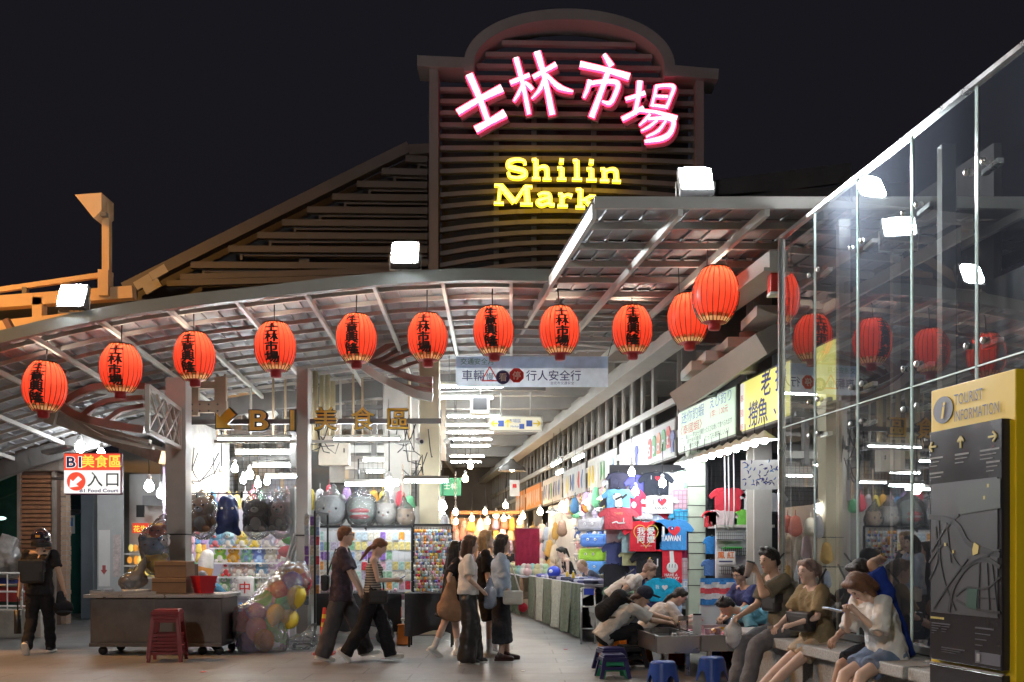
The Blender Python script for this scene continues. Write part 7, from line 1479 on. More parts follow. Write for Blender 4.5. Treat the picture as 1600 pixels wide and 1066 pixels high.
def person(label, loc, heading, h=1.70, skin=0, fem=False, pelvis=(0, 0, .93), lean=0, hunch=0, twist=0, hp=0, hy=0, feet=((.0, .1, .08), (.0, -.1, .08)), fyaw=(0, 0), fpitch=(0, 0),
           hands=((.05, .24, .80), (.05, -.24, .80)), epole=((-1, .3, 0), (-1, -.3, 0)), kpole=((1, .1, 0), (1, -.1, 0)), hair='short', hcol='black',
           top=None, sleeve=.55, hem=-.06, tloose=1., bottom=None, bkind='trousers', bl=1., bw=1., shoes=None, sole=None, socks=None, glasses=False, extra=None, stripes=None, hdir=None):
    root = thing('person', label, 'person', loc, R(heading)); k = h / 1.72; root.scale = (k, k, k); sk = SKIN[skin]
    P = V(*pelvis); tl = R(lean); tw = R(twist)
    U1 = V(math.sin(tl), 0, math.cos(tl)); t2 = R(lean + hunch); U2 = V(math.sin(t2), 0, math.cos(t2))
    fw = V(math.cos(t2) * math.cos(tw), math.sin(tw), -math.sin(t2)).normalized(); side = V(-math.sin(tw), math.cos(tw), 0); s0 = V(0, 1, 0)
    W_ = P + U1 * .20; CH_ = W_ + U2 * .18; NB = CH_ + U2 * .15; sw = .155 if fem else .18; hipw = .085
    SH = [NB + side * s * sw - U2 * .035 for s in (1, -1)]; HIP = [P + s0 * s * hipw - U1 * .02 for s in (1, -1)]
    # head frame
    yw = R(hy + twist); pt = R(hp + (lean + hunch) * .45)
    hf = V(math.cos(yw) * math.cos(pt), math.sin(yw) * math.cos(pt), -math.sin(pt)); hl = V(-math.sin(yw), math.cos(yw), 0); hu = hf.cross(hl)
    HR = Matrix((hf, hl, hu)).transposed(); HC = NB + U2 * .09 + hu * .085 + hf * .025
    def hpnt(f, l, u): return HC + hf * f + hl * l + hu * u
    EL, WR = [], []
    for i in (0, 1):
        e, w = ik(SH[i], V(*hands[i]), .285, .25, epole[i]); EL.append(e); WR.append(w)
    KN_, AN = [], []
    for i in (0, 1):
        q, a = ik(HIP[i], V(*feet[i]), .425, .41, kpole[i]); KN_.append(q); AN.append(a)
    b = MB()
    b.ell(HC, (.096, .076, .115), HR, 18, 12); b.caps(hpnt(.03, 0, -.06), hpnt(.055, 0, -.095), .058, .036); b.caps(hpnt(.092, 0, .005), hpnt(.108, 0, -.022), .011, .015, 8); b.caps(hpnt(.075, .028, .03), hpnt(.075, -.028, .03), .02, .02, 8)
    b.caps(hpnt(.082, -.016, -.058), hpnt(.082, .016, -.058), .012, .012, 8)
    for s in (1, -1): b.ell(hpnt(-.005, s * .078, -.01), (.02, .01, .032), HR, 8, 6); b.caps(hpnt(.06, s * .035, -.02), hpnt(.05, s * .04, -.04), .026, .024, 8)
    b.caps(NB - U2 * .02, HC - hu * .06 - hf * .015, .056, .052)
    b.caps(P, W_, .105, .095); b.caps(W_, CH_, .095, .11); b.caps(SH[0], SH[1], .055, .055)
    x = MB()
    for i, s in ((0, 1), (1, -1)):
        f_ = 0.9 if fem else 1.05
        b.caps(SH[i], EL[i], .048 * f_, .037 * f_); b.caps(EL[i], EL[i].lerp(WR[i], .35), .037 * f_, .038 * f_); b.caps(EL[i].lerp(WR[i], .35), WR[i], .038 * f_, .025 * f_)
        d = (WR[i] - EL[i]).normalized()
        if hdir and hdir[i]: d = V(*hdir[i]).normalized()
        n = d.cross(V(0, 0, 1)); n = n.normalized() if n.length > .2 else V(0, s, 0); pn = d.cross(n).normalized()
        lat = n if abs(d.z) < .8 else V(1, 0, 0); lat = (lat - d * lat.dot(d)).normalized(); pn = d.cross(lat).normalized()
        if abs(d.z) > .8: pn = pn if pn.y * s < 0 else -pn
        elif pn.z > 0: pn = -pn
        b.caps(WR[i], WR[i] + d * .07, .026, .03, 10)
        for q, ln in ((-1.5, .058), (-.5, .070), (.5, .074), (1.5, .066)):
            r0_ = WR[i] + d * .078 + lat * q * .0175; m1 = r0_ + (d * .8 + pn * .35).normalized() * ln * .5; m2 = m1 + (d * .35 + pn * .9).normalized() * ln * .5
            x.tube([r0_ - d * .03, r0_, m1, m2], [.009, .0095, .0085, .0065], 7)
        r0_ = WR[i] + d * .03 + lat * .028; m1 = r0_ + (d * .7 + lat * .6 + pn * .3).normalized() * .035; m2 = m1 + (d * .9 + pn * .5).normalized() * .03; x.tube([r0_ - lat * .015, r0_, m1, m2], [.011, .011, .0095, .007], 7)
        b.caps(HIP[i], KN_[i], .08, .056); b.caps(KN_[i], KN_[i].lerp(AN[i], .3), .054, .056); b.caps(KN_[i].lerp(AN[i], .3), AN[i], .056, .036)
    body = remesh(b, 'body', sk, root, .0115, 3); merge_extra(body, x)
    for s in (1, -1):
        e = MB().ell(hpnt(.090, s * .032, .012), (.006, .011, .0055), HR, 8, 6); e.build('eye', BLACK, root); MB().caps(hpnt(.092, s * .018, .034), hpnt(.086, s * .046, .033), .0032, .0024, 6).build('eyebrow', HAIR[hcol] if hcol != 'grey' else HAIR['grey'], root)
    MB().ell(hpnt(.093, 0, -.058), (.007, .022, .007), HR, 8, 6).build('mouth', LIPS, root)
    # hair
    H = MB()
    if hair not in ('bald', 'helmet'):
        H.ell(hpnt(-.02, 0, .028), (.097, .088, .104), HR, 18, 12); H.caps(hpnt(.045, .05, .085), hpnt(.045, -.05, .085), .036, .036); H.caps(hpnt(-.06, .03, -.03), hpnt(-.06, -.03, -.03), .045, .045)
        for s in (1, -1): H.caps(hpnt(.02, s * .07, .05), hpnt(.0, s * .078, .005), .022, .012)
    if hair == 'spiky':
        for q in range(14): H.caps(hpnt(rnd(-.05, .06), rnd(-.05, .05), .1), hpnt(rnd(-.06, .09), rnd(-.06, .06), .135), .025, .012, 8)
    if hair in ('bob', 'long', 'lob'):
        L_ = {'bob': -.13, 'lob': -.20, 'long': -.42}[hair]
        for s in (1, -1): H.caps(hpnt(-.005, s * .078, .03), hpnt(.0, s * .082, max(L_, -.2)), .034, .028); H.caps(hpnt(.055, s * .055, .075), hpnt(.045, s * .075, -.02), .02, .014)
        bk = NB - fw * .09 + U2 * (.0 if hair != 'long' else -.2)
        H.caps(hpnt(-.07, .03, .0), hpnt(-.075, .03, max(L_, -.15)), .06, .05); H.caps(hpnt(-.07, -.03, .0), hpnt(-.075, -.03, max(L_, -.15)), .06, .05)
        if hair == 'long':
            for s in (1, 0, -1): H.caps(hpnt(-.075, s * .04, -.1), bk + side * s * .06, .055, .035)
    if hair == 'pony': H.caps(hpnt(-.105, 0, .045), hpnt(-.13, 0, .02), .032, .036); H.caps(hpnt(-.135, 0, .02), hpnt(-.15, 0, -.17), .036, .018)
    if hair == 'lowpony': H.caps(hpnt(-.09, 0, -.04), hpnt(-.12, 0, -.10), .034, .032); H.caps(hpnt(-.12, 0, -.1), hpnt(-.14, 0, -.30), .032, .014)
    if hair == 'bun': H.ell(hpnt(-.07, 0, .125), (.042, .042, .036), None, 12, 8)
    if hair == 'thin': H = MB(); H.ell(hpnt(-.035, 0, .012), (.083, .082, .10), HR, 18, 12)
    if H.v: remesh(H, 'hair', HAIR[hcol], root, .0115, 2, .5, .0025, 60)
    if glasses:
        for s in (1, -1): T([hpnt(.104, s * .034 + .026 * math.cos(a), .012 + .02 * math.sin(a)) for a in np.linspace(0, 2 * PI, 13)], .003, 5, cap=False).build('spectacle_rim', BLACK, root); T([hpnt(.1, s * .06, .014), hpnt(0, s * .084, .012)], .003, 5).build('spectacle_arm', BLACK, root)
    # top
    if top:
        c = MB(); g_ = .018 * tloose; d0 = P + U1 * (hem + .02)
        for s in (1, -1):
            c.tube([d0 + s0 * s * .055 - U1 * .05, d0 + s0 * s * .055 + U1 * .02, W_ + s0.lerp(side, .5) * s * .045], [.118 + g_, .115 + g_, .095 + g_], 14); c.caps(W_ + s0.lerp(side, .5) * s * .045, CH_ + side * s * .06, .095 + g_, .100 + g_); c.caps(CH_ + side * s * .06, SH[0 if s > 0 else 1] - U2 * .03 - side * s * .03, .098 + g_, .060)
        if fem:
            for s in (1, -1): c.caps(CH_ + side * s * .055 + fw * .06, CH_ + side * s * .055 + fw * .07, .062, .058)
        c.caps(SH[0], SH[1], .052, .052) if sleeve > 0 else c.caps(SH[0].lerp(SH[1], .2), SH[0].lerp(SH[1], .8), .05, .05)
        for i in (0, 1):
            if sleeve <= 0: continue
            ee = SH[i].lerp(EL[i], min(1, sleeve)); c.caps(SH[i], SH[i].lerp(ee, .2), .062 + g_ * .4, .06 + g_ * .5); c.tube([SH[i], ee], [.06 + g_ * .4, .055 + g_ * .9], 12)
            if sleeve > 1: c.caps(EL[i], EL[i].lerp(WR[i], .1), .05 + g_ * .7, .05 + g_ * .6); c.tube([EL[i], EL[i].lerp(WR[i], sleeve - 1)], [.05 + g_ * .7, .042 + g_ * .6], 12)
        remesh(c, 'top', top, root, .0125, 3, .5, .006, 15)
    if bottom:
        c = MB(); g_ = .014
        for i, s in ((0, 1), (1, -1)):
            c.caps(P + s0 * s * .055 + U1 * .06, HIP[i] - V(0, 0, .02), .108 + g_, .100 + g_)
            if bkind in ('trousers', 'shorts'):
                kn = KN_[i]; an = AN[i] + V(0, 0, -.045)
                if bl <= .5: e = HIP[i].lerp(kn, bl * 2); c.caps(HIP[i], HIP[i].lerp(e, .3), .096 + g_, .09 + g_); c.tube([HIP[i], e], [.096 + g_, .078 + g_ * 1.5 * bw], 14)
                else: c.caps(HIP[i], kn, .096 + g_, (.062 + g_) * (1 + (bw - 1) * .6)); e = kn.lerp(an, bl * 2 - 1); c.tube([kn, e], [(.062 + g_) * (1 + (bw - 1) * .6), (.048 + g_) * bw], 14)
            else:      # skirt
                e = V(P.x, s * .06, P.z - bl * .86); m_ = (KN_[i] + AN[i]) / 2; e.x = P.x + (m_.x - P.x) * .5
                c.tube([HIP[i], e], [.105 + g_, .10 * bw], 16); c.tube([P - V(0, 0, .05), V(e.x, 0, e.z)], [.12, .10 * bw], 16)
        if bkind == 'skirt':
            cut = P.z - bl * .86
        remesh(c, 'skirt' if bkind == 'skirt' else bkind, bottom, root, .0125, 3, .5, .0065, 13)
    for i in (0, 1):
        if not shoes: break
        a = AN[i]; y_ = R(fyaw[i]); p_ = R(fpitch[i]); fd = V(math.cos(y_) * math.cos(p_), math.sin(y_) * math.cos(p_), -math.sin(p_)); up = (V(0, 0, 1) - fd * fd.z).normalized(); lt_ = up.cross(fd)
        S_ = MB(); S_.caps(a - fd * .045 - up * .035, a + fd * .06 - up * .038, .042, .043); S_.caps(a + fd * .05 - up * .038, a + fd * .155 - up * .05, .043, .033); S_.caps(a - fd * .01 + up * .01, a + fd * .0 - up * .03, .046, .045)
        o = remesh(S_, 'shoe', shoes, root, .0125, 2); m3 = Matrix((fd, lt_, up)).transposed()
        MB().prism([(q[0], q[1]) for q in rrect(.27, .088, .042, .045, 0, 4)], -.008, .016).build('sole', sole or shoes, o)
        sl_ = o.children[0]; sl_.matrix_local = Matrix.Translation(a - up * .074) @ (Matrix((fd, lt_, up)).transposed().to_4x4() @ Matrix(((1, 0, 0, 0), (0, 0, 1, 0), (0, 1, 0, 0), (0, 0, 0, 1))))
        if socks: MB().caps(a + (KN_[i] - a).normalized() * .16, a, .05, .042).build('sock', socks, root)
    J = dict(root=root, WR=WR, EL=EL, SH=SH, NB=NB, P=P, CH=CH_, HC=HC, KN=KN_, AN=AN, U=U2, fw=fw, side=side, hpnt=hpnt, W=W_, k=k, HR=HR)
    return J
def world(J, v): 
    r = J['root']; m = Matrix.Translation(r.location) @ Euler(r.rotation_euler).to_matrix().to_4x4() @ Matrix.Scale(J['k'], 4); return m @ Vector(v)
def strap_bag(J, name, label, col, size, at_local, strap_from, mat=None, rz=0.):
    """crossbody bag: a thing of its own, hung from the shoulder"""
    w = world(J, at_local); t = thing(name, label, 'bag', w, J['root'].rotation_euler.z + rz); m = mat or M('leather_' + label.split()[0], col, .45, 0, .15, 6)
    MB().box((0, 0, 0), size).build('pouch', m, t, min(size) * .35); MB().box((0, 0, size[2] * .22), (size[0] * .98, size[1] * 1.06, size[2] * .5)).build('flap', m, t, .012)
    inv = (Matrix.Translation(w) @ Matrix.Rotation(J['root'].rotation_euler.z + rz, 4, 'Z')).inverted()
    for i, path in enumerate(strap_from):
        pts = [inv @ world(J, q) for q in path]; T(pts, .011, 6).build('strap', m, t)
    return t
WHS = M('white_sneaker', (.66, .64, .60), .55, 0, .1, 9); BLS_ = M('black_shoe', (.02, .02, .022), .4, 0, .1); SOLE = M('white_sole', (.75, .74, .72), .5); SOCK = FAB('white_sock', (.7, .7, .7))
BT = FAB('black_top', (.022, .021, .024)); BT2 = FAB('black_trousers', (.020, .020, .024)); GT = FAB('charcoal_trousers', (.085, .082, .09)); WT = FAB('white_tee', (.66, .65, .64)); LB_ = FAB('light_blue_shirt', (.38, .47, .60)); SKT = FAB('black_skirt', (.03, .03, .036))
def gpos(px, Y): return (gx(px, Y), Y, 0)
# 1 helmet man
J = person('man in black with motorcycle helmet walking away at the far left', gpos(62, 14.4), 98, 1.74, 1, top=BT, sleeve=.7, tloose=1.3, bottom=BT2, bw=1.15, shoes=BLS_, sole=SOLE, feet=((-.24, .1, .15), (.18, -.1, .08)), fpitch=(55, 0), hands=((.05, .30, .82), (.0, -.36, .80)), hair='helmet', lean=3)
hl_ = thing('helmet', 'glossy black motorcycle helmet on the head of the man at far left', 'helmet', world(J, J['hpnt'](0, 0, .015)), R(98)); ball('shell', M('helmet_gloss', (.02, .018, .035), .08, 0, .1, 3, coat=1), hl_, (0, 0, 0), (.155, .135, .15)); MB().lathe([(.132, -.12), (.14, -.09), (.138, -.06)], 20).build('rim', BLACK, hl_); MB().box((.12, 0, .02), (.06, .2, .09)).build('visor', M('visor_smoke', (.03, .03, .03), .05, 0, 0), hl_, .02); MB().box((-.150, 0, .03), (.012, .06, .035)).build('rear_badge', M('amber', (.6, .3, .05), .3, 0, 0), hl_)
strap_bag(J, 'sling_bag', 'black sling bag on the back of the helmeted man', (.02, .02, .02), (.12, .32, .34), (-.20, .04, 1.18), [[(-.18, -.12, 1.32), (-.05, -.16, 1.47), (.1, -.1, 1.3)], [(-.18, .15, 1.05), (0, .2, 1.1), (.1, 0, 1.2)]], BLACK)
w = world(J, J['WR'][1]); cp = thing('cap', 'dark cap and jacket held in the right hand of the helmeted man', 'cap', w + V(.0, -.02, -.2)); ball('crown', FAB('cap_dark', (.03, .03, .035)), cp, (0, 0, -.06), (.14, .11, .12)); ball('brim', FAB('cap_dark', (.03, .03, .035)), cp, (.05, -.08, -.12), (.11, .1, .03)); MB().caps((-.04, 0, .14), (-.02, 0, -.02), .05, .09).build('jacket', FAB('cap_dark', (.03, .03, .035)), cp)
w = world(J, J['WR'][0]); um = thing('umbrella_case', 'slim dark case hanging from the left hand of the helmeted man', 'case', w + V(-.03, 0, -.1)); T([(0, 0, .1), (0, 0, -.18)], .012, 6).build('strap', BLACK, um); T([(0, 0, -.18), (0, 0, -.52)], .05, 10).build('tube', BLACK, um)
# 2 walking man
PLAID = M('dark_plaid', (.05, .035, .055), .8, 0, .6, 16, .5, 9)
J = person('man in dark patterned shirt and wide grey trousers striding right', gpos(533, 13.45), 4, 1.78, 0, top=PLAID, sleeve=.9, tloose=1.9, hem=-.12, bottom=GT, bw=1.75, shoes=WHS, feet=((.34, .09, .09), (-.24, -.09, .08)), fpitch=(-8, 12), hands=((.24, .26, .93), (.30, -.25, .84)), lean=3, hair='short', hcol='auburn', epole=((-1, .2, -.3), (-1, -.2, -.3)), glasses=True)
strap_bag(J, 'shoulder_bag', 'small black bag behind the waist of the man in the patterned shirt', (.02, .02, .02), (.1, .2, .22), (-.2, -.05, 1.02), [[(-.18, -.05, 1.1), (-.08, .1, 1.46), (.1, .12, 1.35)]], BLACK)
# 3 woman in striped top
def stripe_mat():
    m, nt, b = nmat('striped_knit'); N, L = nt.nodes, nt.links; tc = N.new('ShaderNodeTexCoord'); wv = N.new('ShaderNodeTexWave'); wv.bands_direction = 'Z'; wv.inputs['Scale'].default_value = 9; wv.inputs['Distortion'].default_value = .4
    L.new(tc.outputs['Object'], wv.inputs['Vector']); r = N.new('ShaderNodeValToRGB'); r.color_ramp.interpolation = 'CONSTANT'; r.color_ramp.elements[0].color = (.10, .09, .085, 1); r.color_ramp.elements[1].color = (.42, .39, .35, 1); r.color_ramp.elements[1].position = .5
    L.new(wv.outputs['Fac'], r.inputs['Fac']); L.new(r.outputs[0], b.inputs['Base Color']); b.inputs['Roughness'].default_value = .9; return m
J = person('woman in striped sleeveless top and black trousers looking at her phone', gpos(581, 13.3), 4, 1.64, 0, True, top=stripe_mat(), sleeve=0, tloose=.5, hem=.02, bottom=BT2, bw=1.5, shoes=WHS, sole=SOLE, feet=((.27, .08, .08), (-.36, -.08, .17)), fpitch=(-4, 50), hands=((.30, .06, 1.14), (.32, -.06, 1.16)), epole=((-.4, .4, -1), (-.4, -.4, -1)), hp=28, lean=4, hair='lowpony', hcol='auburn')
w = world(J, J['WR'][1]); ph = thing('phone', 'phone in the hands of the woman in the striped top', 'phone', w + V(.1, .04, .02), 0); MB().box((0, 0, 0), (.1, .075, .012), Matrix.Rotation(R(-30), 3, 'Y')).build('case', BLACK, ph, .003); MB().box((-.003, 0, .008), (.09, .066, .003), Matrix.Rotation(R(-30), 3, 'Y')).build('screen', lit_panel('phone_screen', (.6, .75, 1), 1.0), ph)
strap_bag(J, 'shoulder_bag', 'black crossbody bag at the hip of the woman in the striped top', (.02, .018, .018), (.24, .08, .18), (.1, -.2, .92), [[(.0, -.19, 1.0), (-.06, .0, 1.3), (-.05, .13, 1.46)], [(.18, -.18, 1.0), (.14, .0, 1.25), (0, .13, 1.46)]])
# 4-7 the four friends
J = person('woman in short black dress with very long hair and tan tote bag', gpos(705, 14.1), 20, 1.60, 0, True, top=BT, sleeve=.7, tloose=1.4, hem=-.05, bottom=BT, bkind='skirt', bl=.42, bw=1.6, shoes=WHS, sole=SOLE, socks=SOCK, feet=((.14, .08, .08), (-.30, -.08, .12)), fpitch=(0, 30), hands=((.1, .22, .95), (-.05, -.25, .95)), hair='long', hcol='black', lean=4)
tb_ = thing('tote_bag', 'soft tan tote bag on the shoulder of the long-haired woman', 'bag', world(J, (-.10, -.24, .82)), R(20)); mb = MB(); mb.caps((-.02, 0, -.08), (.06, 0, -.1), .13, .13).caps((0, 0, .05), (.03, 0, .28), .10, .04); remesh(mb, 'sack', FAB('tan_cloth', (.42, .24, .14)), tb_, .018, 2, .5, .006, 10); tb_.scale = (1.25, .6, 1.2)
T([(0, 0, .25), (.05, .05, .46)], .02, 6).build('handle', FAB('tan_cloth', (.42, .24, .14)), tb_)
J = person('woman in white knotted T-shirt and long black trousers, hand at her waist', gpos(731, 13.1), 8, 1.66, 0, True, top=WT, sleeve=.8, tloose=1.5, hem=.05, bottom=M('satin_black', (.018, .018, .02), .4, 0, .1, 5, .5, 7), bw=2.1, shoes=BLS_, sole=SOLE, feet=((.10, .08, .08), (-.03, -.08, .08)), hands=((.20, .12, 1.0), (.18, -.14, 1.0)), epole=((-1, .5, -.2), (-1, -.8, 0)), hair='lob', hcol='brown', hp=6)
bag('plastic_bag', 'thin pale blue carrier bag hanging at the front of the woman in white', [((0, 0, -.1), (0, 0, .05), .09, .08), ((0, 0, .05), (0, 0, .22), .07, .03)], thin_glass('blue_film', (.8, .85, .95), .8, .15, .4, (.5, .62, .8), .6, 9), .02, world(J, (.30, -.06, .93)))
J = person('blond person in black behind the woman in white', gpos(757, 14.0), 8, 1.74, 0, top=BT, sleeve=.9, tloose=1.5, hem=-.1, bottom=BT, bkind='shorts', bl=.48, bw=1.8, shoes=WHS, sole=SOLE, socks=SOCK, feet=((.16, .1, .08), (.06, -.1, .08)), hands=((.1, .26, .85), (.06, -.27, .84)), hair='bob', hcol='blond', hy=-10)
J = person('woman in pale blue shirt and long black skirt with white shoulder bag', gpos(782, 13.55), 4, 1.68, 0, True, top=LB_, sleeve=1.6, tloose=2.0, hem=-.02, bottom=SKT, bkind='skirt', bl=.80, bw=1.35, shoes=M('dark_loafer', (.035, .015, .015), .3), feet=((.10, .08, .08), (.0, -.08, .08)), hands=((.12, .20, .86), (.12, -.22, .86)), hair='bob', hcol='black', hp=3)
strap_bag(J, 'shoulder_bag', 'white crossbody bag at the hip of the woman in the pale blue shirt', (.62, .60, .54), (.27, .09, .19), (.16, -.22, .88), [[(.05, -.2, .96), (.0, -.12, 1.2), (-.02, .1, 1.47)], [(.26, -.18, .96), (.16, .0, 1.3), (.02, .1, 1.47)]])
o = ball('red_ball', FAB('red_pompom', (.5, .03, .05)), None, world(J, (.30, -.16, .74)), .065, None, 12, 8); tag(o, 'round red charm dangling below the white bag', 'charm')
# 8 seated vendor at the cart
J = person('elderly man in light blue T-shirt sitting at the end of the cart', gpos(350, 17.3), 182, 1.64, 1, pelvis=(-.05, 0, .55), lean=28, hunch=16, hp=12, top=FAB('sky_tee', (.12, .36, .56)), sleeve=.8, tloose=1.6, bottom=FAB('taupe_shorts', (.14, .12, .10)), bkind='shorts', bl=.45, bw=1.3, shoes=BLS_, feet=((.35, .12, .08), (.33, -.12, .08)), hands=((.42, .12, .80), (.42, -.1, .80)), epole=((-.3, .6, -1), (-.3, -.6, -1)), hair='thin', hcol='grey')
stack_stool((gx(353, 17.3), 17.3, 0), 'red plastic stool under the elderly vendor', RP, .45, rz=.1, w=.3)
# 9-11 at the basins
J = person('woman in white T-shirt bending over the basins with a black shoulder bag', gpos(968, 14.4), -8, 1.62, 0, True, lean=46, hunch=16, pelvis=(-.12, 0, .88), hp=2, top=WT, sleeve=.7, tloose=1.4, hem=0, bottom=BT, bkind='skirt', bl=.5, bw=1.3, shoes=WHS, feet=((.05, .09, .08), (-.04, -.09, .08)), hands=((.42, .12, .72), (-.02, -.26, .76)), epole=((-1, .4, .2), (-1, -.3, .1)), hair='bun', hcol='ash')
strap_bag(J, 'shoulder_bag', 'black shoulder bag with gold badge hanging from the bending woman', (.015, .015, .016), (.26, .08, .24), (.12, -.26, .80), [[(.0, -.22, .9), (.1, -.1, 1.2), (.22, .05, 1.3)]])
bag('plastic_bag', 'white carrier bag in the hand of the bending woman', [((0, 0, -.12), (0, 0, .0), .12, .11), ((0, 0, 0), (0, 0, .16), .08, .03)], thin_glass('white_film', (.85, .85, .85), .8, .2, .55, (.75, .75, .75), .6, 9), .02, world(J, (-.04, -.30, .58)))
GTEE = FAB('pale_grey_tee', (.54, .54, .52))
J = person('person in pale T-shirt and dark cap crouched on a stool with a black backpack', gpos(958, 12.9), 4, 1.66, 1, pelvis=(-.1, 0, .42), lean=38, hunch=10, hp=12, top=GTEE, sleeve=.9, tloose=2.0, bottom=BT2, bw=1.3, shoes=BLS_, sole=SOLE, feet=((.28, .16, .08), (.24, -.16, .08)), hands=((.78, .1, .62), (.72, -.12, .58)), epole=((-.3, .6, -1), (-.3, -.6, -1)), hair='lowpony', hcol='brown')
cpt = thing('cap', 'dark blue baseball cap on the crouching backpack wearer', 'cap', world(J, J['hpnt'](0, 0, .05)), J['root'].rotation_euler.z); ball('crown', FAB('cap_navy', (.03, .035, .06)), cpt, (0, 0, .015), (.118, .105, .10)); ball('brim', FAB('cap_navy', (.03, .035, .06)), cpt, (.13, 0, -.02), (.09, .08, .014), (0, .35, 0))
w = world(J, (-.02, 0, .80)); bpk = thing('backpack', 'black backpack on the crouching person by the basins', 'backpack', w, J['root'].rotation_euler.z); bpk.rotation_euler = (0, R(44), J['root'].rotation_euler.z); mb = MB(); mb.caps((0, .0, -.14), (0, 0, .16), .12, .11).caps((-.07, 0, -.14), (-.06, 0, .0), .08, .07); remesh(mb, 'pack', FAB('pack_black', (.02, .02, .022)), bpk, .018, 2, .5, .004, 12); bpk.scale = (1, 1.15, 1)
for s in (-1, 1): T([(.04, s * .09, .2), (.16, s * .13, .22), (.26, s * .13, .05), (.06, s * .11, -.14)], .016, 6).build('strap', BLACK, bpk)
J = person('dark-haired woman in white T-shirt leaning in over the basin', gpos(1012, 13.4), 4, 1.62, 0, True, pelvis=(-.05, 0, .44), lean=36, hunch=14, hp=14, top=WT, sleeve=.9, tloose=1.7, bottom=BT2, shoes=BLS_, feet=((.3, .14, .08), (.28, -.14, .08)), hands=((.62, .1, .62), (.66, -.1, .60)), epole=((-.3, .6, -1), (-.3, -.6, -1)), hair='lowpony', hcol='black')
# 12-13 men behind the basins
J = person('man with glasses in navy T-shirt sitting behind the basins', gpos(1168, 13.9), 208, 1.72, 1, pelvis=(-.08, 0, .48), lean=12, hunch=6, hp=6, top=FAB('navy_tee', (.045, .055, .15)), sleeve=.8, tloose=1.8, bottom=FAB('dark_jeans', (.05, .065, .09)), bw=1.3, shoes=BLS_, feet=((.36, .2, .08), (.34, -.14, .08)), hands=((.36, .02, .58), (.38, -.1, .58)), epole=((-.3, .9, -.4), (-.3, -.9, -.4)), hair='spiky', hcol='black', glasses=True)
J = person('man in light blue T-shirt bowed low over the right basin', gpos(1192, 12.8), 186, 1.70, 1, pelvis=(-.15, 0, .48), lean=52, hunch=18, hp=18, top=FAB('aqua_tee', (.16, .40, .52)), sleeve=.8, tloose=1.6, bottom=BT2, shoes=BLS_, feet=((.25, .16, .08), (.22, -.16, .08)), hands=((.36, .12, .50), (.38, -.12, .50)), epole=((-.2, .8, -1), (-.2, -.8, -1)), hair='spiky', hcol='black')
# 14-17 on the granite bench
def bench_pos(px, d=.0):
    Y = 4.22 * F / (px - 600); return (rx(4.22 + d, Y), Y, 0)
SZ = .665
J = person('man in olive T-shirt drinking from a cup at the far end of the bench', bench_pos(1226), 194, 1.76, 1, pelvis=(.0, 0, SZ), lean=6, hunch=10, hp=2, hy=8, top=FAB('olive_tee', (.15, .135, .10)), sleeve=.8, tloose=1.8, bottom=FAB('washed_jeans', (.16, .155, .165)), bw=1.25, shoes=BLS_, feet=((.52, .16, .10), (.50, -.12, .10)), hands=((.34, .07, 1.22), (.42, -.14, .78)), epole=((.1, .5, -1), (-.6, -.4, -.6)), hair='spiky', hcol='black', hdir=((.5, -.1, .8), None))
w = world(J, J['WR'][0]); cup = thing('drink_cup', 'paper drink cup raised by the man in the olive T-shirt', 'cup', w + V(-.10, -.01, .03)); MB().lathe([(.001, -.07), (.03, -.07), (.043, .08), (.045, .085), (.001, .085)], 16).build('cup', M('paper_cup', (.36, .30, .27), .5, 0, .2, 9), cup); MB().lathe([(.046, .08), (.047, .095), (.001, .1)], 16).build('lid', BLACK, cup); cup.rotation_euler = (.1, .25, 0)
bag('plastic_bag', 'small white plastic bag hanging from the knee hand of the drinking man', [((0, 0, -.22), (0, 0, -.12), .085, .09), ((0, 0, -.12), (0, 0, .02), .07, .025)], thin_glass('white_film', (.85, .85, .85), .8), .018, world(J, J['WR'][1]) + V(-.08, -.02, -.04))
strap_bag(J, 'sling_bag', 'black sling bag across the chest of the drinking man', (.02, .02, .022), (.1, .3, .2), (.16, .02, .92), [[(.1, -.14, 1.0), (.05, -.12, 1.3), (-.05, -.1, 1.42)], [(.1, .14, .95), (-.08, .17, 1.05), (-.15, .0, 1.3)]], BLACK, 0)
for s, z in ((.02, .52), (-.02, .47), (.03, .42)): 
    pass
J = person('woman with blond ponytail and khaki blouse sitting on the bench', bench_pos(1277), 198, 1.62, 0, True, pelvis=(.0, 0, SZ), lean=3, hunch=6, hp=4, top=FAB('khaki_blouse', (.25, .19, .105)), sleeve=.85, tloose=2.0, hem=-.05, bottom=FAB('beige_shorts', (.42, .34, .25)), bkind='shorts', bl=.32, bw=1.2, shoes=WHS, feet=((.72, .04, .09), (.70, -.12, .09)), hands=((.36, .1, .82), (.38, -.12, .80)), epole=((-.5, .7, -.5), (-.5, -.7, -.5)), hair='pony', hcol='ash')
strap_bag(J, 'shoulder_bag', 'black bag on the lap of the ponytail woman', (.02, .02, .02), (.13, .34, .2), (.2, .02, .84), [[(.12, .12, .95), (.05, .1, 1.25), (-.05, .08, 1.38)]])
w = world(J, J['WR'][1]); lg = thing('lighter', 'small silver object in the hand of the ponytail woman', 'phone', w + V(-.09, -.02, -.02), .4); MB().box((0, 0, 0), (.05, .02, .03)).build('body', CHROME, lg, .004); MB().box((.03, 0, .0), (.02, .016, .02)).build('cap', BLACK, lg)
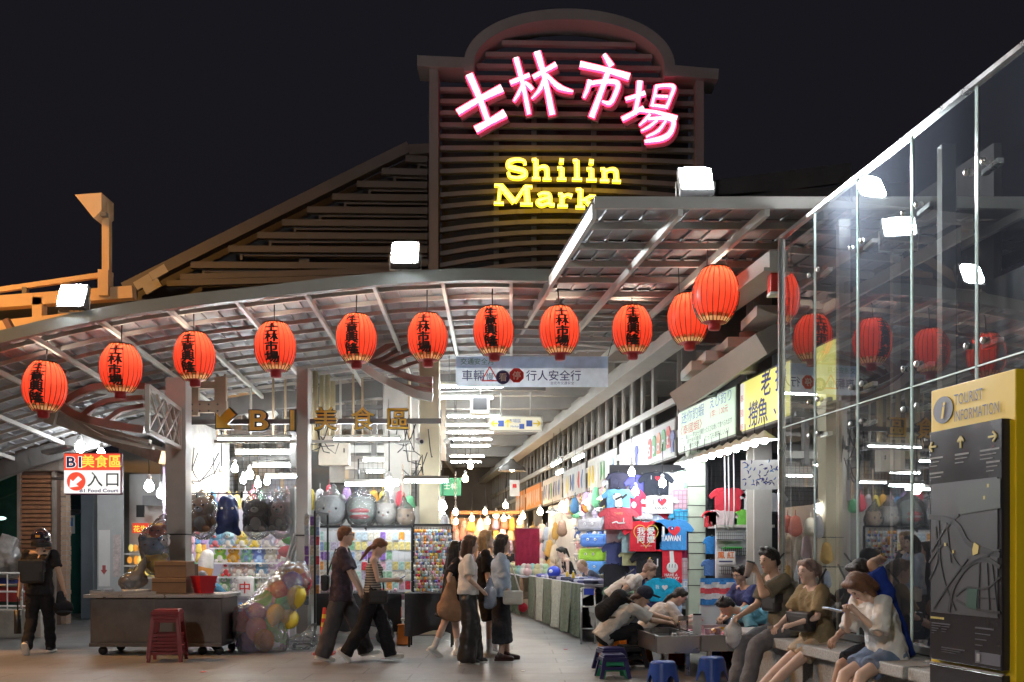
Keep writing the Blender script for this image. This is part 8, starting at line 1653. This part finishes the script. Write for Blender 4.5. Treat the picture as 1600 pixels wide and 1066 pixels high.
J = person('person with raised arm in blue top and black shorts behind the woman with a phone', bench_pos(1362, .12), 196, 1.70, 2, pelvis=(.02, .1, SZ), lean=14, hunch=12, hp=20, top=FAB('royal_tee', (.02, .05, .30)), sleeve=.8, tloose=1.8, bottom=BT2, bkind='shorts', bl=.46, bw=1.5, shoes=BLS_, feet=((.50, .16, .10), (.48, -.1, .10)), hands=((.12, .06, 1.42), (.42, -.1, .74)), epole=((1, .6, .3), (-.5, -.6, -.5)), hair='short', hcol='black')
J = person('woman in white puff-sleeved blouse and denim shorts reading her phone', bench_pos(1392, -.02), 202, 1.62, 0, True, pelvis=(.0, -.02, SZ), lean=12, hunch=16, hp=44, top=FAB('white_blouse', (.70, .69, .67), .08), sleeve=1.0, tloose=1.8, hem=-.06, bottom=FAB('denim', (.16, .22, .34), .3), bkind='shorts', bl=.34, bw=1.6, shoes=WHS, feet=((.52, .1, .10), (.55, -.08, .10)), hands=((.40, .06, 1.03), (.42, -.04, 1.02)), epole=((-.4, .6, -1), (-.4, -.6, -1)), hair='bob', hcol='auburn')
w = world(J, J['WR'][1]); ph = thing('phone', 'phone held by the woman in the white blouse', 'phone', w + V(-.14, -.05, .03), R(202)); MB().box((0, 0, 0), (.15, .075, .012), Matrix.Rotation(R(-12), 3, 'Y')).build('case', STEEL_P, ph, .003); MB().box((0, 0, .008), (.14, .068, .003), Matrix.Rotation(R(-12), 3, 'Y')).build('screen', lit_panel('phone_screen', (.6, .75, 1), 1.0), ph)
# 18-20 deeper in the market
J = person('woman vendor in black sleeveless top leaning over the far counter', (rx(4.15, 21.8), 21.8, 0), 196, 1.62, 0, True, lean=24, hp=10, top=BT, sleeve=0, tloose=.6, bottom=FAB('vendor_blue', (.08, .12, .3)), bkind='shorts', bl=.5, shoes=BLS_, feet=((.0, .1, .08), (.0, -.1, .08)), hands=((.42, .14, .98), (.42, -.1, 1.0)), hair='pony', hcol='black')
J = person('man with short fair hair in grey T-shirt bowed behind the plush counter', (rx(4.2, 19.2), 19.2, 0), 190, 1.70, 0, pelvis=(0, 0, .66), lean=22, hunch=16, hp=18, top=FAB('slate_tee', (.09, .10, .13)), sleeve=.8, tloose=1.4, bottom=BT2, shoes=BLS_, feet=((.3, .12, .08), (.3, -.12, .08)), hands=((.42, .08, .99), (.42, -.08, .99)), epole=((-.3, .6, -1), (-.3, -.6, -1)), hair='thin', hcol='blond')
J = person('far shopper in dark shirt facing the camera between the women', gpos(771, 22.5), 262, 1.70, 1, top=FAB('dark_print', (.06, .06, .1)), bottom=BT2, shoes=BLS_, hcol='black')
J = person('far shopper in black seen beyond the red curtain', gpos(792, 27), 240, 1.68, 1, top=BT, bottom=GT, shoes=BLS_, hcol='black')
bpy.data.scenes.remove(TMP)
